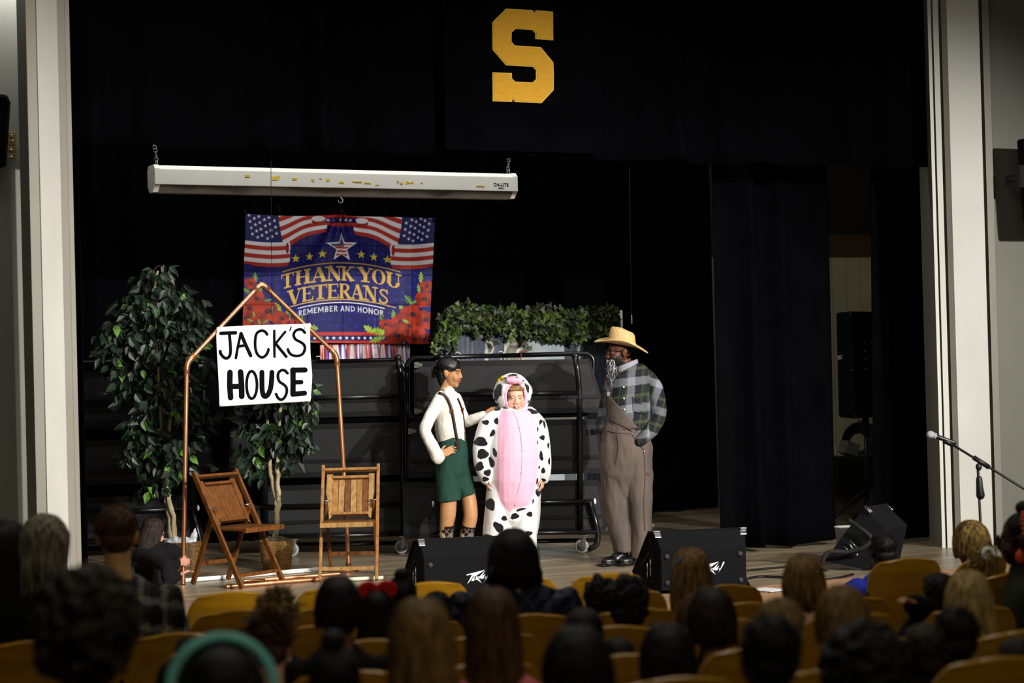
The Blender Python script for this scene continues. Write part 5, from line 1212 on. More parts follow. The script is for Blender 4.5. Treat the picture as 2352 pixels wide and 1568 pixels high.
# ================================================================== WOMAN IN SUSPENDERS
def actor_suspenders():
    F = Frame((1046, 1284), ppm=281); r = F.empty('person', 'person in white blouse, brown suspenders and green shorts, hand on the cow costume', 'person')
    H = Head(F(1034, 856, 0), R(76), .98, R(4), 0, 1.0, .45, .55)
    mb = MB(); H.build(mb, neck=.046)
    T(mb, F, [(1030, 902, 0, 16, .06), (1031, 930, 0, 24, .08), (1033, 975, 0, 24, .08), (1038, 1015, 0, 25, .08), (1038, 1055, 0, 27, .09), (1038, 1080, 0, 25, .085)])
    T(mb, F, [(1010, 912, -.06, 10), (996, 945, -.14, 10), (977, 990, -.2, 9), (994, 1020, -.2, 8), (1010, 1044, -.19, 6.5)])
    T(mb, F, [(1048, 915, .08, 10), (1060, 948, .13, 9), (1072, 966, .12, 8), (1094, 960, .06, 7), (1112, 950, .02, 6)])
    T(mb, F, [(1029, 1085, -.03, 20, .08), (1030, 1140, -.03, 19, .072), (1029, 1178, -.035, 18.5, .066), (1026, 1204, -.02, 16, .06), (1025, 1226, .0, 15.5, .06), (1027, 1258, .01, 9), (1027, 1274, .01, 9)])
    T(mb, F, [(1052, 1085, .03, 18, .08), (1073, 1130, .04, 17.5, .072), (1081, 1178, .02, 16.5, .064), (1077, 1206, .03, 16, .06), (1071, 1235, .05, 14.5, .058), (1068, 1260, .06, 9), (1067, 1275, .06, 9)])
    hand(mb, F(1012, 1046, -.19), F(1050, 1024, -.15) - F(1010, 1046, -.19), (.25, .75, -.35), 1, .95, .22, .25, .2)
    hand(mb, F(1110, 951, .03), F(1134, 934, .0) - F(1110, 951, .02), (.25, .12, -1), 1, .92, .28, .2, .3)
    skin_body(mb, F, r, H, .0045, 3, skin='#b5845c', lips='#9a5a48', brow='#1a1310', eye='#17100c')
    mb = MB(); T(mb, F, [(1031, 902, 0, 16, .062), (1031, 908, 0, 25, .088), (1031, 920, 0, 33, .10), (1031, 950, 0, 33.5, .112), (1033, 980, 0, 34, .112), (1037, 1004, 0, 33.5, .105), (1039, 1022, 0, 31, .10)])
    T(mb, F, [(1012, 911, -.05, 13, .06), (998, 940, -.13, 15), (984, 966, -.18, 14), (977, 988, -.2, 13), (985, 1010, -.2, 13), (998, 1034, -.195, 13.5), (1006, 1050, -.19, 16, .06)])
    T(mb, F, [(1046, 915, .07, 14, .06), (1057, 943, .12, 14), (1070, 967, .12, 13), (1088, 963, .07, 12), (1104, 957, .035, 11.5), (1111, 955, .025, 12)])
    BL = mat('white_blouse', (.72, .70, .65), .8, var=.03, scale=6, bump=.08, bscale=160)
    sh = cloth(mb, 'blouse', BL, r, .006, 4, .006, 13, 1, (1, 1, .7)); bv = bvh_of(sh)
    mb = MB()   # open collar
    nk = F(1032, 892, 0)
    mb.tube([nk + Vector((.056 * math.cos(a), .056 * math.sin(a), -.022 - .020 * math.cos(a))) for a in [R(q) for q in range(0, 360, 20)]], [(.005, .016)] * 18, 8, ref=(0, 0, 1), closed=True)
    for P in ([(1024, 889), (1040, 906), (1031, 918), (1018, 902)], [(1050, 893), (1058, 905), (1054, 915), (1046, 902)]):
        q = [on_surf(bv, F, a, b, .010) for a, b in P]; q = [p for p in q if p is not None]
        if len(q) == 4: mb.add([*q, *[p + Vector((0, .008, 0)) for p in q]], [(0, 1, 2, 3), (7, 6, 5, 4), (0, 4, 5, 1), (1, 5, 6, 2), (2, 6, 7, 3), (3, 7, 4, 0)])
    mb.build('collar', BL, r)
    mb = MB(); T(mb, F, [(1039, 1012, 0, 33, .108), (1039, 1035, 0, 36.5, .122), (1038, 1060, 0, 39, .13), (1038, 1085, 0, 39, .125), (1040, 1108, 0, 30, .10)], True)
    T(mb, F, [(1030, 1062, -.02, 26, .11), (1029, 1090, -.03, 28.5, .105), (1029, 1120, -.03, 27.5, .10), (1031, 1150, -.03, 27, .098)], False); T(mb, F, [(1050, 1058, .02, 26, .105), (1058, 1085, .03, 25, .10), (1067, 1112, .04, 22, .095), (1075, 1138, .04, 19, .09)], False)
    so_ = cloth(mb, 'shorts', mat('green_twill', '#153c30', .85, var=.14, scale=18, bump=.12, bscale=220), r, .005, 12, .005, 12, 4, (1.2, 1, .5))
    LEA = mat('brown_leather', '#2a120c', .45, var=.2); BRS = mat('brass', '#8a5a26', .35, .9)
    strap(F, bv, [(1007, 903), (1016, 905), (1024, 911), (1032, 925), (1038, 945), (1043, 972), (1048, 1000), (1052, 1014)], .026, 'suspender', LEA, r)
    strap(F, bv, [(1051, 914), (1056, 926), (1061, 942), (1065, 965), (1067, 990), (1068, 1010)], .018, 'suspender', LEA, r)
    for x, y in ((1038, 944), (1061, 940)):
        p = on_surf(bv, F, x, y, .014); mb = MB(); mb.box(p, (.03, .008, .03)); bevel(mb.build('buckle', BRS, r, False), .003)
    p = F(1052, 1022, -.13); mb = MB(); mb.beam(F(1051, 1012, -.125), F(1054, 1032, -.135), .026, .01, (0, 1, 0)); mb.build('leather_tab', LEA, r, False)
    def argyle(co):
        x, y = proj(F, co); c = np.tile(np.array(lin('#20140f')), (len(co), 1)); cx = np.where(x < 1049, 1025.5, 1073 - (y - 1206) * .12)
        u = (x - cx) / 13.; v = (y - 1220) / 13.; a = (u + v); b = (u - v)
        ia = np.floor(a * .5 + .5).astype(int); ib = np.floor(b * .5 + .5).astype(int); k = (ia + ib) % 2; crm = (k == 1) & (u < -.25); gr = (k == 1) & (u >= -.25)
        c[crm & (y > 1216)] = np.array(lin('#b9ac82')); c[gr & (y > 1216)] = np.array(lin('#6a5f5e')); c[(k == 1) & (y > 1242) & (u > .1)] = np.array(lin('#b9ac82'))
        ln = (np.abs((a * .5) % 1 - .0) < .045) | (np.abs((b * .5) % 1 - .0) < .045); c[ln & (y > 1215)] = np.array(lin('#a89a94')); return c
    for pts in ([(1028, 1203, -.02, 16.8, .063), (1025, 1226, .0, 16.5, .063), (1026.5, 1256, .01, 10.5, .042), (1027, 1270, .01, 10.5, .042)], [(1077, 1206, .03, 17, .063), (1071, 1235, .05, 15.5, .06), (1068, 1258, .06, 10.5, .042), (1067, 1270, .06, 10, .042)]):
        mb = MB(); T(mb, F, pts, False, 20); me = remesh(mb, .004, 2, 'sock'); set_col(me, argyle(coords(me))); link('sock', me, attr_mat('knit_sock', .85, .2, .1, 400), r)
    for x, of in ((1030, -.02), (1071, .04)):
        mb = MB(); p = F(x, 1277, of); p.z = .036; mb.ell(p + Vector((.02, 0, 0)), (.09, .042, .034)); mb.ell(p + Vector((.06, -.01, -.005)), (.07, .042, .028)); mb.box(p + Vector((.035, 0, -.028)), (.2, .075, .012)); me = remesh(mb, .006, 3, 'shoe'); link('shoe', me, LEA, r)
    HB = ramp2('black_hair', '#070606', '#1c1816', 60, (1, 3, .5), .32, .35, .8, .25, 4, .5)
    mb = MB(); H.e(mb, (0, .020, .052), (.086, .104, .086), 20, 14); H.e(mb, (0, -.018, .086), (.072, .062, .036)); H.e(mb, (0, .062, -.02), (.072, .055, .08)); H.e(mb, (0, .06, -.07), (.05, .04, .05)); H.e(mb, (0, .10, .01), (.045, .04, .05)); me = remesh(mb, .006, 3, 'hair'); wrinkle(me, .003, 40, 2, (1, .4, 1)); link('hair', me, HB, r)
    mb = MB()
    for k in range(7): a = R(-70 + 24 * k); mb.tube(catmull([H.p(.0 + .03 * math.cos(a), .13, .0 + .05 * math.sin(a)), H.p(.035 * math.cos(a), .15, .0 + .045 * math.sin(a)), H.p(.01, .145, .008 * k - .02)], 4), .006, 6)
    mb.tube([H.p(.02, .155, -.05), H.p(.02, .16, .05)], .01, 8); mb.build('claw_clip', mat('tortoise_clip', '#1c0d08', .25), r)
    mb = MB(); mb.tube([H.p(-.078, .06, .035), H.p(-.080, .0, .026), H.p(-.070, -.04, .016)], .0035, 6); mb.build('hair_pin', BLACKM, r)
    return r
actor_suspenders()

# ================================================================== CHILD IN COW COSTUME
def actor_cow():
    F = Frame((1178, 1283), ppm=281); r = F.empty('person', 'person in a white cow costume with black spots, pink belly and hood', 'person')
    H = Head(F(1184, 914, -.035), R(4), 1.03, R(2), 0, 1.16, .35, .62)
    zc = lambda x, y: (940 + x * .3125, 790 + y * .3125)
    mb = MB(); H.build(mb, neck=.06)
    T(mb, F, [(1180, 945, 0, 30, .09), (1182, 990, 0, 44, .12), (1184, 1060, 0, 40, .13), (1182, 1120, 0, 36, .12)])
    for A in ([(1145, 962, 0, 10), (1110, 1020, -.04, 13), (1116, 1094, -.08, 8), (1117, 1100, -.08, 8)], [(1217, 962, 0, 10), (1246, 1020, -.03, 13), (1248, 1092, -.06, 8), (1248, 1100, -.06, 8)], [(1154, 1140, 0, 20), (1142, 1200, 0, 22), (1139, 1272, 0, 14)], [(1206, 1140, 0, 20), (1206, 1200, 0, 22), (1202, 1272, 0, 14)]): T(mb, F, A)
    hand(mb, F(1117, 1098, -.08), (.15, -.2, -1), (1, .3, 0), 1, .8, .45, .1, .3); hand(mb, F(1247, 1098, -.06), (-.12, -.2, -1), (-1, .3, 0), -1, .8, .45, .1, .3)
    skin_body(mb, F, r, H, .0045, 2, skin='#e4b59c', lips='#b5656a', brow='#8a6236', eye='#4a3a30', blush='#d86a62', extra=lambda co, c: None)
    # teeth showing in the half-open mouth
    mb = MB(); mb.tube([H.p(-.012, -.094, -.0665), H.p(0, -.098, -.0668), H.p(.012, -.094, -.0665)], [(.003, .003)] * 3, 8); mb.build('teeth', WHITEM, r)
    pink = [zc(*p) for p in ((672, 476), (655, 600), (648, 760), (637, 950), (645, 1100), (680, 1190), (740, 1232), (760, 1212), (800, 1210), (880, 1185), (915, 1130), (935, 1000), (948, 850), (940, 700), (925, 580), (893, 500), (862, 478), (770, 495))]
    spots = [(525, 718, 50, 35, .1), (540, 808, 42, 38, 0), (515, 900, 30, 38, .7), (575, 945, 28, 24, -.4), (562, 575, 27, 18, 0), (640, 565, 17, 25, 0), (630, 798, 16, 36, -.35), (605, 868, 20, 42, -.3), (612, 655, 16, 30, .5), (640, 470, 32, 20, .3), (595, 1178, 36, 46, -.3), (555, 1075, 12, 28, 0), (698, 1280, 21, 20, 0),
             (655, 1345, 30, 46, -.75), (580, 1425, 56, 27, .05), (905, 495, 42, 18, .25), (966, 572, 12, 20, .4), (978, 687, 20, 18, 0), (970, 822, 14, 38, -.1), (985, 930, 16, 22, 0), (944, 625, 6, 18, 0), (944, 725, 6, 18, 0), (938, 1005, 10, 24, 0), (950, 1088, 22, 30, .3), (885, 1250, 22, 20, 0), (775, 1265, 32, 22, -.3), (822, 1215, 40, 9, -.25), (910, 1150, 7, 22, 0), (993, 590, 8, 30, -.2), (1022, 745, 7, 22, 0), (1028, 860, 8, 26, 0), (955, 905, 7, 12, 0), (985, 1000, 20, 13, 0), (560, 992, 26, 18, 0), (880, 1390, 26, 18, 0), (760, 1400, 20, 26, 0)]
    wob = lambda a, k: 1 + .10 * np.sin(3 * a + k) + .03 * np.sin(5 * a + 2 * k)
    def cow(co):
        x, y = proj(F, co); c = np.tile(np.array((.80, .79, .80)), (len(co), 1)); front = co[:, 1] < .05
        for k, (cx, cy, rx, ry, ro) in enumerate(spots):
            a, b = zc(cx, cy); dx = (x - a); dy = (y - b); u = (dx * math.cos(ro) + dy * math.sin(ro)) / (rx * .3125); v = (-dx * math.sin(ro) + dy * math.cos(ro)) / (ry * .3125)
            c[u * u + v * v < wob(np.arctan2(v, u), k) ** 2] = (.008, .008, .009)
        p = inpoly(x, y, pink) & front; c[p] = np.array(lin('#f2b6cf')); return c
    mb = MB(); T(mb, F, [(1180, 930, 0, 20, .09), (1180, 939, 0, 30, .11), (1180, 949, 0, 44, .13), (1181, 966, 0, 53, .15), (1183, 1005, -.01, 57, .18), (1185, 1050, -.02, 59, .205), (1184, 1100, -.02, 58, .205), (1181, 1145, 0, 54, .185), (1180, 1172, 0, 42, .15)])
    T(mb, F, [(1156, 1095, 0, 28, .15), (1152, 1130, 0, 35, .155), (1147, 1190, 0, 36, .135), (1141, 1230, 0, 33, .13), (1137, 1272, 0, 34, .14)], False); T(mb, F, [(1206, 1095, 0, 28, .15), (1210, 1130, 0, 33, .155), (1209, 1190, 0, 31, .135), (1204, 1230, 0, 29, .125), (1202, 1272, 0, 32, .13)], False)
    T(mb, F, [(1146, 950, 0, 17, .09), (1124, 976, -.02, 24, .10), (1108, 1020, -.04, 21, .09), (1107, 1060, -.06, 20, .085), (1114, 1086, -.08, 18, .08), (1116, 1099, -.08, 14, .06)]); T(mb, F, [(1216, 950, 0, 17, .09), (1235, 977, -.01, 21, .095), (1245, 1020, -.03, 19), (1248, 1060, -.05, 18), (1249, 1085, -.06, 16), (1249, 1099, -.06, 12)])
    FLC = attr_mat('cow_fleece', .9, .15, .15, 240, .2); su = cloth(mb, 'cow_suit', FLC, r, .0042, 14, .006, 7, 3, (1.3, 1, .45), cow); bv = bvh_of(su)
    PK = mat('pink_fleece', '#ecaec8', .9, var=.03)
    P = [on_surf(bv, F, *zc(x, y), .003) for x, y in ((765, 490), (795, 560), (818, 660), (828, 770), (828, 880), (822, 980), (800, 1080), (775, 1190))]
    mb = MB(); mb.tube(catmull([p for p in P if p], 5), .0035, 6); mb.build('zip_seam', PK, r)
    for x, y in ((812, 612), (836, 778), (828, 940)):
        p = on_surf(bv, F, *zc(x, y), .002); mb = MB(); mb.tube([p, p + Vector((0, -.006, 0))], .009, 12, ref=(0, 0, 1)); mb.build('snap_button', mat('pink_button', '#f3c6d8', .4), r)
    # hood: a fleece shell with an oval opening for the face
    c = F(1177, 905, .02); rad = Vector((.142, .150, .160)); n, nv = 60, 40; vs = []; keep = []
    for j in range(nv + 1):
        a = math.pi * (.02 + .98 * j / nv)
        for k in range(n):
            b = 2 * math.pi * k / n; w = 1 - .10 * max(0, -math.cos(a)) ; vs.append(c + Vector((rad.x * w * math.sin(a) * math.cos(b), rad.y * math.sin(a) * math.sin(b), rad.z * math.cos(a))))
    arr = np.array([tuple(v) for v in vs]); X_, Y_ = proj(F, arr); op = ((X_ - 1184) / 23.5) ** 2 + ((Y_ - 911) / 33.) ** 2; front = arr[:, 1] < c.y - .02
    # pull the verts near the opening onto its edge so the edge is clean
    fs = []
    inn = (op < 1) & front
    for j in range(nv):
        for k in range(n):
            f = (j * n + k, j * n + (k + 1) % n, (j + 1) * n + (k + 1) % n, (j + 1) * n + k)
            if not all(inn[i] for i in f): fs.append(f[::-1])
    kk = FPX / F.d
    for i in np.where(inn)[0]:
        s_ = 1 / math.sqrt(max(op[i], .05)); dx = (X_[i] - 1184) * (s_ - 1) / kk; dz = -(Y_[i] - 911) * (s_ - 1) / kk; arr[i, 0] += dx; arr[i, 2] += dz; 
    mb = MB(); mb.add([tuple(v) for v in arr], fs); me = mb.mesh('hood'); co = coords(me); x, y = proj(F, co); col = np.tile(np.array((.80, .79, .80)), (len(co), 1))
    for k, (cx, cy, rx, ry, ro) in enumerate(((665, 345, 26, 50, .25), (645, 380, 22, 40, .2), (856, 325, 14, 34, -.3), (640, 440, 30, 18, 0), (868, 420, 8, 14, 0), (725, 468, 34, 8, .3), (760, 240, 34, 9, -.1))):
        a, b = zc(cx, cy); dx, dy = x - a, y - b; u = (dx * math.cos(ro) + dy * math.sin(ro)) / (rx * .3125); v = (-dx * math.sin(ro) + dy * math.cos(ro)) / (ry * .3125); col[(u * u + v * v < wob(np.arctan2(v, u), k) ** 2)] = (.008, .008, .009)
    set_col(me, col); ho = link('hood', me, FLC, r); solid(ho, .014, 1)
    rim = []
    for k in range(40):
        t = 2 * math.pi * k / 40; rim.append(F(1184 + 23 * math.sin(t), 911 - 32.5 * math.cos(t), 0)); cc = rim[-1] - c; yy = 1 - (cc.x / rad.x) ** 2 - (cc.z / rad.z) ** 2; rim[-1].y = c.y - rad.y * math.sqrt(max(.12, yy)) - .004
    mb = MB(); mb.tube(rim, .012, 8, closed=True); mb.build('hood_lining', PK, ho)
    mb = MB(); mb.ell(F(1180, 873, -.12), (.062, .045, .034)); mb.ell(F(1169, 872, -.12), (.03, .04, .03)); mb.ell(F(1193, 875, -.12), (.03, .04, .03)); me = remesh(mb, .006, 3, 'm'); link('cow_muzzle', me, PK, ho)
    mb = MB(); mb.ell(F(1171, 864, -.155), (.009, .006, .006)); mb.ell(F(1188, 866, -.155), (.009, .006, .006)); mb.build('nostril', mat('rose_felt', '#c2507a', .8), ho)
    mb = MB(); mb.ell(F(1150, 873, -.03), (.03, .022, .022), Matrix.Rotation(R(-35), 3, 'Y')); mb.ell(F(1155, 868, -.06), (.02, .02, .02)); mb.build('horn', mat('yellow_fleece', '#e6c81c', .8), ho)
    for px, py, a in ((1140, 902, 16), (1214, 892, -22)):
        mb = MB(); mb.ell(F(px, py, -.0), (.026, .02, .055), Matrix.Rotation(R(a), 3, 'Y')); mb.build('cow_ear', WHITEM if px > 1200 else PK, ho)
    for px, py in ((1161, 868), (1201, 874)):
        mb = MB(); mb.ell(F(px, py, -.10), (.018, .012, .016)); mb.build('cow_eye', WHITEM, ho); mb = MB(); mb.ell(F(px, py, -.112), (.009, .006, .009)); mb.build('cow_pupil', BLACKM, ho)
    mb = MB(); rs = random.Random(3)
    for k in range(26): t = rs.uniform(-1, 1); mb.tube(catmull([H.p(t * .06, -.05, .09), H.p(t * .062 + rs.uniform(-.01, .01), -.072, .076), H.p(t * .066 + rs.uniform(-.012, .012), -.076, .066)], 3), [.006, .006, .005, .005, .004, .003, .002], 5)
    H.e(mb, (0, -.01, .075), (.07, .07, .05)); mb.build('fringe', ramp2('dark_blond', '#6a4a26', '#a98350', 50, (3, 3, .4), .5), r)
    for x, of in ((1142, -.04), (1203, -.04)):
        mb = MB(); p = F(x, 1276, of); p.z = .04; mb.ell(p + Vector((0, -.05, -.005)), (.055, .11, .035)); mb.box(p + Vector((0, -.05, -.032)), (.09, .2, .012)); me = remesh(mb, .007, 3, 'shoe'); link('shoe', me, WHITEM, r)
    return r
actor_cow()

# ================================================================== MAN IN OVERALLS
def actor_farmer():
    F = Frame((1445, 1301), ppm=291); r = F.empty('person', 'person in straw hat, plaid shirt and brown overalls with a false grey beard', 'person')
    zm = lambda x, y: (1340 + x * .3761, 730 + y * .3761)
    H = Head(F(1423, 808, 0), R(-74), 1.04, R(2)); mb = MB(); H.build(mb, neck=.06)
    T(mb, F, [(1444, 850, 0, 28, .085), (1448, 890, 0, 46, .115), (1446, 950, 0, 44, .115), (1442, 1000, 0, 44, .12), (1440, 1070, 0, 50, .13)])
    T(mb, F, [(1494, 868, -.02, 14), (1510, 925, -.06, 13), (1512, 956, -.07, 12), (1490, 992, -.11, 10), (1470, 1010, -.13, 8)]); T(mb, F, [(1402, 872, .08, 13), (1392, 920, .14, 12), (1386, 965, .1, 10), (1383, 990, .05, 8)])
    T(mb, F, [(1418, 1085, .02, 24, .10), (1419, 1160, .02, 24, .09), (1428, 1220, .0, 20), (1430, 1278, 0, 13)]); T(mb, F, [(1460, 1085, -.02, 24, .10), (1469, 1160, -.03, 24, .09), (1470, 1220, -.03, 20), (1468, 1284, -.04, 13)])
    hand(mb, F(1471, 1010, -.135), (-.55, .25, -.8), (.2, 1, 0), -1, 1., .3, .1, .4); hand(mb, F(1384, 990, .04), (.2, -.2, -1), (1, .2, 0), 1, 1., .35, .1, .4)
    skin_body(mb, F, r, H, .0048, 3, skin='#5a3320', lips='#5f3026', brow='#0c0706', eye='#120a06', beard='#120b08', scalp='#120c0a')
    # plaid shirt
    def plaid(co):
        x, y = proj(F, co); x = x + .8 * np.sin(y / 9.); arm = (x > 1492); u = np.where(arm, (x - 1500) + .35 * (y - 900), (x - 1440) + .06 * (y - 900)); v = y + np.where(arm, -.3 * (x - 1500), .12 * (x - 1440))
        a = (u / 52.) % 1; b = (v / 62.) % 1; g = np.array(lin('#7b7d88')); dk = np.array(lin('#1a1b22')); gn = np.array(lin('#39452c')); c = np.zeros((len(co), 3))
        ca = np.where((a < .34)[:, None], g, np.where((a < .62)[:, None], dk, np.where((a < .72)[:, None], gn * .8, np.where((a < .9)[:, None], dk * 1.3, gn))))
        cb = np.where((b < .30)[:, None], g, np.where((b < .62)[:, None], dk, np.where((b < .74)[:, None], gn * 1.2, dk)))
        c = .5 * ca + .5 * cb; ln = (np.abs(a - .66) < .02) | (np.abs(b - .68) < .02) | (np.abs(a - .8) < .012); c[ln] = c[ln] * .75 + np.array(lin('#8a8c6a')) * .07; return c
    SHM = attr_mat('plaid_flannel', .85, .2, .12, 260)
    mb = MB(); T(mb, F, [(1441, 836, 0, 18, .07), (1444, 844, 0, 26, .085), (1448, 854, 0, 40, .11), (1450, 868, 0, 50, .13), (1450, 895, 0, 54, .145), (1448, 930, 0, 53, .145), (1446, 975, 0, 51, .145), (1444, 1012, 0, 49, .14)], False)
    T(mb, F, [(1486, 866, -.01, 18, .09), (1503, 892, -.04, 20, .09), (1511, 926, -.06, 18, .08), (1512, 956, -.07, 17.5, .075), (1499, 983, -.10, 16.5, .07), (1482, 1002, -.13, 15, .065), (1468, 1013, -.14, 13, .055)]); T(mb, F, [(1408, 868, .07, 15, .08), (1394, 918, .13, 16), (1387, 962, .1, 15), (1385, 988, .05, 13)])
    sh = cloth(mb, 'plaid_shirt', SHM, r, .005, 10, .007, 10, 5, (1, 1, .7), plaid); bv = bvh_of(sh)
    COLM = mat('collar_grey', '#8b8e9a', .85, var=.1, scale=40); mb = MB(); nk = F(1440, 843, 0)
    mb.tube([nk + Vector((.083 * math.cos(a), .078 * math.sin(a), .006 + .030 * math.cos(a))) for a in [R(q) for q in range(0, 360, 20)]], [(.007, .028)] * 18, 8, ref=(0, 0, 1), closed=True)
    q = [on_surf(bv, F, *zm(a, b), .012) for a, b in ((318, 255), (338, 285), (285, 365), (256, 340))]
    if all(p is not None for p in q): mb.add(q + [p + Vector((0, .012, 0)) for p in q], [(0, 1, 2, 3), (7, 6, 5, 4), (0, 4, 5, 1), (1, 5, 6, 2), (2, 6, 7, 3), (3, 7, 4, 0)])
    mb.build('collar', COLM, r)
    for x, y in ((246, 422), (248, 492), (250, 558)):
        p = on_surf(bv, F, *zm(x, y), .003); mb = MB(); mb.tube([p, p + Vector((0, -.005, 0))], .007, 10, ref=(0, 0, 1)); mb.build('shirt_button', WHITEM, r)
    def patch(pts, name, m, lift, n=10, parent=r, surf=bv):
        g = []; (a, b, c_, d) = pts
        for j in range(n + 1):
            for i in range(n + 1):
                u, v = i / n, j / n; x = (a[0] * (1 - u) + b[0] * u) * (1 - v) + (d[0] * (1 - u) + c_[0] * u) * v; y = (a[1] * (1 - u) + b[1] * u) * (1 - v) + (d[1] * (1 - u) + c_[1] * u) * v
                p = on_surf(surf, F, *zm(x, y), lift); g.append(p if p is not None else None)
        k = next(p for p in g if p is not None); last = k
        for i, p in enumerate(g):
            if p is None: g[i] = last
            else: last = p
        mb = MB(); W1 = n + 1; mb.add(g, [(j * W1 + i, (j + 1) * W1 + i, (j + 1) * W1 + i + 1, j * W1 + i + 1) for j in range(n) for i in range(n)]); o = mb.build(name, m, parent); solid(o, .008); return o
    DEN = mat('brown_denim', '#564b45', .9, var=.22, scale=7, bump=.1, bscale=240, stretch=(1, 1, .5)); DEND = mat('brown_denim_seam', '#4a3e38', .9, var=.2, scale=14)
    patch([(300, 480), (385, 478), (388, 590), (306, 575)], 'breast_pocket', SHM, .006)
    bpk = bpy.data.objects['breast_pocket'].data; set_col(bpk, plaid(coords(bpk)))
    mb = MB(); T(mb, F, [(1440, 984, 0, 52.5, .152), (1438, 1000, 0, 55, .158), (1438, 1025, 0, 62, .17), (1437, 1060, 0, 61, .17), (1438, 1090, 0, 55, .165), (1439, 1118, 0, 40, .13)])
    T(mb, F, [(1418, 1045, .02, 32, .14), (1416, 1090, .02, 37, .15), (1417, 1140, .02, 35.5, .135), (1421, 1185, .02, 33, .13), (1428, 1230, .0, 26, .12), (1430, 1266, 0, 21, .12)], False); T(mb, F, [(1458, 1045, -.02, 34, .14), (1464, 1090, -.02, 36, .15), (1468, 1140, -.03, 32, .14), (1471, 1185, -.03, 28, .135), (1471, 1238, -.04, 25, .125), (1468, 1281, -.04, 20, .12)], False)
    ov = cloth(mb, 'overalls', DEN, r, .0055, 12, .012, 7, 8, (1.4, 1, .5)); bo = bvh_of(ov)
    patch([(150, 478), (166, 482), (335, 672), (132, 700)], 'bib', DEN, .012, 14)
    patch([(168, 600), (185, 590), (300, 690), (160, 625)], 'bib_flap', DEND, .018, 8)
    strap(F, bv, [zm(158, 330), zm(156, 370), zm(154, 430), zm(153, 480)], .03, 'shoulder_strap', DEN, r, .01, .005)
    p = on_surf(bv, F, *zm(154, 465), .02)
    if p is not None: mb = MB(); mb.box(p, (.03, .008, .035)); bevel(mb.build('strap_buckle', STEEL, r, False), .003)
    for pts, nm in (([(150, 690), (210, 702), (290, 705), (330, 690)], 'waist_seam'), ([(205, 710), (215, 780), (205, 860), (195, 890)], 'fly_seam'), ([(300, 712), (330, 760), (368, 806)], 'pocket_edge'), ([(370, 815), (378, 960), (370, 1120), (375, 1300)], 'side_seam'), ([(378, 945), (395, 955), (410, 940), (415, 880)], 'hammer_loop')):
        strap(F, bo, [zm(*q) for q in pts], .022 if nm == 'hammer_loop' else .010, nm, DEND, r, .003, .004)
    for x, y in ((295, 708), (370, 815)):
        p = on_surf(bo, F, *zm(x, y), .004); mb = MB(); mb.ell(p, (.008, .005, .008)); mb.build('rivet', STEEL, r)
    # boots
    for x, y, of in ((1426, 1290, -.03), (1466, 1288, -.03)):
        mb = MB(); p = F(x, 1293, of); p.z = .05; dirv = Vector((-.8, -.55, 0)).normalized(); rz = Matrix.Rotation(math.atan2(dirv.y, dirv.x), 3, 'Z')
        mb.tube([p + Vector((0, 0, .12)), p + Vector((0, 0, .03)), p + dirv * .05 + Vector((0, 0, -.005))], [.05, .052, .05], 14, dome=True); mb.ell(p + dirv * .10 + Vector((0, 0, -.012)), (.09, .05, .038), rz); mb.ell(p - dirv * .03 + Vector((0, 0, -.012)), (.055, .045, .04), rz); mb.box(p + dirv * .06 + Vector((0, 0, -.040)), (.29, .095, .018), rz)
        me = remesh(mb, .006, 3, 'boot'); b = link('boot', me, mat('black_leather', '#0b0b0c', .35, var=.3, bump=.1), r); mb = MB()
        for k in range(4): c_ = p + dirv * (.03 + .022 * k) + Vector((0, 0, .045 - .013 * k)); s_ = Vector((-dirv.y, dirv.x, 0)); mb.tube(catmull([c_ + s_ * .03, c_ + Vector((0, 0, .012)), c_ - s_ * .03], 3), .004, 6)
        mb.build('laces', mat('lace', '#1d1d1f', .8), b)
    # straw hat
    STRAW = ramp2('straw', '#b08a52', '#dcc08a', 70, (1, 1, 6), .7, .3, .7, .25, 4); hc = F(1428, 790, 0); HR = Matrix.Rotation(R(11), 3, 'Y') @ Matrix.Rotation(R(4), 3, 'X'); vs = []; n = 64; nr = 14
    for j in range(nr):
        t = j / (nr - 1)
        for k in range(n):
            a = 2 * math.pi * k / n; rx = .098 + (.216 - .098) * t; ry = .088 + (.18 - .088) * t; curl = .035 * t * t * (math.sin(a) ** 2) - .040 * t ** 2 * max(0, math.cos(a)) ** 2 - .014 * t ** 2.5 * max(0, -math.cos(a)) + .006 * t * math.sin(3 * a + 1)
            vs.append(hc + HR @ Vector((rx * math.cos(a), ry * math.sin(a), curl)))
    mb = MB(); mb.add(vs, [(j * n + k, j * n + (k + 1) % n, (j + 1) * n + (k + 1) % n, (j + 1) * n + k) for j in range(nr - 1) for k in range(n)]); hb = empty('straw_hat', hc, 0)
    hb.parent = r; hb.location = (0, 0, 0); solid(mb.build('brim', STRAW, hb), .006)
    vs = []; prof_ = [(1.06, 0), (1.06, .03), (1.03, .06), (.98, .09), (.86, .113), (.6, .115), (.3, .1), (.02, .092)]
    for sc_, z in prof_:
        for k in range(n):
            a = 2 * math.pi * k / n; dent = -.014 * (1 - sc_) * math.cos(2 * a); vs.append(hc + HR @ Vector((.100 * sc_ * math.cos(a) - .01 * z / .1, .090 * sc_ * math.sin(a), z + dent + .012 * (z / .11) * -math.cos(a))))
    mb = MB(); m_ = len(prof_); mb.add(vs, [(j * n + k, j * n + (k + 1) % n, (j + 1) * n + (k + 1) % n, (j + 1) * n + k) for j in range(m_ - 1) for k in range(n)]); solid(mb.build('crown', STRAW, hb), .005)
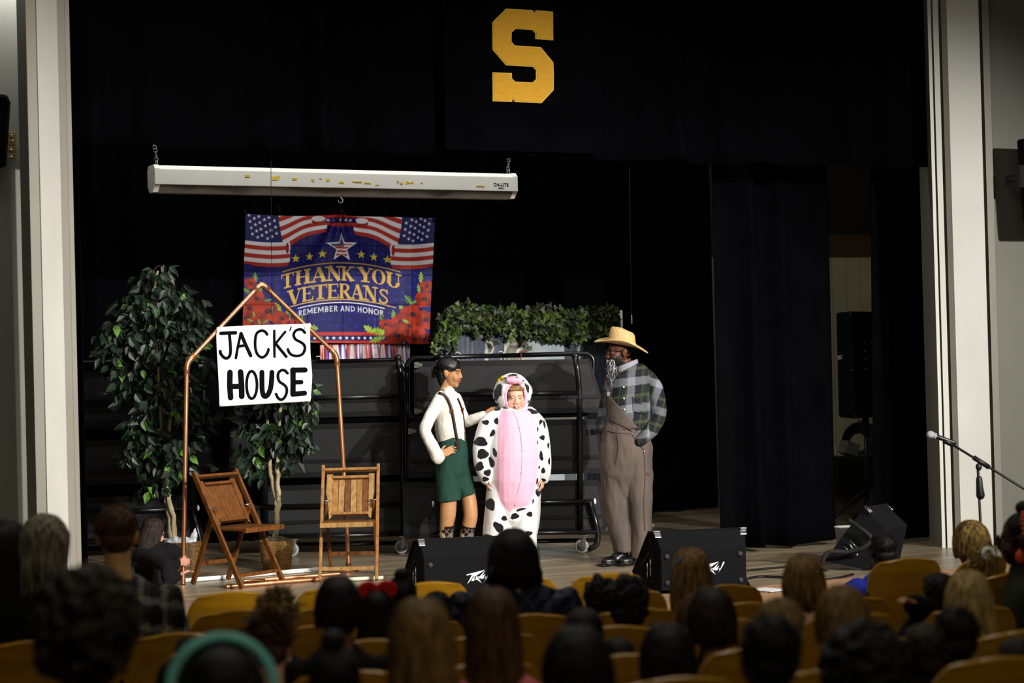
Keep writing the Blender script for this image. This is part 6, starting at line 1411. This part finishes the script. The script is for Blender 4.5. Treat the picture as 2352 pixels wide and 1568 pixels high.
    mb = MB(); mb.tube([hc + HR @ Vector((.109 * math.cos(a), .098 * math.sin(a), .016)) for a in [R(q) for q in range(0, 360, 10)]], [(.004, .013)] * 36, 6, ref=(0, 0, 1), closed=True); mb.build('hat_band', mat('pale_band', '#d8b878', .8), hb)
    # glasses
    GL = mat('black_frame', '#0a0a0c', .25); g = MB()
    for k in (-1, 1): g.tube([H.p(k * .033 + .024 * math.cos(a), -.098 - .006 * abs(math.cos(a)), .0 + .019 * math.sin(a)) for a in [R(q) for q in range(0, 360, 20)]], .0032, 6, closed=True, ref=H.R @ Vector((0, 1, 0))); g.tube([H.p(k * .057, -.094, .006), H.p(k * .078, -.05, .01), H.p(k * .082, .015, .008)], .003, 6)
    g.tube([H.p(-.01, -.102, .002), H.p(.01, -.102, .002)], .003, 6); g.build('glasses', GL, r)
    # false beard on an elastic string
    rs = random.Random(5); mb = MB()
    for k in range(230):
        u = rs.uniform(-1, 1); v = rs.random(); a = H.p(u * .052, -.098 + abs(u) * .03 - rs.uniform(0, .012), -.052 - v * .02); L = rs.uniform(.10, .22) * (1 - .35 * abs(u)); e = a + Vector((rs.gauss(.012, .012), rs.gauss(-.01, .012), -L)); e.x += .03 * (1 - abs(u)) * (L / .2)
        mb.tube(catmull([a, a.lerp(e, .4) + Vector((rs.gauss(0, .008), rs.gauss(0, .008), 0)), a.lerp(e, .75) + Vector((rs.gauss(0, .008), rs.gauss(0, .006), 0)), e], 3), [.0042 - .0003 * i for i in range(10)], 5)
    mb.build('false_beard', ramp2('grey_beard', '#141416', '#b9b9bf', 60, (2, 2, .5), .5, .44, .62), r)
    mb = MB(); mb.tube(catmull([H.p(.05, -.075, -.055), H.p(.07, -.03, -.03), H.p(.086, .012, .012)], 4), .0018, 6); mb.build('beard_string', BLACKM, r)
    return r
actor_farmer()
# ================================================================== AUDITORIUM SEATS
AMBER = ramp2('amber_plywood', (.31, .145, .006), (.44, .22, .010), 3.2, (1.2, 1, 7), .30, .3, .7, .02, 5, .5)
DARKST = mat('seat_iron', '#15130f', .5, .4)
RZROW = math.atan2(RD.y, RD.x)
def seat_proto():
    r = empty('auditorium_seat', (0, 0, 0))
    w, h0, h1, rad = .207, .45, .86, .118; nx, nz = 22, 20; vs = []
    for j in range(nz):
        t = j / (nz - 1); z = h0 + (h1 - h0) * t
        dt = max(0, rad - (h1 - z)); db = max(0, .06 - (z - h0)); hw = w - (rad - math.sqrt(max(0, rad * rad - dt * dt))) - (.06 - math.sqrt(max(0, .0036 - db * db)))
        for i in range(nx):
            u = -1 + 2 * i / (nx - 1); x = hw * u; vs.append((x, .045 * (x / w) ** 2 - .10 * t + .01 * math.sin(t * 3), z - (.012 * u * u if j == nz - 1 else 0)))
    mb = MB(); mb.add(vs, [(j * nx + i, j * nx + i + 1, (j + 1) * nx + i + 1, (j + 1) * nx + i) for j in range(nz - 1) for i in range(nx - 1)])
    o = mb.build('backrest', AMBER, r); solid(o, .016, 0); bevel(o, .005)
    vs = []
    for j in range(14):
        for i in range(14):
            u, v = -1 + 2 * i / 13, j / 13; c = .02 * (1 if v in (0,) else 0); vs.append((u * .2 * (1 - .12 * max(0, v - .8) * 5 * u * u * .4), .03 + .40 * v, .435 + .015 * u * u - .012 * math.sin(v * 3.1) - .03 * max(0, v - .85) * 5 * .4))
    mb = MB(); mb.add(vs, [(j * 14 + i, j * 14 + i + 1, (j + 1) * 14 + i + 1, (j + 1) * 14 + i) for j in range(13) for i in range(13)]); o = mb.build('seat', AMBER, r); solid(o, .014, -1)
    for s_ in (-1, 1):
        mb = MB(); x = s_ * .222
        mb.beam((x, .08, .0), (x, .06, .46), .018, .05, (0, 1, 0)); mb.beam((x, .06, .45), (x, -.05, .68), .016, .035, (0, 1, 0)); mb.beam((x, .0, .01), (x, .22, .01), .05, .02); mb.build('leg', DARKST, r, False)
    return r
SEAT = seat_proto(); used = [False]
ROWW = ['', 'front row', 'second row', 'third row', 'fourth row', 'fifth row', 'sixth row']
def seat(k, px, desc, rz=0., dd=0.):
    o = SEAT if not used[0] else copy_tree(SEAT); used[0] = True
    p = PD(px, 1400, row_depth(k, px) + dd); z = ROWTOP[k] - SEATH
    o.location = (p.x, p.y, z); o.rotation_euler = (0, 0, RZROW + rz)
    tag(o, 'amber plywood auditorium seat, ' + ROWW[k] + ', ' + desc, 'auditorium seat', None); o['group'] = 'plywood seats in the raked hall'
for k, px, desc in ((1, 528, 'empty below the sideways folding chair'), (1, 770, 'empty below the upright folding chair'), (1, 982, 'empty before the left wedge monitor'), (1, 1188, 'empty beyond the black bob haircut'), (1, 1392, "empty below the black boots"), (1, 2075, 'tall and empty before the tipped loudspeaker'),
    (2, 309, 'just beyond the man in dark plaid'), (2, 541, 'just left of the spiky blond head'), (2, 773, 'behind the round black-haired head'), (2, 985, 'partly behind the small bun'), (2, 1209, 'hidden beyond the navy quilted jacket'), (2, 1432, 'just beyond the curly dark head'), (2, 1653, 'just beyond the child with blue barrette'),
    (3, 70, 'under the wavy grey-haired adult'), (3, 230, 'under the man in dark plaid'), (3, 404, 'empty, right of the man in plaid'), (3, 709, 'between the spiky blond and round black heads'), (3, 957, 'behind the small dark head'), (3, 1206, 'under the adult in navy quilted jacket'), (3, 1451, 'beyond the curly dark-haired child'), (3, 1695, 'under the child with blue barrette'), (3, 1937, 'empty, right of the braided child'), 
    (4, 487, 'with small dark fingers gripping it'), (4, 842, 'under the red bow'), (4, 1118, 'between the two long brown heads'), (4, 1394, 'under the curly dark-haired child'), (4, 1668, 'just beyond the dark straight head'), (4, 1940, 'right of the brown-haired child'), (4, 2214, 'gripped by an outstretched hand'),
    (5, 478, 'behind the teal headband'), (5, 790, 'under the round black head'), (5, 1102, 'beyond the pink-shirted child'), (5, 1414, 'under the child with shiny dark hair'), (5, 1724, 'under the fair short-haired boy'), (5, 2034, 'beyond the big black afro'), (5, 2330, 'at the right edge by the blue jacket'),
    (6, 450, 'beyond the teal headband'), (6, 811, 'beyond the black jacket with topknot'), (6, 1172, 'under the pink-shirted child'), (6, 1533, 'under the round dark head at bottom centre'), (6, 1895, 'behind the big black head'), (6, 2267, 'at the bottom right corner')):
    seat(k, px, desc)
seat(1, 2243, 'behind the bowl-cut child by the pillar', R(24), -.1)
seat(2, 2300, 'behind the child with white hair tie', R(18), -.1)

# ================================================================== AUDIENCE
def hairm(name, a, b, rough=.5): return ramp2(name, a, b, 26, (3, 3, .45), rough, .35, .72, .35, 5, .22)
H_BLACK = hairm('hair_black', '#060505', '#171412'); H_DKBR = hairm('hair_dark_brown', '#100a06', '#33231a'); H_BROWN = hairm('hair_brown', '#2a1a0e', '#64452a'); H_LTBR = hairm('hair_light_brown', '#3a2812', '#96723c')
H_BLOND = hairm('hair_blond', '#6a5228', '#cbb274'); H_SANDY = hairm('hair_sandy', '#5a4426', '#a3885a'); H_GREY = hairm('hair_grey_blond', '#2c2820', '#a39a80'); H_STREAK = hairm('hair_streaked', '#1c130a', '#b08c48')
def cloth_m(name, c, rough=.9): return mat(name, c, rough, var=.15, scale=20, bump=.12, bscale=180, spec=.2)
S_BLACK = cloth_m('black_cotton', '#0c0c0e'); S_NAVY = cloth_m('navy_cotton', '#10142e'); S_BLUE = cloth_m('royal_blue_cotton', '#1a2a8a'); S_TEAL = cloth_m('sky_blue_cotton', '#3a8db0'); S_PINK = cloth_m('pink_cotton', '#d06a78'); S_GREY = cloth_m('grey_marl', '#85888a'); S_WHITE = cloth_m('white_cotton', '#d8d6cc'); S_RED = cloth_m('red_cotton', '#8a1c1c'); S_PURPLE = cloth_m('purple_cotton', '#33206a'); S_GREEN = cloth_m('olive_cotton', '#23281a'); S_YEL = cloth_m('dark_yellow_cotton', '#7a5a10')
DENIM = cloth_m('dark_denim', '#1a2030')
def quilt_mat():
    m = mat('navy_quilting', '#171a33', .6, var=.1, scale=10, spec=.35); nt = m.node_tree; b = nt.nodes['Principled BSDF']; tc = nt.nodes.new('ShaderNodeTexCoord'); acc = None
    for a in (45, -45):
        mp = nt.nodes.new('ShaderNodeMapping'); mp.inputs['Rotation'].default_value = (0, R(a), 0); nt.links.new(tc.outputs['Object'], mp.inputs['Vector'])
        w = nt.nodes.new('ShaderNodeTexWave'); w.inputs['Scale'].default_value = 4.2; w.wave_profile = 'SIN'; nt.links.new(mp.outputs['Vector'], w.inputs['Vector'])
        if acc is None: acc = w.outputs['Fac']
        else:
            mn = nt.nodes.new('ShaderNodeMath'); mn.operation = 'MINIMUM'; nt.links.new(acc, mn.inputs[0]); nt.links.new(w.outputs['Fac'], mn.inputs[1]); acc = mn.outputs[0]
    bp = nt.nodes.new('ShaderNodeBump'); bp.inputs['Strength'].default_value = .8; bp.inputs['Distance'].default_value = .03; nt.links.new(acc, bp.inputs['Height']); nt.links.new(bp.outputs['Normal'], b.inputs['Normal']); return m
QUILT = quilt_mat()
def hair_path(H, phi, L, k, rs, flare=0., puff=1.):
    d = (math.sin(phi), math.cos(phi)); j = lambda a: rs.uniform(-a, a)
    P = [(d[0] * .015, d[1] * .015 + .01, .125), (d[0] * .052, d[1] * .058 + .01, .112), (d[0] * .083 * puff, d[1] * .098 * puff + .008, .045), (d[0] * .088 * puff + j(.004), d[1] * .098 * puff + .01 + j(.004), -.03)]
    n = max(1, int(L / .07))
    for i in range(n):
        t = (i + 1) / n; P.append((d[0] * (.088 * puff + flare * t) + j(.006), d[1] * (.094 * puff + flare * .5 * t) + .012 + j(.006), -.03 - L * t + (j(.02) if i == n - 1 else 0)))
    return [H.p(*p) for p in P]
def make_hair(r, H, style, m, rs, L=.2, name='hair'):
    mb = MB(); e = H.e; F2 = []
    if style in ('afro', 'curly', 'bigafro'):
        k = {'curly': 1.02, 'afro': 1.18, 'bigafro': 1.42}[style]; e(mb, (0, .022, .045), (.088 * k, .100 * k, .092 * k), 24, 16); e(mb, (0, .055, -.015), (.078 * k, .06 * k, .06 * k))
        me = remesh(mb, .007 * H.s, 1, name); wrinkle(me, .020 * k, 34, 3); wrinkle(me, .012, 85, 5); wrinkle(me, .006, 190, 7); return link(name, me, m, r)
    e(mb, (0, .026, .046), (.082, .096, .084), 22, 14)
    if style in ('short', 'spiky', 'crew'):
        e(mb, (0, .066, -.012), (.068, .046, .055)); e(mb, (0, -.035, .085), (.066, .045, .034)); n = {'short': 260, 'spiky': 320, 'crew': 520}[style]
        for _ in range(n):
            a = rs.uniform(0, 2 * math.pi); z = rs.uniform(-.35, 1); q = math.sqrt(1 - z * z); nrm = Vector((q * math.cos(a), q * math.sin(a), z))
            if nrm.y < -.2 and z < .45: continue
            p = Vector((nrm.x * .080, .026 + nrm.y * .094, .044 + nrm.z * .083)); ln = {'short': .026, 'spiky': .030 + .022 * max(0, z), 'crew': .012}[style]
            t = nrm * (.25 if style == 'short' else .8) + Vector((rs.gauss(0, .25), rs.gauss(.1, .25), -.55 if style == 'short' else rs.gauss(.1, .2)))
            q_ = .42 if style == 'crew' else 1.; mb.tube([H.p(*p), H.p(*(p + t * ln * .5)), H.p(*(p + t * ln + Vector((0, 0, -.004))))], [.007 * H.s * q_, .006 * H.s * q_, .002 * H.s], 5)
        o = mb.build(name, m, r); return o
    if style in ('long', 'bob', 'bowl', 'braids', 'shaggy'):
        puff = {'long': 1.0, 'bob': 1.18, 'bowl': 1.06, 'braids': 1.0, 'shaggy': 1.1}[style]; fl = {'long': .012, 'bob': .012, 'bowl': -.004, 'braids': -.02, 'shaggy': .0}[style]; span = {'long': 128, 'bob': 135, 'bowl': 150, 'braids': 118, 'shaggy': 140}[style]
        e(mb, (0, .05, -.03), (.078 * puff, .062 * puff, .09)); n = 170 if style != 'bowl' else 150
        if style == 'bob': e(mb, (0, .03, .04), (.095, .108, .092)); e(mb, (0, .045, -.05), (.115, .085, .085))
        if style in ('long',): mb.tube([H.p(0, .055, -.02), H.p(0, .07, -.1), H.p(0, .075, -.03 - L * .9)], [(.075 * H.s, .045 * H.s), (.075 * H.s, .03 * H.s), (.055 * H.s, .02 * H.s)], 14, dome=True, ref=H.R @ Vector((0, 1, 0)))
        for i in range(n):
            phi = R(span) * (2 * (i + rs.random()) / n - 1); LL = L * rs.uniform(.88, 1.06); P = catmull(hair_path(H, phi, LL, i, rs, fl, puff), 2); N = len(P); mb.tube(P, [(.013 - .008 * (q / N)) * H.s for q in range(N)], 5)
        o = mb.build(name, m, r)
        if style == 'braids':
            for k in (-1, 1):
                b = MB()
                for q in range(11): b.ell(H.p(k * (.062 + .01 * (q % 2)), .05 + .004 * q, -.02 - .021 * q), (.020 * H.s, .017 * H.s, .018 * H.s), H.R @ Matrix.Rotation(R(35 if q % 2 else -35), 3, 'Y'), 10, 8); b.ell(H.p(k * (.046 - .012 * (q % 2)), .055 + .004 * q, -.03 - .021 * q), (.020 * H.s, .017 * H.s, .018 * H.s), H.R @ Matrix.Rotation(R(-35 if q % 2 else 35), 3, 'Y'), 10, 8)
                b.build('braid', m, o)
        return o
    if style in ('bun', 'topknot', 'ponytail', 'sleek'):
        e(mb, (0, .06, -.015), (.066, .048, .06))
        for i in range(90):
            phi = R(150) * (2 * (i + rs.random()) / 90 - 1); tgt = {'bun': (0, .06, .125), 'topknot': (0, .03, .13), 'ponytail': (0, .125, .05), 'sleek': (0, .10, -.02)}[style]; d = (math.sin(phi), math.cos(phi))
            a = H.p(d[0] * .078, d[1] * .088 + .02, rs.uniform(-.05, .06)); b = H.p(*tgt); mid = a.lerp(b, .5) + (a.lerp(b, .5) - H.p(0, .02, .03)).normalized() * .022 * H.s; mb.tube(catmull([a, mid, b], 3), .006 * H.s, 5)
        if style in ('bun', 'topknot'): e(mb, (0, .06, .135) if style == 'bun' else (0, .03, .145), (.042, .04, .034))
        o = mb.build(name, m, r)
        if style == 'bun': wb = None
        if style == 'ponytail':
            b = MB()
            for i in range(46): a = H.p(rs.uniform(-.012, .012), .118, .052 + rs.uniform(-.01, .01)); e_ = H.p(rs.uniform(-.05, .05), .13 + rs.uniform(-.02, .02), -.02 - L * rs.uniform(.8, 1.05)); mb2 = b; mb2.tube(catmull([a, a.lerp(e_, .3) + (H.p(0, .04, .02) - H.p(0, 0, 0)), e_], 4), [.010 * H.s - .0006 * q for q in range(9)], 5)
            b.build('ponytail', m, o)
        return o
def spectator(label, row, px, top, s=.85, hair=('short', 0), hm=H_BLACK, shirt=S_BLACK, skin='#b07850', yaw=0., sw=None, L=.2, seated_z=None, dd=.17, tilt=0., dist=None, floor=None, arms=None, pants=DENIM, seed=None, look=0., shrug=0., lean=0.):
    rs = random.Random(seed if seed is not None else int(px * 7 + top)); d = dist if dist else row_depth(row, px) + dd
    fz = floor if floor is not None else (ROWTOP[row] - SEATH if row <= 7 else .7)
    F = Frame((px, 1400), d, z=fz); r = F.empty('person', label, 'person', 'seated audience'); style = hair if isinstance(hair, str) else hair[0]
    lift = {'bob': .010, 'afro': .03, 'bigafro': .055, 'curly': .016, 'spiky': .024, 'bun': .045, 'topknot': .055, 'short': .006, 'crew': .004}.get(style, .003) * s
    zt = F(px, top).z; hz = zt - (.128 * s) - lift; dyaw = R(12.6) * .6 + yaw; ry = Matrix.Rotation(dyaw, 3, 'Z'); V = lambda x, y, z: ry @ Vector((x, y, 0)) + Vector((0, 0, z))
    seat_h = seated_z if seated_z is not None else .445; hip = seat_h + .085; sh = hz - .205 * s + shrug; sw = sw or .165 * s + .012
    if sh < hip + .2: sh = hip + .2
    hx = F(px, top + 30).x
    H = Head(Vector((hx, 0, 0)) + V(0, .02 + lean, hz), math.pi + dyaw + look, s, R(4) + tilt)
    o0 = Vector((hx, 0, 0)); P = lambda x, y, z: o0 + V(x, y, z)
    tq = .105 * (.8 + .2 * s)
    def torso(mb, g): mb.tube([P(0, -.0, hip - .05), P(0, -.0, hip + .05), P(0, -.005, (hip + sh) / 2), P(0, .0, sh - .06), P(0, .005, sh - .005), P(0, .012, sh + .055 * s)], [(sw * .82 + g, tq + g), (sw * .88 + g, tq + g), (sw * .86 + g, tq + g), (sw * .98 + g, tq * .98 + g), (sw * .80 + g, tq * .72 + g), (.056 * s + g, .056 * s + g)], 18, True, ry @ Vector((0, 1, 0)), True)
    A = arms or [((-1), None), (1, None)]
    def arm(mb, g, k, tgt, r0=1.):
        a = P(k * sw, 0, sh - .045)
        if tgt is None: pts = [a, P(k * (sw + .035), .02, (sh + hip) / 2 + .03), P(k * (sw + .03), .05, hip + .10), P(k * (sw * .7), .24, hip + .09)]
        else: pts = [a] + [F(*q) for q in tgt]
        rr = [.050, .044, .040, .032]; rr = rr[:len(pts)] if len(pts) <= 4 else rr + [.03] * (len(pts) - 4); mb.tube(catmull(pts, 3), [((rr[min(len(rr) - 1, i // 3)]) * (.75 + .25 * s) + g) for i in range(3 * (len(pts) - 1) + 1)], 12, dome=True); return pts
    mb = MB(); H.build(mb, detail=True); torso(mb, -.012); w = []
    for k, t, *g_ in A:
        pts = arm(mb, -.008, k, t); d_ = (pts[-1] - pts[-2]).normalized(); 
        if g_: hand(mb, pts[-1] + Vector((.012, 0, 0)), g_[0], g_[1], g_[2], .84, .95, .05, .8)
        else: hand(mb, pts[-1] + d_ * .015, d_, (0, 0, -1) if abs(d_.z) < .8 else (0, 1, 0), -k, .78 * (.6 + .4 * s), .4, .1, .3)
    def legs(mb, g):
        for k in (-1, 1):
            kn = P(k * sw * .55, .40 * (.5 + .5 * s), hip - .005); mb.tube(catmull([P(k * sw * .42, .02, hip - .005), P(k * sw * .5, .2, hip), kn], 3), [.082 + g, .080 + g, .078 + g, .072 + g, .066 + g, .06 + g, .056 + g], 12, dome=True)
            mb.tube([kn, P(k * sw * .55, .41, hip * .55), P(k * sw * .55, .40, .10)], [.056 + g, .052 + g, .036 + g], 12, dome=True)
    legs(mb, -.014)
    for k in (-1, 1): mb.tube([P(k * sw * .55, .40, .05), P(k * sw * .55, .50, .035)], [(.036, .034), (.034, .026)], 12, dome=True, ref=(0, 0, 1))
    skin_body(mb, F, r, H, .0095, 2, skin=skin, brow='#20150e')
    mb = MB(); torso(mb, .008)
    for k, t, *_ in A: arm(mb, .007, k, t)
    me = remesh(mb, .012, 4, 'shirt'); wrinkle(me, .010, 9, px, (1, 1, .8)); wrinkle(me, .004, 24, px); link('shirt', me, shirt, r)
    mb = MB(); legs(mb, .004); me = remesh(mb, .014, 3, 'trousers'); link('trousers', me, pants, r)
    mb = MB()
    for k in (-1, 1): mb.tube([P(k * sw * .55, .385, .05), P(k * sw * .55, .53, .04)], [(.045, .045), (.042, .034)], 12, dome=True, ref=(0, 0, 1))
    mb.build('shoes', S_BLACK, r)
    if style: make_hair(r, H, style, hm, rs, L)
    return r, H, F, P, sh
DK = '#3a2114'; MD = '#7a4c30'; LT = '#c29270'; FAIR = '#d0a284'
spectator('person with straight black shoulder-length hair at the left edge of the front row', 3, 6, 1196, .96, 'long', H_BLACK, S_BLACK, LT, R(-40), L=.26, dd=.2)
r_, H_, F_, P_, s_ = spectator('person with wavy grey-blond hair at the left of the front row', 3, 99, 1182, .92, 'shaggy', H_GREY, S_BLACK, '#b57a58', R(-30), L=.20, look=R(-25))
# ---- man in plaid
r_, H_, F_, P_, s_ = spectator('person with cropped brown hair and dark checked shirt in the front row', 3, 268, 1160, 1.0, 'crew', H_BROWN, attr_mat('checked_shirt', .85, .2, .1, 200), '#c79a66', R(4), sw=.205, dd=.14)
me = [c for c in r_.children if c.name.startswith('shirt')][0].data; x, y = proj(F_, coords(me)); a = ((x - 262) / 55.) % 1; b = ((y - .12 * (x - 262) - 1300) / 62.) % 1
ca = np.where(a < .24, 1., np.where(a < .5, .25, .05)); cb = np.where(b < .26, 1., np.where(b < .5, .25, .05)); v = .5 * (ca + cb); c = np.array(lin('#0d0d10')) * (1 - v[:, None]) + np.array(lin('#a5a596')) * v[:, None] ** 1.6; ln = (np.abs(a - .06) < .02) | (np.abs(b - .07) < .02); c[ln] = np.array(lin('#3a4a7a')); set_col(me, c)
# ---- person holding the copper post, sitting on the stage floor
r_, H_, F_, P_, s_ = spectator('person with long dark hair on the stage floor, gripping the left copper post', 1, 352, 1190, .84, 'long', H_DKBR, S_BLACK, '#c98f78', 0., L=.28, dist=14.6, floor=STAGE, seated_z=.02, sw=.15, tilt=R(14), look=R(-66),
    arms=[(1, [(378, 1262, -.02), (390, 1298, .06), (407, 1293, .145)], (1, .05, .1), (0, 1, 0), 1), (-1, [(380, 1296, -.30), (384, 1334, -.36), (408, 1322, -.34)])])
for nm in ('fern',): pass
spectator('person with a huge dark afro filling the lower left corner', 7, 190, 1296, 1.05, 'bigafro', H_DKBR, S_BLACK, DK, 0, seed=3)
spectator('person in light grey sweater cut by the bottom left corner', 7, -112, 1330, 1.0, 'short', H_BROWN, S_GREY, FAIR, 0, sw=.235)
r_, H_, F_, P_, s_ = spectator('person with black hair and a teal headband at the bottom left', 7, 508, 1474, 1.0, 'bob', H_BLACK, S_BLACK, MD, 0, L=.14, sw=.2)
mb = MB(); mb.tube([H_.p(.128 * math.sin(q), .03 - .0 * abs(q), .02 + .128 * math.cos(q)) for q in [R(a) for a in range(-112, 113, 8)]], [(.014, .016)] * 29, 10, ref=(0, 1, 0), dome=True); mb.build('headband', cloth_m('teal_knit', '#7cc8c4'), r_)
spectator('person with spiky blond hair behind the empty front-row seats', 4, 638, 1352, .82, 'spiky', H_SANDY, S_NAVY, FAIR)
spectator('person with brown side-swept hair in front of the spiky blond head', 5, 620, 1400, .86, 'spiky', H_BROWN, S_BLACK, FAIR, yaw=R(-6))
spectator('person with smooth round black hair below the upright folding chair', 5, 777, 1325, .82, 'bowl', H_BLACK, S_BLACK, MD, L=.03)
r_, H_, F_, P_, s_ = spectator('person with black hair and a red bow', 4, 866, 1352, .78, 'long', H_BLACK, S_BLACK, MD, L=.12)
BOW = cloth_m('red_ribbon', '#c01c18'); mb = MB()
for k in (-1, 1): mb.tube(catmull([H_.p(0, .05, .12), H_.p(k * .035, .055, .150), H_.p(k * .075, .05, .135), H_.p(k * .07, .045, .105), H_.p(k * .02, .05, .11)], 4), [(.016, .010)] * 17, 8, dome=True)
H_.e(mb, (0, .055, .122), (.016, .014, .018)); mb.build('hair_bow', BOW, r_)
spectator('person with dark hair in a bun right of the red bow', 3, 922, 1303, .80, 'bun', H_BLACK, S_BLACK, DK)
spectator('person with a small smooth dark head behind the long dark-blond hair', 3, 1003, 1358, .74, 'crew', H_BLACK, S_BLACK, DK)
spectator('person with long dark-blond hair at the bottom centre-left', 7, 968, 1378, .9, 'long', H_LTBR, S_BLACK, FAIR, L=.36, sw=.17)
spectator('person in a black jacket with a dark topknot at the bottom left of centre', 7, 766, 1444, .82, 'topknot', H_BLACK, S_BLACK, DK, sw=.2)
spectator('adult person with a black bob and navy quilted jacket in the front row', 3, 1180, 1212, 1.0, 'bob', H_BLACK, QUILT, '#7a4c30', R(2), L=.055, sw=.235, dd=.16, shrug=.075)
spectator('person with long brown hair and pink shirt left of bottom centre', 6, 1132, 1353, .86, 'long', H_BROWN, S_PINK, FAIR, L=.34, sw=.17)
spectator('person with shiny dark hair pulled back, right of the pink shirt', 5, 1340, 1394, .85, 'sleek', H_BLACK, S_BLACK, DK)
spectator('person with a large black head of hair at bottom centre', 7, 1328, 1442, .9, 'shaggy', H_BLACK, S_BLACK, DK, L=.14)
spectator('person with dark braided hair half hidden right of the large black head', 5, 1420, 1462, .76, 'sleek', H_BLACK, S_RED, DK)
spectator('person with short curly black hair below the boots', 4, 1443, 1318, .9, 'curly', H_BLACK, S_BLACK, DK)
spectator('person with dark curls half hidden behind the curly black head', 3, 1381, 1322, .78, 'curly', H_BLACK, S_BLACK, DK)
r_, H_, F_, P_, s_ = spectator('person with long golden-brown hair and a blue barrette before the second monitor', 3, 1588, 1260, .95, 'long', H_LTBR, S_PURPLE, FAIR, L=.24)
mb = MB(); mb.tube(catmull([H_.p(.060, .075, .085), H_.p(.072, .06, .07), H_.p(.08, .04, .055)], 4), .007, 8, dome=True); o = mb.build('barrette', mat('blue_enamel', '#4a7ab0', .3), r_)
spectator('person with straight dark hair in front of the golden-brown hair', 5, 1637, 1350, .86, 'bowl', H_DKBR, S_BLACK, MD, L=.06)
spectator('person with brown hair half hidden behind the straight dark hair', 4, 1601, 1366, .80, 'bowl', H_BROWN, S_BLACK, FAIR, L=.05)
spectator('person with a round dark head between the two lowest centre seats', 6, 1535, 1434, .88, 'bowl', H_BLACK, S_BLACK, MD, L=.02)
spectator('person with fair cropped hair behind the darkest near head', 6, 1790, 1372, .88, 'crew', H_SANDY, S_BLACK, FAIR)
spectator('person with very short black hair and sky-blue shirt at the bottom right', 7, 1768, 1412, .94, 'crew', H_BLACK, S_TEAL, DK, sw=.2)
r_, H_, F_, P_, s_ = spectator('person with brown braids and a white collar', 4, 1848, 1276, .92, 'braids', H_LTBR, S_BLACK, FAIR, L=.06)
mb = MB(); mb.tube([P_(.075 * math.cos(R(q)), .065 * math.sin(R(q)), s_ + .03) for q in range(0, 360, 20)], [(.008, .026)] * 18, 8, ref=(0, 0, 1), closed=True); mb.build('collar', S_WHITE, r_)
spectator('person with tousled brown hair and black jacket right of the braids', 6, 1938, 1346, .84, 'shaggy', H_LTBR, S_BLACK, FAIR, L=.03)
spectator('person with a big black afro at the bottom right', 7, 1985, 1424, 1.1, 'afro', H_BLACK, S_TEAL, DK, sw=.22)
spectator('person with brown hair beside the big black afro', 6, 2128, 1428, .86, 'short', H_DKBR, S_BLACK, LT)
spectator('person with cropped black hair and royal-blue shirt before the tipped loudspeaker', 0, 2030, 1222, .92, 'crew', H_BLACK, S_BLUE, DK, dist=11.25, floor=.34)
spectator('person with a streaked bowl haircut by the white pillar', 1, 2235, 1196, .98, 'bowl', H_STREAK, S_BLACK, LT, R(20), L=.025, dd=.12)
r_, H_, F_, P_, s_ = spectator('person with a streaked ponytail in a white scrunchie', 2, 2256, 1240, .88, 'ponytail', H_STREAK, S_BLACK, LT, L=.12, dd=.0)
mb = MB(); mb.torus(H_.p(0, .125, .055), .026, .014, H_.R @ Vector((0, 1, .3)), 18, 8); me = remesh(mb, .005, 1, 's'); wrinkle(me, .008, 50, 1); link('scrunchie', me, S_WHITE, r_)
r_, H_, F_, P_, s_ = spectator('adult person in glasses, orange earring and dark green jacket at the right edge', 3, 2352, 1148, .96, 'topknot', H_BLACK, cloth_m('camouflage', '#1d2214'), DK, R(62), sw=.24, dd=.05)
mb = MB()
for k in (-1, 1): mb.tube([H_.p(k * .033 + .026 * math.cos(a), -.104, .022 * math.sin(a)) for a in [R(q) for q in range(0, 360, 20)]], .004, 6, closed=True); mb.tube([H_.p(k * .058, -.1, .008), H_.p(k * .085, .01, .01)], .0035, 6)
mb.build('glasses', BLACKM, r_)
OR = mat('orange_enamel', '#d8481c', .4)
for k in (-1, 1): mb = MB(); mb.ell(H_.p(k * .092, .0, -.075), (.02, .014, .03)); mb.tube([H_.p(k * .088, .005, -.035), H_.p(k * .09, .0, -.06)], .004, 6); mb.build('earring', OR, r_)
mb = MB()
for i in range(16): a = R(-100 + i * 13); mb.ell(H_.p(.092 * math.sin(a), .03, .04 + .098 * math.cos(a)), .011, None, 8, 6)
mb.build('braided_headband', cloth_m('coral_braid', '#c05a3a'), r_)
spectator('person with dark hair reaching an arm over the seat at the right', 4, 2158, 1312, .80, 'short', H_BLACK, S_BLACK, '#a8744c', arms=[(-1, [(2128, 1402, -.10), (2112, 1396, -.20), (2094, 1386, -.26)]), (1, None)])
spectator('person with straight blonde hair right of the tall empty seat', 5, 2228, 1313, .9, 'long', H_BLOND, S_BLACK, FAIR, L=.2)
spectator('person with cropped dark hair and navy shirt in front of the blonde hair', 6, 2197, 1394, .82, 'crew', H_BLACK, S_NAVY, DK, sw=.18)
spectator('person in a blue jacket low at the right edge', 6, 2345, 1462, .80, 'short', H_BLACK, S_BLUE, DK, sw=.2)
# small hand gripping a seat back
F = Frame((422, 1475), row_depth(4, 422) - .13, ground=False)
r_, H_, F_, P_, s_ = spectator('person with dark fingers curled over the seat back beside the afro', 5, 404, 1515, .72, 'crew', H_BLACK, S_BLACK, DK, arms=[(-1, None), (1, [(446, 1580, .1), (438, 1530, .45), (424, 1484, .72)])])
